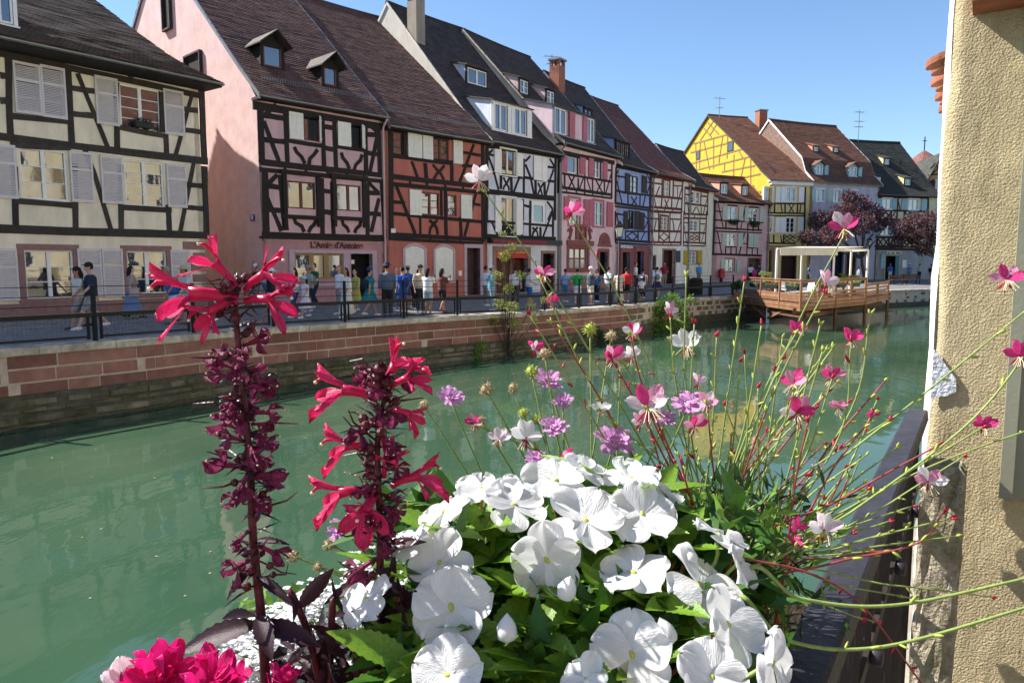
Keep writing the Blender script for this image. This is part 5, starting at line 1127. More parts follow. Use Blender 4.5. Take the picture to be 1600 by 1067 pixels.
    if hat:
        kind, hc = hat; m = MB()
        if kind == "cap":
            m.ball(hd + V(0, -.005, .05), .103 * k, 12, 8, 0, (1, 1.08, .85)); m.prism([hd + V(-.075, .07, .055), hd + V(.075, .07, .055), hd + V(.06, .17, .04), hd + V(-.06, .17, .04)], (0, 0, 0), (0, 0, .012))
        else:
            b = {"bucket": .15, "sun": .2}[kind]; rows = []
            for r_, z in ((b, .03), (b * .85, .055), (.103, .07), (.1, .13), (.06, .155), (.005, .158)): rows.append([hd + V(r_ * math.cos(2 * math.pi * q / 16), r_ * math.sin(2 * math.pi * q / 16), z) for q in range(16)])
            m.grid(rows, 0, True)
        m.obj("hat", cloth(hc), t, smooth=True)
    if bag:
        kind, bc = bag
        if kind == "backpack":
            remeshed([([V(0, ly * .4 - .17, 1.0), V(0, ly * .6 - .2, 1.15), V(0, ly - .19, 1.36)], [.1 * k, .12 * k, .09 * k], 1.35)], .024, "backpack", cloth(bc), t)
            m = MB()
            for sx in (-1, 1): m.tube([V(sx * .1, -.12, 1.4), V(sx * .12, ly + .0, 1.46), V(sx * .12, ly + .145 * fat, 1.3), V(sx * .13, .06, 1.08), V(sx * .12, -.14, 1.02)], .016 * k, 5)
            m.obj("backpack_strap", cloth(bc), t, kind="stuff")
        else:
            m = MB(); c = V(.27, -.02, .9); m.prism([c + V(-.03, -.16, -.14), c + V(-.03, .16, -.14), c + V(-.03, .13, .12), c + V(-.03, -.13, .12)], (0, 0, 0), (.08 * k, 0, 0)); m.obj("shoulder_bag", cloth(bc), t)
            m = MB(); m.tube([c + V(0, -.1, .12), V(.2, ly, 1.45), c + V(0, .1, .12)], .01, 5); m.obj("bag_strap", cloth(bc), t)
    if arms in ("phone", "onephone"):
        hnd = A[1][2] + (A[1][2] - A[1][1]).normalized() * .1 * k; m = MB(); m.box(-.04, .04, -.005, .005, -.075, .075); ph = m.obj("phone", IRON, None, loc=t.matrix_basis @ hnd); ph.rotation_euler = (R(-10), 0, -R(az)); tag(ph, "dark mobile phone held up by the " + label[:1].lower() + label[1:], "phone", "phones held by tourists")
        if len(ph['label'].split()) > 16: ph['label'] = " ".join(ph['label'].split()[:16])
    return t
RIGHT, LEFT = 44, -136
Lx = [
 ("man in navy t-shirt, grey shorts and black cap striding along the quay", 146, 514, 1.8, LEFT, dict(top=NAVY, bot=GRY, walk=.75, hat=("cap", BLK), lower="shorts")),
 ("woman in pale grey top walking close behind the man in navy", 127, 514, 1.68, LEFT, dict(top=(.5, .5, .5), bot=GRY, walk=.5, hat=("cap", BLK), lower="shorts", longhair=True, shoe=BLK)),
 ("dark-haired woman in beige cardigan and long blue skirt with a pale tote", 208, 497, 1.68, RIGHT, dict(top=(.36, .29, .26), bot=(.15, .22, .40), walk=.6, lower="longskirt", longhair=True, bag=("tote", (.45, .36, .34)), shoe=BLK, sleeve=.6)),
 ("grey-haired man in bright blue shirt and white checked shorts", 273, 506, 1.7, LEFT, dict(top=BLU, bot=(.55, .6, .7), hair=HAIRG, walk=.3, lower="shorts", lean=.12, bag=("backpack", TEAL), skin=1, fat=1.15, shoe=BRN)),
 ("man in straw hat and white checked shorts stooping by the railing", 298, 506, 1.7, LEFT, dict(top=(.5, .52, .58), bot=(.55, .6, .7), hat=("sun", (.45, .36, .2)), walk=.45, lower="shorts", shoe=BRN, lean=.1)),
 ("woman in white sun hat, dark vest and pale jeans", 425, 495, 1.62, RIGHT, dict(top=BLK, bot=(.25, .36, .5), hat=("sun", WHT), walk=.3, sleeve=.2)),
 ("man in sky-blue shirt near the shop corner", 416, 479, 1.78, RIGHT, dict(top=LBL, bot=DEN, walk=.3)),
 ("person in black t-shirt and white cap beside the shop wall", 402, 478, 1.7, LEFT, dict(top=BLK, bot=GRY, hat=("cap", WHT), skin=1)),
 ("woman in white blouse and dark blue flared jeans", 462, 496, 1.66, LEFT, dict(top=WHT, bot=(.02, .06, .2), walk=.35, longhair=True, bag=("tote", BLK), sleeve=.6)),
 ("girl in white patterned dress and light blue hat", 478, 497, 1.38, LEFT, dict(top=(.62, .62, .74), bot=(.62, .62, .74), walk=.5, lower="dress", hat=("bucket", LBL), longhair=True, sleeve=.2)),
 ("man in grey cap and sage t-shirt behind the girl in the dress", 484, 487, 1.72, LEFT, dict(top=(.32, .35, .33), bot=NAVY, walk=.2, hat=("cap", GRY), bag=("backpack", GRY))),
 ("man in dark green t-shirt before the shop window", 493, 481, 1.78, LEFT, dict(top=(.02, .10, .05), bot=NAVY, walk=.3)),
 ("balding man in white shirt walking beside the woman in white", 532, 491, 1.75, LEFT, dict(top=WHT, bot=GRY, hair=(.25, .16, .11), walk=.3)),
 ("woman in long loose white dress walking along the railing", 542, 496, 1.68, LEFT, dict(top=(.66, .64, .6), bot=(.66, .64, .6), walk=.4, lower="longskirt", longhair=True, sleeve=.7, fat=1.25)),
 ("woman in mustard yellow summer dress", 557, 488, 1.6, LEFT, dict(top=YLW, bot=YLW, lower="dress", walk=.3, longhair=True)),
 ("woman in teal dress and blue bucket hat with a small backpack", 578, 494, 1.68, RIGHT, dict(top=TEAL, bot=TEAL, lower="skirt", walk=.7, hat=("bucket", (.03, .06, .14)), bag=("backpack", NAVY))),
 ("tall man in denim vest, dark trousers and navy bucket hat", 606, 495, 1.86, -20, dict(top=(.08, .11, .17), bot=BLK, hat=("bucket", NAVY), sleeve=.9, shoe=BLK)),
 ("person in sunglasses and grey top behind the tall man in the vest", 619, 483, 1.66, 150, dict(top=GRY, bot=DEN)),
 ("man in royal blue shirt and shorts with a navy backpack", 630, 488, 1.72, -40, dict(top=BLU, bot=(.03, .10, .35), lower="shorts", bag=("backpack", (.02, .04, .2)))),
 ("man in grey cap and blue shirt beside the one with the navy backpack", 638, 481, 1.72, 10, dict(top=(.05, .12, .3), bot=DEN, hat=("cap", GRY), lower="shorts")),
 ("person all in black bending forward by the blind windows", 647, 484, 1.6, 60, dict(top=BLK, bot=BLK, lean=.2)),
 ("man in black cap and open beige shirt", 657, 489, 1.8, 150, dict(top=BEI, bot=BLK, hat=("cap", BLK), sleeve=.6)),
 ("long-haired woman in white t-shirt and denim shorts photographing the houses", 669, 493, 1.7, 25, dict(top=WHT, bot=(.42, .5, .55), lower="shorts", longhair=True, arms="phone", sleeve=.4)),
 ("long-haired woman in brown top and black shorts holding up a phone", 691, 489, 1.68, 40, dict(top=(.15, .055, .045), bot=BLK, lower="shorts", longhair=True, arms="phone", walk=.4, skin=1, shoe=BRN)),
 ("man in aqua polo, pale jeans and grey cap holding something at his waist", 768, 486, 1.78, 80, dict(top=(.17, .42, .48), bot=(.22, .32, .42), hat=("cap", GRY), arms="bent")),
 ("man in white t-shirt standing behind the man in the aqua polo", 759, 478, 1.75, 60, dict(top=WHT, bot=GRY)),
 ("woman in white t-shirt and dark trousers with a cream shoulder bag", 805, 476, 1.7, 0, dict(top=WHT, bot=NAVY, bag=("tote", BEI), hair=HAIRD)),
 ("woman in white floral blouse and bright blue shorts", 827, 478, 1.66, 70, dict(top=(.62, .62, .62), bot=(.02, .14, .36), lower="shorts", arms="bent", fat=1.15)),
 ("teenage boy in light blue t-shirt and blue shorts", 883, 472, 1.62, 30, dict(top=(.28, .42, .66), bot=(.08, .2, .4), lower="shorts")),
 ("man in bright green t-shirt and white shorts with hands on hips", 902, 474, 1.66, 10, dict(top=GRN, bot=WHT, lower="shorts", arms="hip", fat=1.1)),
 ("man in charcoal t-shirt and white cap photographing", 922, 477, 1.78, 70, dict(top=(.07, .10, .12), bot=(.62, .58, .5), lower="shorts", hat=("cap", WHT), hair=HAIRG, arms="phone", fat=1.1)),
 ("woman in blue top between the photographer and the doorway", 933, 472, 1.62, -120, dict(top=(.04, .2, .42), bot=NAVY, longhair=True)),
 ("man in pale blue shirt and sand shorts", 950, 474, 1.78, 60, dict(top=(.46, .60, .70), bot=BEI, lower="shorts", fat=1.1)),
 ("long-haired woman in cream maxi dress by the lamp post", 967, 474, 1.68, 20, dict(top=(.58, .52, .44), bot=(.6, .55, .47), lower="longskirt", longhair=True, hair=HAIRB)),
 ("man in bright red t-shirt and black shorts", 978, 472, 1.74, 20, dict(top=REDC, bot=BLK, lower="shorts", fat=1.1)),
 ("young man in white t-shirt in front of the blue house door", 993, 455, 1.8, 100, dict(top=WHT, bot=BLK)),
 ("person in white top with dark straps near the white-shirted child", 1004, 466, 1.62, 10, dict(top=(.6, .6, .62), bot=NAVY, bag=("backpack", NAVY))),
 ("small child in white t-shirt and navy shorts", 1002, 470, 1.25, 0, dict(top=WHT, bot=NAVY, lower="shorts", hat=("bucket", WHT))),
 ("woman in white t-shirt and navy skirt with a grey-green backpack", 1026, 464, 1.72, 5, dict(top=WHT, bot=(.015, .02, .09), lower="skirt", bag=("backpack", (.22, .23, .2)), fat=1.15)),
 ("man in dark red polo standing outside the white house door", 1038, 452, 1.78, 170, dict(top=DKR, bot=GRY, lower="shorts", hair=HAIRG, arms="hip", fat=1.15)),
 ("man in bright blue polo and khaki shorts beside the mustard shutters", 1092, 438, 1.76, 160, dict(top=(.05, .28, .66), bot=(.18, .16, .12), lower="shorts", fat=1.15)),
 ("woman in white blouse at the souvenir shop doorway", 1173, 438, 1.65, 30, dict(top=WHT, bot=BLK, longhair=True)),
 ("child in fuchsia top at the souvenir shop doorway", 1179, 438.5, 1.3, 20, dict(top=(.6, .02, .25), bot=(.6, .02, .25))),
 ("person in dark blue anorak at the souvenir shop doorway", 1186, 438, 1.68, -30, dict(top=(.02, .03, .16), bot=NAVY)),
 ("waiter in dark blue shirt crossing the terrace square", 1263, 438, 1.76, 90, dict(top=(.01, .04, .09), bot=BLK)),
 ("person in grey-blue shirt behind the terrace plants", 1342, 440, 1.7, 90, dict(top=(.2, .26, .34), bot=NAVY)),
 ("woman in cobalt blouse and white trousers outside the inn door", 1391, 438, 1.7, 180, dict(top=(.05, .16, .55), bot=WHT, hair=HAIRB)),
 ("person in white sun hat and blue shirt before the inn", 1421, 438, 1.7, 10, dict(top=(.18, .28, .42), bot=GRY, hat=("sun", WHT))),
 ("person in pale green shirt and dark trousers before the inn", 1437, 438.5, 1.7, 0, dict(top=(.42, .46, .34), bot=BLK)),
 ("person with a black backpack by the square's tree", 1455, 440, 1.72, 60, dict(top=(.5, .5, .5), bot=BEI, bag=("backpack", BLK))),
]
FARD = {1038: 57, 993: 52, 1092: 63, 1173: 69.5, 1179: 69, 1186: 70, 1263: 62, 1342: 62, 1391: 76.5, 1421: 76, 1437: 76.5, 1455: 73}
for lb, u, v, h, az, kw in Lx:
    if u in FARD: q = at(u, 420, FARD[u]); kw['pos'] = (q.x, q.y)
    person(lb, u, v, h, az, skin=kw.pop('skin', NPEOPLE % 3), **kw)

# ------------------------------------------------------------------ street lamps
LAMPG = pm("lamp_milk_glass", (.72, .70, .62), .35, .05, 3, 0)
def lamp(label, u, v, hgt, pos=None):
    hit = BV.ray_cast(CAM, ray(u, v).normalized())[0] if pos is None else Vector(pos)
    t = thing("street_lamp", label, "street lamp", hit, group="old lanterns on posts")
    m = MB(); m.tube([(0, 0, 0), (0, 0, .12), (0, 0, .7), (0, 0, .75), (0, 0, hgt - .75)], [.13, .11, .075, .05, .035], 10); m.obj("post", IRON, t, smooth=True)
    m = MB(); z0 = hgt - .75
    for s_ in (-1, 1): m.tube([(0, 0, z0 - .12), (s_ * .14, 0, z0 - .06), (s_ * .17, 0, z0 + .06)], .015, 6)
    m.obj("bracket", IRON, t)
    def ring(r, z): return [Vector((r * math.cos(math.pi / 2 * k + math.pi / 4), r * math.sin(math.pi / 2 * k + math.pi / 4), z)) for k in range(4)]
    m = MB(); m.grid([ring(.12, z0), ring(.24, z0 + .45)], 0, True); m.obj("lantern_glass", LAMPG, t)
    m = MB()
    for a, b in zip(ring(.125, z0), ring(.245, z0 + .45)): m.tube([a, b], .014, 5)
    m.grid([ring(.29, z0 + .44), ring(.28, z0 + .5), ring(.12, z0 + .64), ring(.1, z0 + .7), ring(.02, z0 + .76)], 0, True); m.grid([ring(.14, z0 - .04), ring(.14, z0 + .02)], 0, True); m.obj("lantern_frame", IRON, t)
    return t
lamp("black lantern lamp post at the railing before the blue house", 966, 477, 3.95)
lamp("lantern lamp post beside the purple tree on the square", 1355, 440, 4.3)

# ------------------------------------------------------------------ terrace over the water
WOOD = pm("deck_wood", (.24, .125, .065), .6, .3, 3, .25, 30, rnd=.25); WOODD = pm("deck_wood_dark", (.14, .065, .035), .7, .3, 3, .25, 30, rnd=.2)
PW = pm("terrace_white", (.76, .75, .70), .6, .05, 3, 0); CANV = pm("awning_canvas", (.60, .57, .48), .8, .1, 2, .1)
dk = thing("terrace_deck", "timber cafe deck on posts over the water with plank parapet", "deck")
A_, B_, C_, D_ = Vector((14.3, 45.4, 0)), Vector((14.9, 38, 0)), Vector((21.1, 44, 0)), Vector((25.5, 50, 0))
E_ = Vector((27.0, 57, 0)); FZ = -.33
m = MB(); m.prism([(p.x, p.y, FZ - .08) for p in (A_, B_, C_, D_, E_, Vector((16.5, 48, 0)))], (0, 0, 0), (0, 0, .08)); m.obj("deck_floor", WOODD, dk)
for (p, q, zt, zb, n, lit) in ((A_, B_, .86, FZ, 3, 1), (B_, C_, .86, FZ, 4, 0), (C_, D_, .5, FZ - .25, 2, 0)):
    P0 = lambda t, z: Vector((p.x + (q.x - p.x) * t, p.y + (q.y - p.y) * t, z))
    for z_ in (FZ - .14, FZ - .33): barobj("fascia_board", P0(0, z_), P0(1, z_), .06, .17, WOOD, dk)
    barobj("hand_rail", P0(0, zt), P0(1, zt), .16, .05, WOOD, dk)
    for i in range(0 if p is A_ else 1, n + 1): barobj("parapet_post", P0(i / n, FZ - .42), P0(i / n, zt - .03), .11, .11, WOOD, dk)
    for i in range(n):
        for k in range(3 if lit else 3):
            z_ = FZ + .12 + k * (.15 if lit else .2); barobj("parapet_board", P0((i + .02) / n, z_), P0((i + .98) / n, z_), .03, .135 if lit else .11, WOOD, dk)
        barobj("rail_board", P0((i + .02) / n, zt - .1), P0((i + .98) / n, zt - .1), .03, .1, WOOD, dk)
for p in (B_, B_.lerp(A_, .55), B_.lerp(C_, .5), C_, D_): 
    m = MB(); m.tube([(p.x + .25, p.y + .5, -2.4), (p.x + .25, p.y + .5, FZ - .3)], .1, 8); m.obj("pile", PW if p == B_.lerp(A_, .55) else WOODD, dk)
pb = B_.lerp(A_, .55) + Vector((.25, .5, 0))
for q in (B_.lerp(A_, .2), B_.lerp(A_, .9)): barobj("brace", (pb.x, pb.y, -1.45), (q.x + .2, q.y + .3, FZ - .35), .12, .12, WOOD, dk)
for k in range(7):
    f = k / 6; a_ = B_.lerp(A_, f) + Vector((.35, .3, -.75)); b2 = (B_.lerp(C_, f) if f < .99 else C_) + Vector((-.1, .45, -.75)); barobj("shade_joist", a_ , b2 + (b2 - a_).normalized() * .1, .14, .3, WOODD, dk)  # dark boards added below the deck to deepen the shade under it
barobj("shade_bearer", B_ + Vector((.3, .55, -1.0)), A_ + Vector((.3, 0, -1.0)), .2, .24, WOODD, dk); barobj("shade_bearer", B_ + Vector((.45, .6, -1.0)), D_ + Vector((-.3, .3, -1.0)), .2, .24, WOODD, dk)  # lower dark beams, likewise added to darken the gap above the water
# flower troughs hung on the parapet
TROUGH = pm("trough_plastic", (.02, .022, .022), .5, .1, 5, 0); PETW = pm("petal_mixed_white", (.7, .62, .6), .5, .1, 5, 0, trans=.2); PETP = pm("petal_mixed_pink", (.62, .2, .25), .5, .2, 5, 0, trans=.2)
def trough(label, p, q, t0, t1, z, seed, cat="flower trough"):
    rg = random.Random(seed); a = p.lerp(q, t0); b = p.lerp(q, t1); c = (a + b) / 2; d = (b - a).normalized(); L_ = (b - a).length
    t = thing("flower_trough", label, cat, (c.x, c.y, z), math.atan2(d.y, d.x), group="planters hung on the terrace parapet")
    m = MB(); rows = [[Vector((sx * L_ / 2 * f, sy * .1 * f, zz)) for sx, sy in ((-1, -1), (1, -1), (1, 1), (-1, 1))] for f, zz in ((.82, 0), (1, .2), (.93, .2), (.9, .16))]
    m.grid(rows, 0, True); m.f.append((3, 2, 1, 0)); m.m.append(0); m.obj("box", TROUGH, t)
    m = MB(); f = MB()
    for _ in range(160): leafcard(m, Vector((rg.uniform(-.5, .5) * L_ * .95, rg.uniform(-.12, .12), .17 + rg.uniform(0, .14))), rvec(rg) + Vector((0, 0, .6)), rvec(rg), .1, .06)
    m.obj("foliage", GREENL, t, kind="stuff")
    for _ in range(60):
        c_ = Vector((rg.uniform(-.5, .5) * L_ * .95, rg.uniform(-.14, .12), .22 + rg.uniform(0, .16)))
        for k in range(3): leafcard(f, c_, rvec(rg), rvec(rg), .06, .05)
    f.obj("blossom", (PETW, PETP)[seed % 2], t, kind="stuff")
for i, (tt, lab) in enumerate((((.08, .26), "black trough of pale flowers on the deck parapet's corner bay"), ((.40, .60), "black trough of white flowers on the deck parapet's middle bay"), ((.74, .93), "black trough of pink flowers on the deck parapet's bay beside the quay"))): trough(lab, B_ + Vector((.16, 0, 0)), A_ + Vector((.16, 0, 0)), *tt, .3, 60 + i)
for i, tt in enumerate(((.3, .45), (.58, .72), (.8, .95))): trough(("black trough hung inside the deck's canal-side parapet, first after the corner", "black trough hung inside the deck's canal-side parapet, second after the corner", "black trough hung at the deck's low end parapet")[i], B_ + Vector((-.15, .2, 0)), C_ + Vector((-.15, .2, 0)), *tt, .35, 70 + i)
pg = thing("pergola", "white-posted terrace pergola with a rolled beige awning", "pergola", (18, 45, 0))
PP = [at(1214, 400, 45.5), at(1253, 400, 50), at(1303, 400, 46), at(1356, 400, 50), at(1330, 400, 53)]
for p in PP: barobj("post", (p.x - 18, p.y - 45, FZ), (p.x - 18, p.y - 45, 2.55), .11, .11, PW, pg)
loc = lambda p, z: Vector((p.x - 18, p.y - 45, z))
for a, b in ((0, 2), (1, 4), (2, 3), (0, 1), (3, 4), (2, 4)): barobj("beam", loc(PP[a], 2.6), loc(PP[b], 2.6), .09, .11, PW, pg)
m = MB(); bk0, bk1 = loc(PP[1], 2.78), loc(PP[1] + Vector((4.2, .2, 0)), 2.78); f0, f1 = loc(PP[0] + Vector((.1, -.3, 0)), 2.62), loc(PP[2] + Vector((.1, -.3, 0)), 2.62)
m.prism([f0, f1, bk1, bk0], (0, 0, 0), (0, 0, .05)); m.prism([f0 + Vector((0, 0, .02)), f1 + Vector((0, 0, .02)), f1 + Vector((0, 0, -.42)), f0 + Vector((0, 0, -.42))], (0, 0, 0), (0, .04, 0)); m.obj("awning", CANV, pg)
def chair(label, x, y, rz, seatc):
    t = thing("garden_chair", label, "chair", (x, y, FZ), rz, group="terrace chairs")
    m = MB(); m.box(-.24, .24, -.22, .24, .40, .44); m.obj("seat", PW, t)
    m = MB(); rows = [[Vector((.25 * math.sin(a), -.22 - .1 * math.cos(a) - (z - .44) * .25, z * (1 if z < .9 else 1) + (.06 * math.cos(a) if z > .8 else 0))) for a in [-1.1 + 2.2 * k / 8 for k in range(9)]] for z in (.44, .6, .75, .92)]; m.grid(rows); m.obj("backrest", cloth(seatc), t)
    for sx in (-.2, .2):
        for sy in (-.2, .2): barobj("leg", (sx * 1.1, sy * 1.1, 0), (sx, sy, .41), .035, .035, PW, t)
        barobj("armrest", (sx * 1.25, -.2, .62), (sx * 1.25, .22, .64), .05, .03, PW, t)
chair("white resin garden chair with green back panel under the awning", at(1243, 420, 46).x, 46, R(30), (.02, .16, .10)); chair("white resin garden chair beside the chair with the green back", at(1229, 420, 46).x, 46, R(200), (.7, .7, .68)); chair("white resin garden chair pushed against the deck parapet", at(1262, 420, 42.5).x, 42.5, R(120), (.7, .7, .68))
for i, (u, d) in enumerate(((1222, 47.5), (1275, 44), (1320, 48))):
    p = at(u, 420, d); t = thing("cafe_table", ("round white cafe table by the awning's first post", "round white cafe table behind the deck's corner parapet", "round white cafe table beneath the open pergola")[i], "table", (p.x, p.y, FZ), group="terrace tables")
    m = MB(); m.tube([(0, 0, .7), (0, 0, .735)], .42, 20); m.obj("tabletop", PW, t); m = MB(); m.tube([(0, 0, 0), (0, 0, .03), (0, 0, .06), (0, 0, .7)], [.24, .22, .04, .035], 12); m.obj("pedestal", IRON, t)
def potplant(label, u, d, h, mat, seed, pot=(.3, .12, .07), r=.3, v=None):
    rg = random.Random(seed); p = at(u, 420, d); t = thing("potted_plant", label, "potted plant", (p.x, p.y, FZ if d < 52 else gz(p.x, p.y)), group="potted plants round the terrace")
    m = MB(); m.tube([(0, 0, 0), (0, 0, .32), (0, 0, .36)], [.16, .22, .24], 12); m.obj("pot", cloth(pot), t)
    m = MB()
    for _ in range(9): m.tube([(0, 0, .3), (rg.uniform(-.15, .15), rg.uniform(-.15, .15), .3 + h * .5), (rg.uniform(-r, r), rg.uniform(-r, r), .3 + h * rg.uniform(.6, 1))], [.015, .01, .004], 4)
    m.obj("stem", BARK, t, kind="stuff")
    crown(rg, [((rg.uniform(-r, r) * .6, rg.uniform(-r, r) * .6, .35 + h * rg.uniform(.4, .95)), r * rg.uniform(.5, .8)) for _ in range(6)], 420, .14).obj("foliage", mat, t)
for i, (lb, u, d, h, mt) in enumerate((("tall leafy potted plant by the awning's first post, among a pair", 1199, 48, 1.1, OLIVEL), ("thin potted shrub next to the ochre house door", 1207, 50, 1.0, GREENL), ("low yellow-green potted plant below the pergola corner", 1297, 45, .8, OLIVEL), ("broad bright green potted plant in the middle of the pergola", 1319, 47.5, 1.0, GREENL), ("yellow-green potted bush near the pergola's end post", 1334, 48, .9, OLIVEL), ("small potted fir beside the deck's first parapet post", 1152, 44.6, .6, GREEND))): potplant(lb, u, d, h, mt, 80 + i)

# bin, red fire box, benches
hit = BV.ray_cast(CAM, ray(1087, 461).normalized())[0]
t = thing("litter_bin", "black cylindrical litter bin at the quay railing", "litter bin", hit); m = MB(); m.tube([(0, 0, .05), (0, 0, .95)], .36, 18); m.obj("drum", IRON, t)
for k in range(18): an = 2 * math.pi * k / 18; barobj("slat", (.38 * math.cos(an), .38 * math.sin(an), .03), (.38 * math.cos(an), .38 * math.sin(an), .92), .07, .02, IRON, t)
m = MB(); m.tube([(0, 0, .95), (0, 0, 1.0), (0, 0, 1.08)], [.42, .42, .2], 18); m.obj("lid", IRON, t)
o_, h_ = SALMON.O, SALMON; x_ = .55; p = o_ + h_.ex * x_ - h_.ey * .35
t = thing("red_letter_box", "red hooded box on a dark stand against the salmon house", "letter box", (p.x, p.y, gz(p.x, p.y)), math.pi / 2 - h_.h)
m = MB(); m.box(-.12, .12, -.08, .1, 0, .38); m.obj("stand", IRON, t)
m = MB(); m.prism([(.27 * math.cos(a), -.17, .95 + .27 * math.sin(a)) for a in [math.pi * k / 8 for k in range(9)]] + [(-.27, -.17, .38), (.27, -.17, .38)], (0, 0, 0), (0, .3, 0)); m.obj("box", pm("letterbox_red", (.45, .012, .02), .4, .08, 4, 0), t)
m = MB(); m.box(-.18, .18, -.18, -.17, .82, .88); m.obj("slot", IRON, t)
for i, (u, v) in enumerate(((1404, 445), (1425, 444))):
    hit = BV.ray_cast(CAM, ray(u, v).normalized())[0]; t = thing("park_bench", ("dark slatted bench on the square facing the canal, beside the pergola", "dark slatted bench on the square facing the canal, beside the second tree")[i], "bench", hit, R(12), group="benches on the square")
    for k in range(3): barobj("seat_slat", (-.85, -.18 + k * .17, .45), (.85, -.18 + k * .17, .45), .13, .04, WOODD, t); barobj("back_slat", (-.85, .24 + k * .03, .58 + k * .13), (.85, .24 + k * .03, .58 + k * .13), .03, .1, WOODD, t)
    for sx in (-.65, .65): barobj("leg", (sx, -.2, 0), (sx, -.16, .43), .06, .05, IRON, t); barobj("leg", (sx, .3, 0), (sx, .2, .5), .06, .05, IRON, t); barobj("back_support", (sx, .2, .45), (sx, .32, .95), .05, .04, IRON, t)

# aerials on the roofs
def aerial(label, u, v, d, h, arms):
    p = at(u, v, d); t = thing("tv_aerial", label, "aerial", p, R(30)); m = MB(); m.tube([(0, 0, -1.2), (0, 0, h)], .035, 5); m.obj("mast", ZINC, t)
    for z, L_ in arms:
        m = MB(); m.tube([(-L_ / 2, 0, z), (L_ / 2, 0, z + .1)], .02, 4)
        for k in range(7): x = -L_ / 2 + L_ * k / 6; m.tube([(x, -.3, z + .1 * k / 6), (x, .3, z + .1 * k / 6)], .012, 4)
        m.obj("antenna", ZINC, t)
aerial("roof aerial beside the brick chimney of the blue house", 862, 112, CH_BLUE.y, 1.2, ((1.0, 1.3), (.5, .8)))
aerial("roof aerial on the yellow house ridge", 1124, 180, 82, 2.0, ((1.7, 1.6), (.7, .9)))
aerial("tall roof aerial above the inn's dark ridge", 1341, 218, 84, 3.2, ((2.9, 1.5), (1.9, 1.5), (1.3, 1.4)))

# ------------------------------------------------------------------ trees and shrubs
p = BV.ray_cast(CAM, ray(1351, 441).normalized())[0]; D1 = p.y
c1 = [(at(u, v, D1 + dd), r * .8) for u, v, dd, r in ((1262, 372, -1, 1.1), (1282, 345, .5, 1.5), (1300, 368, -1.5, 1.6), (1318, 335, 0, 1.7), (1340, 320, 1, 1.6), (1345, 348, -1.2, 1.7), (1365, 330, .5, 1.2), (1288, 385, 1, 1.1), (1372, 352, 1, 1.0), (1326, 308, .5, 1.0), (1390, 345, 0, .8))]
tree("purple_plum_tree", "spreading purple-leaved tree in front of the lilac house", "tree", p, c1, .17, 7000, .27, PLUM, 5, p + Vector((-.4, 0, 2.4)))
p = BV.ray_cast(CAM, ray(1463, 441).normalized())[0]; D2 = p.y
c2 = [(at(u, v, D2 + dd), r * .8) for u, v, dd, r in ((1408, 358, 0, 1.4), (1428, 345, -1, 1.3), (1440, 372, 1, 1.5), (1455, 345, 0, 1.6), (1468, 368, -1, 1.5), (1400, 380, .5, .9), (1480, 345, 0, 1.6), (1442, 390, -.6, .9), (1425, 368, 1.2, 1.2), (1495, 370, 0, 1.4))]
tree("purple_plum_tree", "purple-leaved tree with pale crooked limbs in front of the inn", "tree", p, c2, .2, 5500, .27, PLUM, 6, p + Vector((-.2, 0, 2.5)), pm("bark_pale", (.22, .17, .12), .9, .35, 8, .5, 20))
def shrub(name, label, base, clumps, n, L, mat, seed, cat="shrub", stems=True):
    rg = random.Random(seed); t = thing(name, label, cat, base); B0 = Vector(base); m = MB()
    for c, r in clumps:
        e = Vector(c) - B0; m.tube([(0, 0, 0), e * .5 + rvec(rg) * .08, e], [.025, .016, .006], 5)
        for _ in range(3): m.tube([e * rg.uniform(.3, .8), e + rvec(rg) * r * .8], [.01, .003], 4)
    m.obj("stems", BARK, t, kind="stuff"); crown(rg, [(Vector(c) - B0, r) for c, r in clumps], n, L).obj("foliage", mat, t)
s_ = upto(1030); q, _ = qframe(s_, .1); b = Vector((q.x, q.y, -.9)); D3 = q.y - .4
shrub("wall_bush", "dense bright green bush growing out of the canal wall", b, [(at(u, v, D3 + dd), r) for u, v, dd, r in ((1000, 475, 0, .45), (1012, 495, -.3, .55), (1030, 480, 0, .6), (1048, 470, .4, .5), (1062, 480, .3, .45), (1045, 505, -.2, .6), (1020, 520, -.3, .5), (1070, 500, .3, .45), (1000, 508, 0, .4), (1035, 530, 0, .45), (1062, 522, .3, .4), (1080, 468, .6, .25))], 2600, .16, GREENL, 21)
s_ = upto(745); q, _ = qframe(s_, .15); b = Vector((q.x, q.y, -1.75))
shrub("wall_bush", "low fern-like bush at the foot of the wall near the sapling", b, [(at(u, v, q.y - .15), r) for u, v, r in ((742, 555, .22), (752, 540, .22), (735, 568, .25), (760, 570, .2), (722, 560, .15))], 520, .11, GREENL, 22)
s_ = upto(935); q, _ = qframe(s_, .15); b = Vector((q.x, q.y, -1.3))
shrub("wall_bush", "dark green tuft hanging on the wall below the lamp", b, [(at(u, v, q.y - .15), r) for u, v, r in ((930, 518, .3), (945, 528, .3), (920, 528, .25), (936, 540, .25))], 520, .13, GREEND, 23)
s_ = upto(790); q, _ = qframe(s_, .2); b = Vector((q.x, q.y, -1.85)); D4 = q.y - .5
cl = [(at(u, v, D4 + dd), r) for u, v, dd, r in ((788, 400, 0, .22), (800, 385, .1, .18), (778, 430, 0, .2), (812, 430, -.1, .2), (795, 450, 0, .22), (780, 475, .1, .25), (800, 480, -.2, .28), (830, 478, -.1, .22), (850, 468, 0, .15), (770, 500, 0, .18), (805, 505, 0, .25), (785, 365, 0, .14), (835, 500, 0, .15))]
shrub("sapling", "spindly sapling with sparse yellow-green leaves rising in front of the wall", b, cl, 1500, .095, OLIVEL, 24, "sapling")
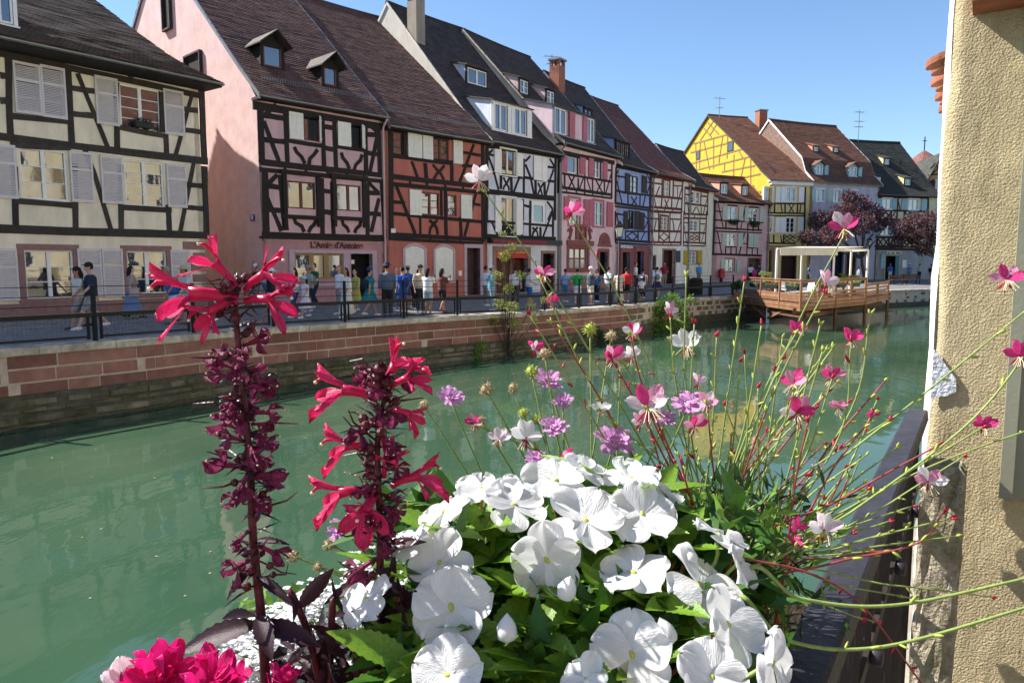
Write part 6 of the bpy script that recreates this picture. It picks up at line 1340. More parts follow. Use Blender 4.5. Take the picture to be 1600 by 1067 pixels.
# trough of green on the cream house sill
pt, rz_ = CREAM_TROUGH; rg = random.Random(9); t = thing("window_box", "small dark window box of greenery on the cream house sill", "window box", pt, rz_)
m = MB(); m.box(-.32, .32, -.1, .1, 0, .2); m.obj("box", TROUGH, t); crown(rg, [((x, 0, .24), .12) for x in (-.25, -.1, .05, .2)], 260, .07).obj("foliage", GREEND, t)
for i, (a, b_) in enumerate(((390, 745), (680, 775))):
    SALMON.T = TE; x, z = SALMON.px(a, b_ + 20); pt = SALMON.O + SALMON.ex * x - SALMON.ey * .16 + Vector((0, 0, z - .1)); t = thing("window_box", ("trailing green window box under the salmon house window beside the corner post", "trailing green window box under the salmon house window beside the ochre house")[i], "window box", pt, math.pi / 2 - SALMON.h, group="salmon house window boxes")
    m = MB(); m.box(-.55, .55, -.1, .1, -.05, .14); m.obj("box", TROUGH, t); crown(rg, [((x, -.06, .12 - .2 * (k % 2)), .2) for k, x in enumerate((-.45, -.2, 0, .25, .5))], 420, .12).obj("foliage", GREEND, t)
# fallen leaves drifting on the canal
rg = random.Random(31); FL = pm("fallen_leaf", (.3, .26, .14), .6, .2, 5, 0)
m = MB()
for _ in range(24):
    p = atz(rg.uniform(0, 720), rg.uniform(640, 960), WATER_Z + .006); leafcard(m, p, Vector((rg.uniform(-1, 1), rg.uniform(-1, 1), 0)), Vector((0, 0, 1)), rg.uniform(.03, .08), .035, 0, .05)
m.obj("floating_leaves", FL, kind="stuff", label="scattered fallen leaves floating on the green canal", category="leaves")
# ------------------------------------------------------------------ the near bank: paving, wall, railing, yellow building
TD2 = Vector((.537, .844, 0)).normalized(); LD = Vector((-TD2.y, TD2.x, 0)); R0 = Vector((.345, .760, 0)) + LD * .027; NZ = .15; RT = 1.30
def rp2(t, off=0, z=0): return R0 + TD2 * t + LD * off + Vector((0, 0, z))
NEARST = pm("near_wall_stone", (.23, .20, .16), .9, .3, 4, .5, 30)
g = MB(); g.face([rp2(-80, -.06, NZ), rp2(60, -.06, NZ), rp2(60, -60, NZ), rp2(-80, -60, NZ)]); g.obj("near_pavement", cobble("near_paving"), kind="structure")
g = MB(); g.prism([rp2(-80, .12, -3), rp2(60, .12, -3), rp2(60, -.2, -3), rp2(-80, -.2, -3)], (0, 0, -3), (0, 0, NZ - .01)); tag(g.obj("near_quay_wall", NEARST), "rough stone quay wall below the near railing and planter", "quay wall")
RAILM = pm("railing_paint", (.030, .028, .036), .5, .3, 14, .15, 60, spec=.3); RAILD = pm("railing_dark", (.035, .028, .024), .6, .3, 10, .2, 40)
nr = thing("near_railing", "dark painted iron railing with a broad flat top rail beside the planter", "railing")
T0_, T1_ = -1.3, 1.74
m = MB(); m.prism([rp2(T0_, .030, RT - .03), rp2(T0_, .027, RT - .003), rp2(T0_, .022, RT), rp2(T0_, -.022, RT), rp2(T0_, -.027, RT - .003), rp2(T0_, -.030, RT - .03)], rp2(T0_), rp2(T1_)); m.obj("top_rail", RAILM, nr)
for z, w_, h_ in ((RT - .055, .035, .04), (RT - .24, .03, .03), (NZ + .14, .04, .035)): barobj("cross_rail", rp2(T0_, 0, z), rp2(T1_, 0, z), w_, h_, RAILD, nr)
k = T0_ + .06
while k < T1_:
    barobj("baluster", rp2(k, 0, NZ + .02), rp2(k, 0, RT - .04), .022, .022, RAILD, nr)
    m = MB(); c = rp2(k + .075, 0, RT - .145); m.tube([c + (TD2 * math.cos(a) * .042 + Vector((0, 0, math.sin(a))) * .062) for a in [2 * math.pi * q / 16 for q in range(17)]], .011, 6, cap=False); m.obj("ring", RAILD, nr, smooth=True)
    for z in ((RT - .24,) if round((k - T0_) / .15) % 3 == 0 else ()):
        m = MB(); c = rp2(k, 0, z); m.tube([c + LD * -.012, c + LD * -.02, c + LD * -.034, c + LD * -.036], [.012, .017, .017, .012], 10); m.obj("rosette", RAILM, nr, smooth=True)
    m = MB(); c = rp2(k + .075, 0, RT - .45); m.tube([c + TD2 * .05 * math.sin(a * 2) + Vector((0, 0, -.17 + .34 * a / math.pi)) for a in [math.pi * q / 12 for q in range(13)]], .009, 6); m.obj("scroll", RAILD, nr, smooth=True)
    k += .15
# rough stone post between railing and wall
def roughbox(name, mat, c, ex, ey, w_, d_, z0, z1, n=7, nz=16, j=.006, seed=1, parent=None):
    rg = random.Random(seed); m = MB(); ring = []
    for i in range(n): ring.append((-.5 + i / n, -.5))
    for i in range(n): ring.append((.5, -.5 + i / n))
    for i in range(n): ring.append((.5 - i / n, .5))
    for i in range(n): ring.append((-.5, .5 - i / n))
    rows = []
    for q in range(nz + 1):
        z = z0 + (z1 - z0) * q / nz; rows.append([c + ex * a * w_ * (1 - .06 * (abs(abs(a) - .5) < .01 and abs(abs(b) - .5) < .01)) + ey * b * d_ * (1 - .06 * (abs(abs(a) - .5) < .01 and abs(abs(b) - .5) < .01)) + Vector((rg.uniform(-j, j), rg.uniform(-j, j), z + rg.uniform(-j, j))) for a, b in ring])
    rows.append([c + (p - c - Vector((0, 0, p.z))) * .8 + Vector((0, 0, z1 + .012 + rg.uniform(-j, j))) for p in rows[-1]])
    m.grid(rows, 0, True); st = len(m.v) - len(ring); m.f.append(tuple(range(st, len(m.v)))); m.m.append(0)
    return m.obj(name, mat, parent)
LICH = pm("lichen_stone", (.34, .29, .22), .95, .45, 30, .9, 120, tint=(.12, .11, .04), tmix=.8, tscale=9, bdist=.012)
K = Vector((1.315, 2.285, 0)); WD = Vector((TD2.y, -TD2.x, 0))
pc = at(1473, 760, 1.98); tag(roughbox("stone_post", LICH, Vector((pc.x, pc.y, 0)), WD, TD2, .10, .13, NZ, atz(1475, 724, 1.19).z, seed=4), "weathered lichen-grey stone post between railing and yellow wall", "stone post")
# yellow roughcast building
RC = pm("roughcast_yellow", (.46, .375, .22), .95, .2, 6, 1.0, 150, tint=(.33, .27, .17), tmix=.6, tscale=1.6, bdist=.009)
yb = thing("yellow_building", "yellow roughcast building corner with worn white edge", "building", K)
yb.rotation_euler = (0, 0, math.atan2(WD.y, WD.x))   # local x to the right along the wall, local y away along the canal
rg = random.Random(12); m = MB(); nz = 170; nx = 60; H0 = 4.2; Wx = .62
rows = []
for j in range(nz + 1):
    z = NZ - .2 + (H0 - NZ + .2) * j / nz; r = []
    for i in range(nx + 1):
        x = Wx * i / nx; yv = .0 + rg.uniform(-.0015, .0015)
        if x < .03: yv += .022 * (1 - x / .03) ** 2 + .006 * math.sin(z * 9) * (1 - x / .03)
        r.append((x + .006 * math.sin(z * 5.3) * (i < 2), yv, z))
    rows.append(r)
m.grid(rows); m.obj("front_wall", RC, yb, smooth=True)
m = MB(); m.box(Wx, 5, 0, .3, NZ - .2, H0); m.obj("front_wall_return", RC, yb)
WORN = pm("worn_white_edge", (.74, .70, .62), .9, .2, 9, .6, 50)
m = MB(); rows = []
for j in range(60):
    z = -2.2 + (H0 + 2.2) * j / 59; rows.append([(.004 + .004 * math.sin(z * 7), .02, z), (-.012 + rg.uniform(-.006, .004), .035, z), (-.014 + rg.uniform(-.004, .004), .3, z), (-.012, 6, z)])
m.grid(rows); m.obj("canal_wall", WORN, yb, smooth=True)
m = MB(); m.box(0.0, 5, 5.9, 6.0, -2.2, 3.2); m.obj("rear_wall", RC, yb)
# patch of bare pale plaster beside the corner
a = (Vector(at(1492, 606, 2.2)) - K); px_ = a.dot(WD); pz = a.z
m = MB(); pts = [(.003, pz + .11), (.022, pz + .085), (.05, pz + .045), (.068, pz + .02), (.07, pz - .02), (.045, pz - .035), (.02, pz - .04), (.003, pz - .05)]
m.prism([(x, -.009, z) for x, z in pts], (0, 0, 0), (0, .004, 0)); m.obj("bare_plaster_patch", pm("bare_plaster", (.55, .56, .62), .9, .25, 30, .8, 90), yb)
TERR = pm("terracotta", (.30, .10, .055), .85, .25, 8, .3, 30, rnd=.25)
zt = at(1478, 92, 2.42).z
for i in range(24):   # tongue tiles with rounded ends along the eave
    y = .10 + i * .135; hw = .062; m = MB(); ov = -.072 + .008 * (i % 2); n = 8
    out = [(ov + hw - hw * math.sin(math.pi * k / n), y - hw * math.cos(math.pi * k / n)) for k in range(n + 1)] + [(.5, y + hw), (.5, y - hw)]
    m.prism([(x, yy, zt - .05 + (x + .115) * .3 + .006 * (i % 2)) for x, yy in out], (0, 0, 0), (0, 0, .02)); m.obj("roof_tile", TERR, yb)
m = MB(); m.prism([(.01, 0.3, zt - .07), (.6, .3, zt + .1), (.6, 5.9, zt + .1), (.01, 5.9, zt - .07)], (0, 0, 0), (0, 0, .03)); m.obj("eave_boards", TIMBER_GREY, yb)
m = MB(); m.box(.05, 5, -.14, .3, at(1570, -6, 2.1).z, at(1570, -6, 2.1).z + .05); m.obj("coping", TERR, yb)
SHB = pm("olive_grey_paint", (.25, .25, .18), .5, .08, 4, .05)
m = MB(); m.box(.197, .23, -.045, .0, 1.05, 3.4); m.box(.23, .75, -.03, .0, 1.05, 3.4); m.obj("door_frame", SHB, yb)
# the houses on the camera's side of the canal, behind the viewer, that the windows opposite mirror
for i, (nm, c, t0) in enumerate((("ochre plastered house on the near bank behind the viewpoint", (.70, .58, .42), -3.5), ("cream plastered house on the near bank, second behind the viewpoint", (.72, .62, .42), -16.5), ("peach plastered house on the near bank, third behind the viewpoint", (.66, .42, .28), -29.5))):
    o = rp2(t0, -3.4); FP['n%d' % i] = ((o.x, o.y), R(212.47), 12.0); H = House('n%d' % i, "town_house", nm, plaster("near%d" % i, c), TIMBER, NZ); H.root['group'] = "houses on the near bank"
    for r in range(3):
        for q in range(4):
            x0 = 1.1 + q * 2.7; z0 = .9 + r * 3.0
            H.window(T0, 0, 0, 0, 0, 2, 3, local=(x0, x0 + 1.1, z0, z0 + 1.6))
    H.roof([(-.5, 9.6), (.9, 10.6), (5.5, 15.5)], RF_BRN); H.finish(9.6)
for i, (nm, c, t0, hh) in enumerate((("tall cream house on the near bank beyond the yellow building", (.78, .68, .48), 20.5, 10.5), ("pale yellow house on the near bank, second beyond the yellow building", (.76, .65, .42), 33, 11.2), ("white house on the near bank, third beyond the yellow building", (.80, .77, .70), 45.5, 10.2), ("light ochre house on the near bank, fourth beyond the yellow building", (.74, .58, .32), 58, 11))):
    o = rp2(t0, -.9); FP['m%d' % i] = ((o.x, o.y), R(212.47), 12.0); H = House('m%d' % i, "town_house", nm, plaster("far_near%d" % i, c), TIMBER, NZ); H.root['group'] = "houses on the near bank"
    for r in range(3):
        for q in range(4):
            x0 = 1.1 + q * 2.7; z0 = .9 + r * 3.2
            H.window(T0, 0, 0, 0, 0, 2, 1, local=(x0, x0 + 1.1, z0, z0 + 1.7))
    H.roof([(-.2, hh), (.9, hh + .9), (5.0, hh + 5.2)], RF_BRN, gutter=False); H.finish(hh)
# ------------------------------------------------------------------ planter and flowers in the foreground
PLB = pm("planter_wood", (.10, .07, .05), .8, .3, 6, .3); SOIL = pm("soil", (.035, .025, .018), .95, .4, 20, .6, 60)
PCEN = Vector((.02, .70, 0)); PTOP = 1.16
pl = thing("planter", "long dark planter box hung outside the near railing, filled with flowers", "planter", PCEN + Vector((0, 0, PTOP - .24)), math.atan2(TD2.y, TD2.x))
m = MB()
for a in ((-.62, .72, -.19, -.17, 0, .24), (-.62, .72, .17, .19, 0, .24), (-.62, -.6, -.17, .17, 0, .24), (.7, .72, -.17, .17, 0, .24), (-.6, .7, -.17, .17, 0, .02)): m.box(*a)
m.obj("box", PLB, pl); m = MB(); m.box(-.6, .7, -.17, .17, .15, .2); m.obj("soil", SOIL, pl)
for x in (-.4, .1, .55): barobj("bracket", (x, -.3, .12), (x, -.16, .12), .03, .02, IRON, pl)
PETAL_W = pm("petal_white", (.80, .80, .81), .5, .06, 3, .26, 5, trans=.36, bdist=.03, tint=(.70, .68, .66), tmix=.4, tscale=2.5, squash=(1, 6, 1)); PETAL_BL = pm("petal_blush", (.80, .66, .72), .45, .32, 3, .4, 6, trans=.32, bdist=.03, squash=(1, 6, 1))
PETAL_HOT = pm("petal_hot_pink", (.70, .05, .24), .4, .32, 3, .4, 6, trans=.32, bdist=.03, squash=(1, 6, 1)); PETAL_MAG = pm("petal_magenta", (.72, .015, .20), .35, .32, 3, .4, 6, trans=.32, bdist=.03, squash=(1, 6, 1))
PETAL_PK = pm("petal_pink", (.76, .32, .48), .45, .32, 3, .4, 6, trans=.32, bdist=.03, squash=(1, 6, 1)); PETAL_LIL = pm("petal_lilac", (.62, .32, .58), .5, .32, 3, .4, 6, trans=.32, bdist=.03, squash=(1, 6, 1))
LOB_B = pm("lobelia_bright", (.64, .010, .095), .35, .4, 3, .4, 6, trans=.25, bdist=.03, squash=(1, 5, 1), tint=(.72, .10, .28), tmix=.5, tscale=2); LOB_W = pm("lobelia_wilted", (.22, .008, .07), .4, .5, 70, .6, 140, trans=.2, tint=(.52, .14, .28), tmix=.7, tscale=3, bdist=.02, squash=(1, 4, 1))
LOB_S = pm("lobelia_stem", (.075, .010, .018), .4, .3, 60, .2, 100); LOB_L = pm("lobelia_leaf", (.035, .012, .02), .4, .4, 40, .3, 90, trans=.1, bdist=.002)
STEM_G = pm("stem_green", (.22, .29, .08), .5, .2, 60, .1, 80); STEM_R = pm("stem_red", (.26, .05, .05), .45, .3, 60, .1, 80); STEM_BR = pm("stem_orange", (.34, .18, .05), .5, .2, 60, 0)
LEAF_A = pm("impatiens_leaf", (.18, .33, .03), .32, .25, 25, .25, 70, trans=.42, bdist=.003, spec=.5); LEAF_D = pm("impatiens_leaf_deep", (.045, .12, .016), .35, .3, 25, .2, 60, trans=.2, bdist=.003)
EYEY = pm("flower_eye", (.42, .45, .08), .5, .15, 60, 0); POLLEN = pm("stamen_pale", (.68, .60, .42), .5, .1, 50, 0); SEEDH = pm("seed_head", (.34, .26, .15), .8, .3, 80, .4, 200, bdist=.002)
BUDG = pm("bud_green", (.30, .36, .06), .5, .25, 80, 0); BUDR = pm("bud_red", (.32, .01, .03), .4, .25, 80, 0)
def basis(p, nrm, tw=0.0):
    n_ = nrm.normalized(); a = n_.orthogonal().normalized(); b = n_.cross(a); a2 = a * math.cos(tw) + b * math.sin(tw); b2 = n_.cross(a2)
    return Matrix(((a2.x, b2.x, n_.x, p.x), (a2.y, b2.y, n_.y, p.y), (a2.z, b2.z, n_.z, p.z), (0, 0, 0, 1)))
def cdir(nx, ny, nz):   # right / up / towards the viewer at the planter
    return Vector((nx, -nz * CP + ny * SP, ny * CP + nz * SP)).normalized()
def petal_mesh(name, mat, L, W_, cup=.12, ruf=.05, notch=.1, base=.06, seed=0, nu=8, nv=8, droop=0.0, narrow=.5):
    """petal along +x, normal +z"""
    rg = random.Random(seed); m = MB(); rows = []; ph = rg.uniform(0, 6)
    for i in range(nu + 1):
        r = math.sin(i / nu * math.pi / 2); row = []; pk = .40 + .24 * narrow
        wv = W_ / 2 * ((base + (1 - base) * math.sin(math.pi / 2 * r / pk) ** 1.1) if r < pk else max(.02, 1 - ((r - pk) / (1.005 - pk)) ** 2.4) ** .5)
        for j in range(nv + 1):
            s_ = -1 + 2 * j / nv; x = L * r * (1 - .05 * s_ * s_ * r - notch * math.exp(-(s_ / .3) ** 2) * r ** 4)
            row.append((x, wv * s_, L * (cup * r * r + ruf * r * (math.sin(3.2 * s_ + ph) + .55 * r * r * math.sin(7.5 * s_ + ph * 2)) + .10 * r * s_ * s_ - .05 * math.exp(-(s_ / .18) ** 2) * r - droop * r ** 2.2)))
        rows.append(row)
    m.grid(rows); return m.mesh(name, mat, True)
def leaf_mesh(name, mat, L, W_, serr=12, bend=.25, seed=0):
    m = MB(); rows = []
    for i in range(2 * serr + 1):
        r = i / (2 * serr); wv = W_ / 2 * math.sin(math.pi * r ** .8) ** .9 * (1.0 if i % 2 else .86) + .0006; z = -bend * L * r * r
        rows.append([(L * r, -wv, z + wv * .35), (L * r - .0, -wv * .5, z + wv * .12), (L * r, 0, z), (L * r, wv * .5, z + wv * .12), (L * r, wv, z + wv * .35)])
    m.grid(rows); return m.mesh(name, mat, True)
def curve(pts, n=14):
    P = [Vector(p) for p in pts]; P = [P[0] * 2 - P[1]] + P + [P[-1] * 2 - P[-2]]; out = []
    for i in range(1, len(P) - 2):
        for k in range(n):
            t = k / n; a, b, c, d = P[i - 1:i + 3]; out.append(.5 * ((2 * b) + (c - a) * t + (2 * a - 5 * b + 4 * c - d) * t * t + (3 * b - a - 3 * c + d) * t ** 3))
    out.append(P[-2]); return out

# ---- white impatiens
rg = random.Random(41); IB = Vector((.06, .66, PTOP)); im = thing("impatiens_plant", "bushy white impatiens with large flat blooms filling the middle of the planter", "flowering plant", IB)
PET = [petal_mesh("petal", PETAL_W, 1, .94 + .03 * s, .03 + .04 * s, .085, .11, .16, s, 12, 14, .05 + .05 * s, .8) for s in range(5)]
def im_depth(v): return .74 - (v - 740) / 330 * .22
FL = [(752, 763, 100, (-.1, .75, .5)), (694, 800, 118, (-.45, .85, .35)), (803, 790, 128, (0, .85, .5)), (868, 752, 128, (-.1, .75, .55)), (915, 814, 148, (.05, .62, .75)), (985, 748, 120, (0, .9, .35)), (1003, 803, 130, (.15, .85, .4)), (1035, 770, 95, (.5, .75, .3)), (854, 874, 142, (.15, .45, .85)), (687, 880, 130, (-.25, .82, .5)), (705, 948, 158, (-.1, .5, .85)), (990, 895, 140, (0, .9, .42)), (1092, 915, 165, (.75, .55, .5)), (1122, 836, 120, (.3, .8, .2)), (1155, 880, 110, (.7, .3, .6)), (1135, 975, 160, (.6, .4, .7)), (988, 1022, 165, (-.15, .45, .85)), (700, 1055, 150, (-.2, .6, .75)), (1112, 1058, 150, (.2, .5, .8)), (1205, 1035, 150, (.8, .4, .45)), (804, 762, 62, (.2, .8, .3)), (640, 850, 95, (-.6, .7, .3)), (915, 735, 90, (.1, .9, .3)), (575, 935, 120, (-.5, .6, .3)), (915, 1062, 100, (-.5, .6, .6))]
for i, (u, v, wpx, nn) in enumerate(FL):
    d = im_depth(v) + rg.uniform(-.015, .015); p = at(u, v, d); L_ = wpx * d / F * .46; nrm = cdir(*nn) + rvec(rg) * .28; M = basis(p - IB, nrm, rg.uniform(0, 6.28)); M3 = M
    m = MB(); m.ball((0, 0, L_ * .03), L_ * .07, 8, 5, 0, (1, 1.6, .8)); m.tube([(0, 0, 0), (0, 0, -L_ * .12)], [L_ * .08, L_ * .05], 7)
    fo = m.obj("flower", EYEY, im, smooth=True); fo.matrix_local = M
    a0 = rg.uniform(0, 6.28)
    for k in range(5):
        s_ = L_ * (1.0, 1.02, .98, .92, .95)[k] * rg.uniform(.94, 1.05); an = a0 + k * 2 * math.pi / 5 + rg.uniform(-.07, .07)
        link("petal", PET[(k + i) % 5], fo, mw=Matrix.Rotation(an, 4, 'Z') @ Matrix.Translation((0, 0, L_ * .012 * (k % 2) + .0004 * k)) @ Matrix.Rotation(R(rg.uniform(-16, 10)) + (-R(6) if k % 2 else 0), 4, 'Y') @ Matrix.Rotation(R(rg.uniform(-14, 14)), 4, 'X') @ Matrix.Diagonal((s_, s_ * rg.uniform(.88, 1.06), s_, 1)))
    q = IB + Vector((rg.uniform(-.1, .14), rg.uniform(-.05, .12), rg.uniform(0, .06))); pts = curve([p - nrm.normalized() * L_ * .1, p - nrm.normalized() * L_ * .7 + Vector((0, 0, -.015)), p.lerp(q, .4) + rvec(rg) * .01], 5)
    m = MB(); m.tube([x - IB for x in pts], .0019, 6); m.obj("flower_stalk", STEM_BR if i % 3 == 0 else STEM_G, im, smooth=True)
for u, v, w_ in ((792, 983, 32), (1040, 988, 32), (886, 920, 30), (1080, 868, 18)):
    d = im_depth(v) - .01; p = at(u, v, d) - IB; r_ = w_ * d / F * .5; m = MB(); rows = []
    for k in range(8):
        z = -1 + 2 * k / 7; rr = math.sqrt(max(0, 1 - z * z)) * (1 - .25 * z) + .03; rows.append([(r_ * rr * math.cos(2 * math.pi * q / 12 + k * .22) * (1 + .07 * math.cos(q * 3)), r_ * rr * math.sin(2 * math.pi * q / 12 + k * .22), z * r_ * 1.35 + (r_ * .25 if k == 7 else 0)) for q in range(12)])
    m.grid(rows, 0, True); m.obj("bud", PETAL_W, im, smooth=True, loc=p, rot=(R(rg.uniform(-25, 25)), R(rg.uniform(-25, 25)), 0))
LM = [leaf_mesh("leaf", LEAF_A, 1, .36, 11, .18, 1), leaf_mesh("leaf", LEAF_A, 1, .30, 12, .30, 2), leaf_mesh("leaf", LEAF_A, 1, .42, 10, .10, 3)]; LMD = [leaf_mesh("leaf", LEAF_D, 1, .38, 9, .2, 4)]
whorls = [(700, 850), (745, 835), (790, 850), (780, 920), (830, 935), (870, 850), (930, 900), (950, 860), (900, 960), (850, 1000), (820, 1045), (760, 1010), (950, 955), (1010, 950), (1050, 940), (1060, 990), (1020, 1040), (920, 1040), (1040, 860), (990, 845), (1095, 1010), (770, 880), (880, 765), (960, 785), (1010, 780), (650, 910), (660, 990), (740, 1045), (640, 1040), (690, 1010), (880, 1060), (935, 765)]
for u, v in whorls:
    d = im_depth(v) + .045; c = at(u, v, d) - IB
    for k in range(6):
        an = k * 1.05 + rg.uniform(-.3, .3); dr = Vector((math.cos(an), math.sin(an) * .8, rg.uniform(.15, .9))).normalized(); s_ = rg.uniform(.045, .078)
        nrm = (Vector((0, -.2, 1)) - dr * dr.z * .9 + rvec(rg) * .3); n_ = (nrm - dr * nrm.dot(dr)).normalized(); y_ = n_.cross(dr); q = c + rvec(rg) * .008
        link("leaf", rg.choice(LM), im, mw=Matrix(((dr.x, y_.x, n_.x, q.x), (dr.y, y_.y, n_.y, q.y), (dr.z, y_.z, n_.z, q.z), (0, 0, 0, 1))) @ Matrix.Diagonal((s_, s_, s_, 1)))
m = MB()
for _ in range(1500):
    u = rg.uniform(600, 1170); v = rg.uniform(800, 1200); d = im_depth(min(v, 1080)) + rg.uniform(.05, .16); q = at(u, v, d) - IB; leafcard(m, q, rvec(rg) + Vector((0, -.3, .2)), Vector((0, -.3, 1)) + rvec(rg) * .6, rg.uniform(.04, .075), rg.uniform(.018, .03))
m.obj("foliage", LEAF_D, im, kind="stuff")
m = MB()
for _ in range(60):
    u = rg.uniform(680, 1180); v = rg.uniform(860, 1060); q = at(u, v, im_depth(v) + .06) - IB; m.tube([q, q.lerp(Vector((rg.uniform(-.12, .12), rg.uniform(-.05, .1), .0)), .8)], [.0022, .0034], 5)
m.obj("stems", STEM_BR, im, kind="stuff")

# ---- cardinal flower spikes
def lobelia(label, path, d, flowers, seed, wilt_v, leaves, rad=.0052):
    rg = random.Random(seed); P = [at(u, v, d) for u, v in path]; base = P[0].copy(); base.z = PTOP; base = Vector((P[0].x, P[0].y, PTOP)); t = thing("cardinal_flower", label, "flowering plant", base, group=None)
    C_ = curve([base] + P, 10); N = len(C_); m = MB(); m.tube([p - base for p in C_], [rad * (1 - .62 * i / N) for i in range(N)], 8); m.obj("stem", LOB_S, t, smooth=True)
    def flower(p, dr, L_, mat, open_=1.0, wl=False):
        """two-lipped flower: slit tube, three lower lobes, two narrow upper lobes, stamen column"""
        dr = dr.normalized(); M = basis(p - base, dr, 0); up = (Vector((0, 0, 1)) - dr * dr.z); up = up.normalized() if up.length > .1 else Vector((0, -1, 0)); sx = up.cross(dr).normalized(); M = Matrix(((sx.x, up.x, dr.x, M[0][3]), (sx.y, up.y, dr.y, M[1][3]), (sx.z, up.z, dr.z, M[2][3]), (0, 0, 0, 1)))
        m = MB(); m.tube([(0, 0, 0), (0, L_ * .03, L_ * .2), (0, L_ * .02, L_ * .42), (0, 0, L_ * .6)], [L_ * .075, L_ * .075, L_ * .085, L_ * .11], 8)
        o = m.obj("flower", mat, t, smooth=True); o.matrix_local = M
        m = MB(); m.tube([(0, L_ * .06, L_ * .4), (0, L_ * .12, L_ * .75), (0, L_ * .10, L_ * .98), (0, L_ * .03, L_ * 1.04)], [L_ * .03, L_ * .03, L_ * .035, L_ * .022], 6); m.obj("stamen_column", mat if wl else LOB_B, o, smooth=True)
        m = MB(); m.ball((0, L_ * .01, L_ * 1.05), L_ * .035, 6, 4); m.obj("anther", POLLEN, o)
        for k, (az, ln, wd, bend) in enumerate(((-90, .66, .30, 62), (-38, .56, .25, 58), (-142, .56, .25, 58), (55, .55, .13, 28), (125, .55, .13, 28))):
            if wl: bend += rg.uniform(-50, 60); ln *= rg.uniform(.5, .85); wd *= rg.uniform(.7, 1.3)
            me = lob_lobe[(k + seed) % 4] if not wl else lob_wlobe[(k + seed) % 4]
            if mat is LOB_B and wl: me = lob_lobe[k % 4]
            Mx = Matrix.Translation((0, 0, L_ * .56)) @ Matrix.Rotation(R(az), 4, 'Z') @ Matrix.Translation((L_ * .07, 0, 0)) @ Matrix.Rotation(-R(90 - bend) + R(rg.uniform(-12, 12)), 4, 'Y') @ Matrix.Rotation(R(rg.uniform(-50, 50) if wl else 0), 4, 'X') @ Matrix.Diagonal((L_ * ln, L_ * wd * 2.2, L_ * ln, 1))
            link("petal", me, o, mw=Mx)
        m = MB()
        for k in range(5): an = k * 1.257; leafcard(m, Vector((math.cos(an), math.sin(an), 0)) * L_ * .06, Vector((math.cos(an), math.sin(an), .8)), Vector((0, 0, 1)), L_ * .35, L_ * .07)
        m.obj("sepals", LOB_L, o)
    for (u, v, dx, dy, dz, Lp) in flowers: flower(at(u, v, d + rg.uniform(-.008, .008)), cdir(dx, dy, dz), Lp * d / F, LOB_B)
    for i, v in enumerate(wilt_v):
        p = min(C_, key=lambda q: abs((lambda r_: 533.5 - F * ((q - CAM).dot(Vector((0, SP, CP))) / (q - CAM).dot(Vector((0, CP, -SP)))))(0) - v)); an = i * 2.4 + rg.uniform(-.4, .4)
        dr = Vector((math.cos(an), math.sin(an), rg.uniform(-.75, .55))); flower(p + dr.normalized() * .004, dr, rg.uniform(36, 60) * d / F, LOB_W, wl=True)
    m = MB()
    for i in range(90):
        p = C_[int(N * rg.uniform(.25, .97))]; an = rg.uniform(0, 6.28); dr = Vector((math.cos(an), math.sin(an), rg.uniform(-.3, 1.0))); leafcard(m, p - base, dr, Vector((0, 0, 1)), rg.uniform(.012, .034), rg.uniform(.003, .007))
    m.obj("bracts", LOB_L, t, kind="stuff")
    m = MB()
    for i in range(34):   # dry capsules and curling styles
        p = C_[int(N * rg.uniform(.35, .95))] - base; an = rg.uniform(0, 6.28); dr = Vector((math.cos(an), math.sin(an), rg.uniform(-.2, .9))).normalized(); q = p + dr * rg.uniform(.01, .018)
        m.ball(q, rg.uniform(.003, .005), 7, 5); m.tube([p, q], .001, 4); m.tube([q, q + dr * .012 + rvec(rg) * .004, q + dr * .02 + rvec(rg) * .008], [.0012, .0009, .0004], 4)
    m.obj("seed_capsules", LOB_S, t, kind="stuff")
    for (u, v, dx, dy, dz, Lp, wp) in leaves:
        p = at(u, v, d + rg.uniform(-.01, .02)); dr = cdir(dx, dy, dz); nrm = (cdir(0, .8, .6) - dr * cdir(0, .8, .6).dot(dr)).normalized(); y_ = nrm.cross(dr); s_ = Lp * d / F; q = p - base
        link("leaf", lob_leaf, t, mw=Matrix(((dr.x, y_.x, nrm.x, q.x), (dr.y, y_.y, nrm.y, q.y), (dr.z, y_.z, nrm.z, q.z), (0, 0, 0, 1))) @ Matrix.Diagonal((s_, s_ * wp, s_, 1)))
    return t
lob_lobe = [petal_mesh("petal", LOB_B, 1, .5, .12, .05, -.12, .25, s, 7, 6, .1, .8) for s in range(4)]
lob_wlobe = [petal_mesh("petal", LOB_W, 1, .6, .55, .28, -.1, .3, 10 + s, 7, 6, .25, .8) for s in range(4)]
lob_leaf = leaf_mesh("leaf", LOB_L, 1, .34, 9, .25)
lobelia("tall crimson cardinal flower spike with dark wilted blooms and a bright open crown", [(416, 1090), (408, 960), (396, 850), (390, 720), (376, 580), (368, 480), (370, 430)], .62,
    [(372, 468, -.92, .10, .35, 118), (368, 448, -.55, .72, .3, 78), (382, 452, .75, .45, .3, 82), (384, 470, .9, .02, .3, 80), (366, 470, -.65, -.42, .6, 72)], 3, [545, 555, 562, 575, 590, 600, 615, 630, 645, 655, 665, 675, 690, 705, 718, 730, 742, 760, 775, 790, 820, 845, 868, 548, 568, 583, 608, 622, 638, 660, 683, 698, 712, 736, 750], [(405, 975, -.85, -.1, .3, 130, 1), (408, 975, .9, -.05, .35, 110, 1), (404, 965, -.2, .5, .8, 90, 1.2), (400, 880, -.6, -.6, .4, 70, .8), (398, 845, .9, .1, .2, 60, .7), (400, 900, .75, -.25, .4, 80, .7), (404, 960, .5, -.5, .8, 80, 1.2)])
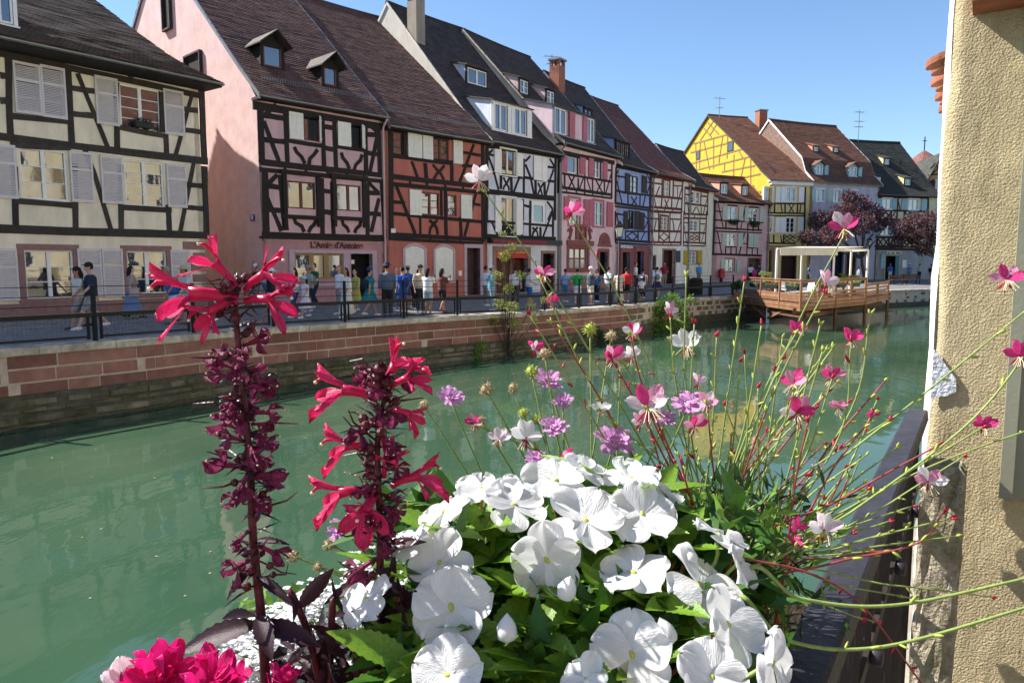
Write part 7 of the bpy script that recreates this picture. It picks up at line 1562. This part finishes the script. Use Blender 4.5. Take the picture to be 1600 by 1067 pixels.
lobelia("shorter crimson cardinal flower spike with red side blooms beside the white impatiens", [(596, 1090), (590, 980), (594, 870), (592, 770), (590, 690), (600, 620), (598, 575)], .64,
    [(588, 622, -.85, .25, .3, 92), (600, 610, .4, .85, .2, 80), (610, 605, .75, .4, .3, 62), (586, 700, -.95, .1, .25, 80), (584, 768, -.95, .02, .25, 92), (612, 758, .8, .3, .2, 84), (590, 770, -.15, -.25, .95, 90), (600, 745, .2, .85, .45, 66), (615, 640, .8, -.15, .3, 52)], 4, [585, 592, 600, 640, 655, 668, 720, 800, 812, 822, 835, 850, 865, 735, 610, 630, 680, 750, 790, 842], [(592, 860, .85, .35, .2, 80, 1), (592, 900, -.8, -.2, .3, 95, .9), (592, 915, .8, -.1, .4, 80, .9), (590, 960, .7, .1, .4, 110, 1), (590, 980, .3, -.5, .8, 100, 1.1)], .0046)
rg = random.Random(77)
dt = thing("withered_stems", "clump of withered dark purple stems and leaves between the two crimson spikes", "dead stems", (-.12, .6, PTOP))
for pts in ([(515, 1090), (517, 1000), (520, 935)], [(505, 1090), (480, 985), (452, 920)], [(640, 1090), (630, 1000), (622, 930)], [(560, 1090), (556, 1010), (545, 960)]):
    C_ = curve([at(u, v, .63) for u, v in pts], 8); m = MB(); m.tube([p - Vector((-.12, .6, PTOP)) for p in C_], [.004, *[.0034] * (len(C_) - 2), .002], 7); m.obj("stem", LOB_S, dt, smooth=True)
    for k in range(7):
        p = C_[rg.randrange(len(C_))] - Vector((-.12, .6, PTOP)); dr = rvec(rg) + Vector((0, 0, .3)); dr.normalize(); nrm = rvec(rg).cross(dr).normalized(); y_ = nrm.cross(dr); s_ = rg.uniform(.025, .05); link("leaf", lob_leaf, dt, mw=Matrix(((dr.x, y_.x, nrm.x, p.x), (dr.y, y_.y, nrm.y, p.y), (dr.z, y_.z, nrm.z, p.z), (0, 0, 0, 1))) @ Matrix.Diagonal((s_, s_, s_, 1)))
m = MB()
for _ in range(170):
    u = rg.uniform(440, 660); v = rg.uniform(1000 if u < 560 else 900, 1110); leafcard(m, at(u, v, rg.uniform(.62, .72)) - Vector((-.12, .6, PTOP)), rvec(rg) + Vector((0, 0, .4)), rvec(rg), rg.uniform(.025, .05), rg.uniform(.008, .016))
m.obj("dry_leaves", LOB_L, dt, kind="stuff")

# ---- magenta geranium low at the corner
gb = Vector((-.24, .52, PTOP)); ge = thing("geranium_plant", "magenta geranium heads low at the planter's end, left of the crimson spike", "flowering plant", gb)
GP = [petal_mesh("petal", PETAL_MAG, 1, .46, .15, .06, -.02, .12, 20 + s, 7, 6, .05, .62) for s in range(3)]; GW = petal_mesh("petal", PETAL_BL, 1, .7, .15, .06, .12, .12, 30, 7, 6, .05, .62)
def geran(u, v, d, n, Lp, white=False, spread=60):
    for i in range(n):
        p = at(u + rg.uniform(-spread, spread), v + rg.uniform(-16, 22), d + rg.uniform(-.03, .03)); nrm = cdir(rg.uniform(-.7, .7), rg.uniform(.4, 1), rg.uniform(.1, .8)); m = MB(); m.tube([(0, 0, -.012), (0, 0, .001)], [.0012, .0018], 5); fo = m.obj("flower", STEM_R, ge); fo.matrix_local = basis(p - gb, nrm, rg.uniform(0, 6))
        for k in range(6): s_ = Lp * d / F * rg.uniform(.8, 1.1); link("petal", GW if white else GP[k % 3], fo, mw=Matrix.Rotation(k * 1.05 + rg.uniform(-.2, .2), 4, 'Z') @ Matrix.Rotation(R(rg.uniform(-58, -18)), 4, 'Y') @ Matrix.Diagonal((s_, s_, s_, 1)))
geran(250, 1070, .55, 4, 60, False, 36); geran(335, 1058, .56, 4, 60, False, 30); geran(285, 1085, .53, 4, 56, False, 80); geran(215, 1080, .55, 2, 50, True, 25); geran(445, 1066, .60, 3, 38, False, 18)
m = MB()
for u, v in ((255, 1050), (335, 1045), (445, 1060)): p = at(u, v + 20, .55) - gb; m.tube([p, p.lerp(Vector((0, 0, 0)), .5) + Vector((0, 0, .01)), (0, 0, 0)], [.002, .0025, .003], 6)
m.obj("stalks", STEM_G, ge, kind="stuff")
# ---- tiny white umbels
ub = Vector((-.12, .72, PTOP)); um = thing("alyssum_plant", "froth of tiny white blossoms spilling between the crimson spikes", "flowering plant", ub)
m = MB(); s2 = MB(); lf = MB()
for _ in range(120):
    while True:
        u = rg.uniform(340, 640); v = rg.uniform(850, 1085)
        if v > 1010 - (u - 330) * .55 or (u > 500 and v > 880): break
    c = at(u, v, rg.uniform(.66, .76)); nrm = cdir(rg.uniform(-.4, .4), .9, rg.uniform(.1, .6))
    for k in range(24):
        q = c + Vector((rg.gauss(0, .009), rg.gauss(0, .007), rg.gauss(0, .006)))
        for e in range(4): a = e * 1.57 + rg.random(); leafcard(m, q - ub, (Vector((math.cos(a), math.sin(a) * .6, .3 * rg.random()))), nrm, .0046, .0042, 0, .05)
    e = ub + Vector((rg.uniform(-.08, .08), rg.uniform(-.04, .06), .02)); pts = curve([c - Vector((0, 0, .004)), c.lerp(e, .4) + Vector((0, 0, .01)), e], 5); s2.tube([p - ub for p in pts], .0009, 4)
for _ in range(420):
    u = rg.uniform(380, 640); v = rg.uniform(930, 1120); leafcard(lf, at(u, v, rg.uniform(.74, .84)) - ub, rvec(rg) + Vector((0, 0, .3)), rvec(rg), .022, .008)
m.obj("blossom", PETAL_W, um, kind="stuff"); s2.obj("stems", STEM_G, um, kind="stuff"); lf.obj("foliage", GREENL, um, kind="stuff")

# ---- gaura: wands with butterfly flowers
gB = Vector((.30, .86, PTOP)); ga = thing("gaura_plant", "airy gaura with long arching wands and pink and white butterfly flowers", "flowering plant", gB)
GM = {k: [petal_mesh("petal", mt, 1, .52, .12, .04, -.05, .12, 50 + s, 6, 6, .08, .75) for s in range(2)] for k, mt in (("w", PETAL_W), ("b", PETAL_BL), ("h", PETAL_HOT), ("p", PETAL_PK))}
STEMS = [([(758, 300), (880, 480), (1040, 755), (1120, 880)], .92, 0), ([(893, 338), (985, 500), (1095, 760), (1150, 880)], .95, 0), ([(845, 438), (905, 565), (1020, 770), (1110, 890)], .90, 0), ([(828, 492), (905, 620), (1000, 770), (1100, 890)], .86, 0), ([(862, 505), (930, 610), (1030, 780), (1110, 880)], .88, 1), ([(1047, 495), (1056, 600), (1092, 800), (1120, 900)], .9, 0), ([(1072, 432), (1071, 600), (1100, 800), (1130, 900)], .93, 0), ([(1163, 440), (1140, 600), (1112, 820), (1120, 900)], .95, 0), ([(1318, 368), (1240, 520), (1130, 790), (1110, 900)], .9, 0), ([(1287, 458), (1215, 600), (1135, 810), (1120, 900)], .86, 0), ([(1360, 492), (1330, 640), (1200, 840), (1150, 900)], .85, 0), ([(1330, 535), (1312, 680), (1205, 850), (1160, 910)], .82, 0), ([(1243, 522), (1190, 620), (1125, 800), (1120, 890)], .88, 0), ([(1300, 592), (1255, 720), (1165, 850), (1140, 910)], .84, 0), ([(1240, 612), (1212, 700), (1150, 840), (1140, 900)], .8, 0), ([(1640, 455), (1450, 610), (1240, 780), (1150, 900)], .8, 0), ([(1640, 500), (1520, 655), (1330, 800), (1180, 900)], .74, 0), ([(1535, 668), (1400, 750), (1230, 860), (1160, 920)], .78, 0), ([(1640, 660), (1440, 735), (1230, 850), (1160, 910)], .8, 0), ([(1475, 800), (1430, 850), (1300, 880), (1170, 930)], .74, 1), ([(1640, 895), (1400, 945), (1250, 935), (1160, 900)], .66, 0), ([(1640, 938), (1380, 1010), (1230, 1000), (1150, 940)], .63, 0), ([(1278, 838), (1220, 870), (1160, 920)], .72, 0), ([(955, 560), (1000, 640), (1080, 800), (1120, 890)], .86, 1), ([(985, 525), (1010, 620), (1090, 800), (1120, 890)], .88, 1), ([(1245, 645), (1165, 740), (1115, 840), (1120, 900)], .8, 1), ([(1012, 640), (1050, 720), (1110, 850), (1130, 910)], .82, 1), ([(822, 690), (920, 760), (1050, 840), (1120, 900)], .84, 1), ([(1105, 632), (1115, 740), (1130, 850), (1130, 910)], .82, 1), ([(740, 662), (850, 710), (1020, 800), (1100, 880)], .9, 0), ([(1450, 1080), (1330, 930), (1200, 880), (1150, 910)], .7, 1)]
for k in range(84):
    bu = rg.uniform(1060, 1230); an = rg.gauss(.25, .65); Ls = rg.uniform(110, 400); tu = bu + math.sin(an) * Ls; tv = 890 - math.cos(an) * Ls
    STEMS.append(([(tu, tv), (bu * .45 + tu * .55 + rg.uniform(-20, 20), 890 * .42 + tv * .58), (bu, 900)], rg.uniform(.76, .98), 1 if rg.random() < .28 else 0))
TIPS = []
for i, (pts, d, red) in enumerate(STEMS):
    P = [at(u, v, d + (j - len(pts) * .5) * .004) for j, (u, v) in enumerate(pts)]; P.append(Vector((gB.x + rg.uniform(-.08, .08), gB.y + rg.uniform(-.06, .06), PTOP + .02))); C_ = curve(P, 9); N = len(C_); big = 1.5 if d < .7 else 1
    m = MB(); m.tube([p - gB for p in C_], [(.0009 + .0009 * j / N) * big for j in range(N)], 5); so = m.obj("stem", STEM_R if red else STEM_G, ga, smooth=True)
    b = MB()
    for j in range(2, int(N * .5), 2 if i < 31 else 3):
        if rg.random() < .75:
            p = C_[j] - gB; t_ = (C_[j - 1] - C_[j + 1]).normalized(); o_ = (t_ + rvec(rg) * .9).normalized(); s_ = rg.uniform(.003, .0048); b.tube([p, p + o_ * s_ * .7, p + o_ * s_ * 1.8, p + o_ * s_ * 2.6], [.0007, s_ * .36, s_ * .36, .0004], 6)
    if b.v: b.obj("buds", BUDG if rg.random() < .8 else BUDR, so, kind="stuff", smooth=True)
    b = MB()
    for k in range(3):
        t_ = (C_[0] - C_[2]).normalized(); o_ = (t_ + rvec(rg) * .5).normalized(); p = C_[0] - gB; s_ = rg.uniform(.004, .009); b.tube([p, p + o_ * s_ * .5, p + o_ * s_], [.0008, .0016, .0005], 6)
    b.obj("tip_buds", BUDR if i % 2 else BUDG, so, kind="stuff", smooth=True)
def gaura_flower(u, v, d, wp, cols, face=None):
    p = at(u, v, d); nrm = cdir(*(face or (rg.uniform(-.6, .6), rg.uniform(-.1, .5), .75))); L_ = wp * d / F * .47; upv = Vector((0, 0, 1)); upv = (upv - nrm * upv.dot(nrm)).normalized(); sx = upv.cross(nrm).normalized(); M = Matrix(((sx.x, upv.x, nrm.x, p.x - gB.x), (sx.y, upv.y, nrm.y, p.y - gB.y), (sx.z, upv.z, nrm.z, p.z - gB.z), (0, 0, 0, 1)))
    m = MB(); m.tube([(0, 0, .001), (0, -L_ * .25, -L_ * .25), (0, -L_ * .55, -L_ * .35)], [L_ * .05, L_ * .06, L_ * .035], 6)
    fo = m.obj("flower", BUDR, ga, smooth=True); fo.matrix_local = M
    for k, an in enumerate((18, 62, 118, 162)):
        s_ = L_ * rg.uniform(.85, 1.1); link("petal", GM[cols[k % len(cols)]][k % 2], fo, mw=Matrix.Rotation(R(an + rg.uniform(-12, 12)), 4, 'Z') @ Matrix.Rotation(R(rg.uniform(-35, -5)), 4, 'Y') @ Matrix.Diagonal((s_, s_ * 1.1, s_, 1)))
    m = MB()
    for k in range(7): a = R(-90 + rg.uniform(-45, 45)); e = Vector((math.cos(a) * L_ * .75, math.sin(a) * L_ * .8, L_ * rg.uniform(.1, .5))); m.tube([(0, 0, 0), e * .5 + Vector((0, 0, L_ * .12)), e], L_ * .014, 4); m.ball(e, L_ * .035, 5, 4)
    m.obj("stamens", POLLEN, fo, kind="stuff")
    m = MB()
    for k in range(3): a = R(-90 + (k - 1) * 50); leafcard(m, Vector((0, -L_ * .1, -L_ * .1)), Vector((math.cos(a), math.sin(a), -.5)), Vector((0, 0, 1)), L_ * .7, L_ * .14)
    m.obj("sepals", BUDR, fo)
for a in ((748, 282, .92, 58, "bw"), (893, 332, .95, 44, "ph"), (1075, 540, .93, 66, "w"), (1012, 636, .82, 86, "bphb"), (822, 684, .84, 62, "w"), (1318, 358, .9, 58, "hpb"), (1290, 443, .86, 56, "bp"), (1246, 645, .8, 70, "hphb"), (1287, 828, .72, 72, "bw"), (1450, 752, .76, 62, "wp"), (1572, 437, .78, 62, "hp"), (1592, 556, .72, 58, "h"), (1535, 664, .78, 46, "h"), (1240, 600, .8, 56, "ph"), (985, 556, .88, 42, "w"), (990, 521, .88, 40, "hw"), (1047, 489, .9, 40, "bp"), (836, 546, .88, 36, "hb"), (850, 430, .9, 42, "ph"), (862, 472, .9, 32, "h"), (1300, 588, .84, 46, "ph"), (1330, 530, .82, 44, "h"), (1243, 516, .88, 36, "h"), (1310, 635, .82, 36, "p"), (957, 560, .86, 50, "ph"), (940, 640, .86, 36, "w"), (742, 662, .9, 36, "ph"), (780, 686, .88, 42, "b"), (1105, 630, .82, 44, "pb"), (880, 716, .84, 46, "ph"), (1280, 730, .8, 30, "w"), (1000, 660, .84, 46, "pb"), (1085, 665, .82, 50, "hp"), (1245, 825, .72, 44, "h"), (1240, 850, .72, 36, "h"), (1362, 648, .84, 26, "h"), (1090, 598, .86, 36, "bp")): gaura_flower(*a)
m = MB()
for _ in range(420):
    u = rg.gauss(1160, 58); v = rg.uniform(760, 1010); leafcard(m, at(u, v, rg.uniform(.74, .92)) - gB, rvec(rg) + Vector((0, 0, .9)), rvec(rg), rg.uniform(.018, .036), rg.uniform(.004, .008))
m.obj("foliage", GREEND, ga, kind="stuff")
m = MB()
for _ in range(260):
    u = rg.gauss(1150, 60); v = rg.uniform(780, 960); leafcard(m, at(u, v, rg.uniform(.72, .88)) - gB, rvec(rg) + Vector((0, 0, .7)), rvec(rg), rg.uniform(.018, .034), rg.uniform(.005, .009))
m.obj("young_foliage", GREENL, ga, kind="stuff")

# ---- scabious pincushions
sB = Vector((.10, .90, PTOP)); sc = thing("scabious_plant", "lilac pincushion scabious with dry brown seed heads above the impatiens", "flowering plant", sB)
SP_ = petal_mesh("petal", PETAL_LIL, 1, .55, .1, .1, .25, .2, 71, 5, 5, .05, .8)
def stalk(u, v, d, red=False):
    p = at(u, v, d); e = sB + Vector((rg.uniform(-.06, .06), rg.uniform(-.05, .05), 0)); mid = p.lerp(e, .45) + Vector((0, 0, .03)); m = MB(); m.tube([q - sB for q in curve([p, mid, e], 9)], .0011, 5); m.obj("stem", STEM_G, sc, smooth=True); return p
for u, v, d, wp in ((703, 622, .92, 46), (856, 597, .92, 50), (960, 691, .86, 72), (866, 668, .88, 46), (1076, 632, .88, 58), (838, 718, .86, 40), (530, 830, .82, 46), (1040, 655, .9, 40), (880, 628, .9, 34)):
    p = stalk(u, v, d); L_ = wp * d / F * .5; nrm = cdir(rg.uniform(-.3, .3), .8, .6); m = MB(); m.ball((0, 0, 0), L_ * .42, 10, 6, 0, (1, 1, .6)); fo = m.obj("flower", PETAL_LIL, sc, smooth=True); fo.matrix_local = basis(p - sB, nrm)
    for ring, n_, tl in ((1.0, 12, 5), (.72, 9, 35), (.45, 6, 60)):
        for k in range(n_): s_ = L_ * ring * rg.uniform(.85, 1.15) * .8; link("petal", SP_, fo, mw=Matrix.Rotation(k * 6.283 / n_ + rg.uniform(-.15, .15), 4, 'Z') @ Matrix.Translation((L_ * .22 * ring, 0, L_ * .1)) @ Matrix.Rotation(-R(tl + rg.uniform(-12, 12)), 4, 'Y') @ Matrix.Rotation(R(rg.uniform(-25, 25)), 4, 'X') @ Matrix.Diagonal((s_, s_, s_, 1)))
for u, v, d, wp in ((760, 608, .92, 24), (801, 606, .92, 18), (830, 580, .9, 22), (851, 552, .9, 22), (955, 525, .95, 20), (922, 514, .93, 24), (662, 632, .92, 18), (752, 655, .9, 14), (457, 868, .8, 24), (497, 886, .8, 18), (516, 850, .82, 24), (838, 655, .9, 18), (818, 645, .9, 18), (1180, 690, .85, 18), (970, 560, .92, 16)):
    p = stalk(u, v, d); r_ = wp * d / F * .5; m = MB(); m.ball((0, 0, 0), r_ * .72, 10, 7)
    for k in range(70): q = rvec(rg); m.tube([q * r_ * .65, q * r_ * rg.uniform(.9, 1.25)], [r_ * .09, r_ * .02], 4, cap=False)
    m.obj("seed_head", SEEDH if rg.random() < .75 else BUDG, sc, loc=p - sB)
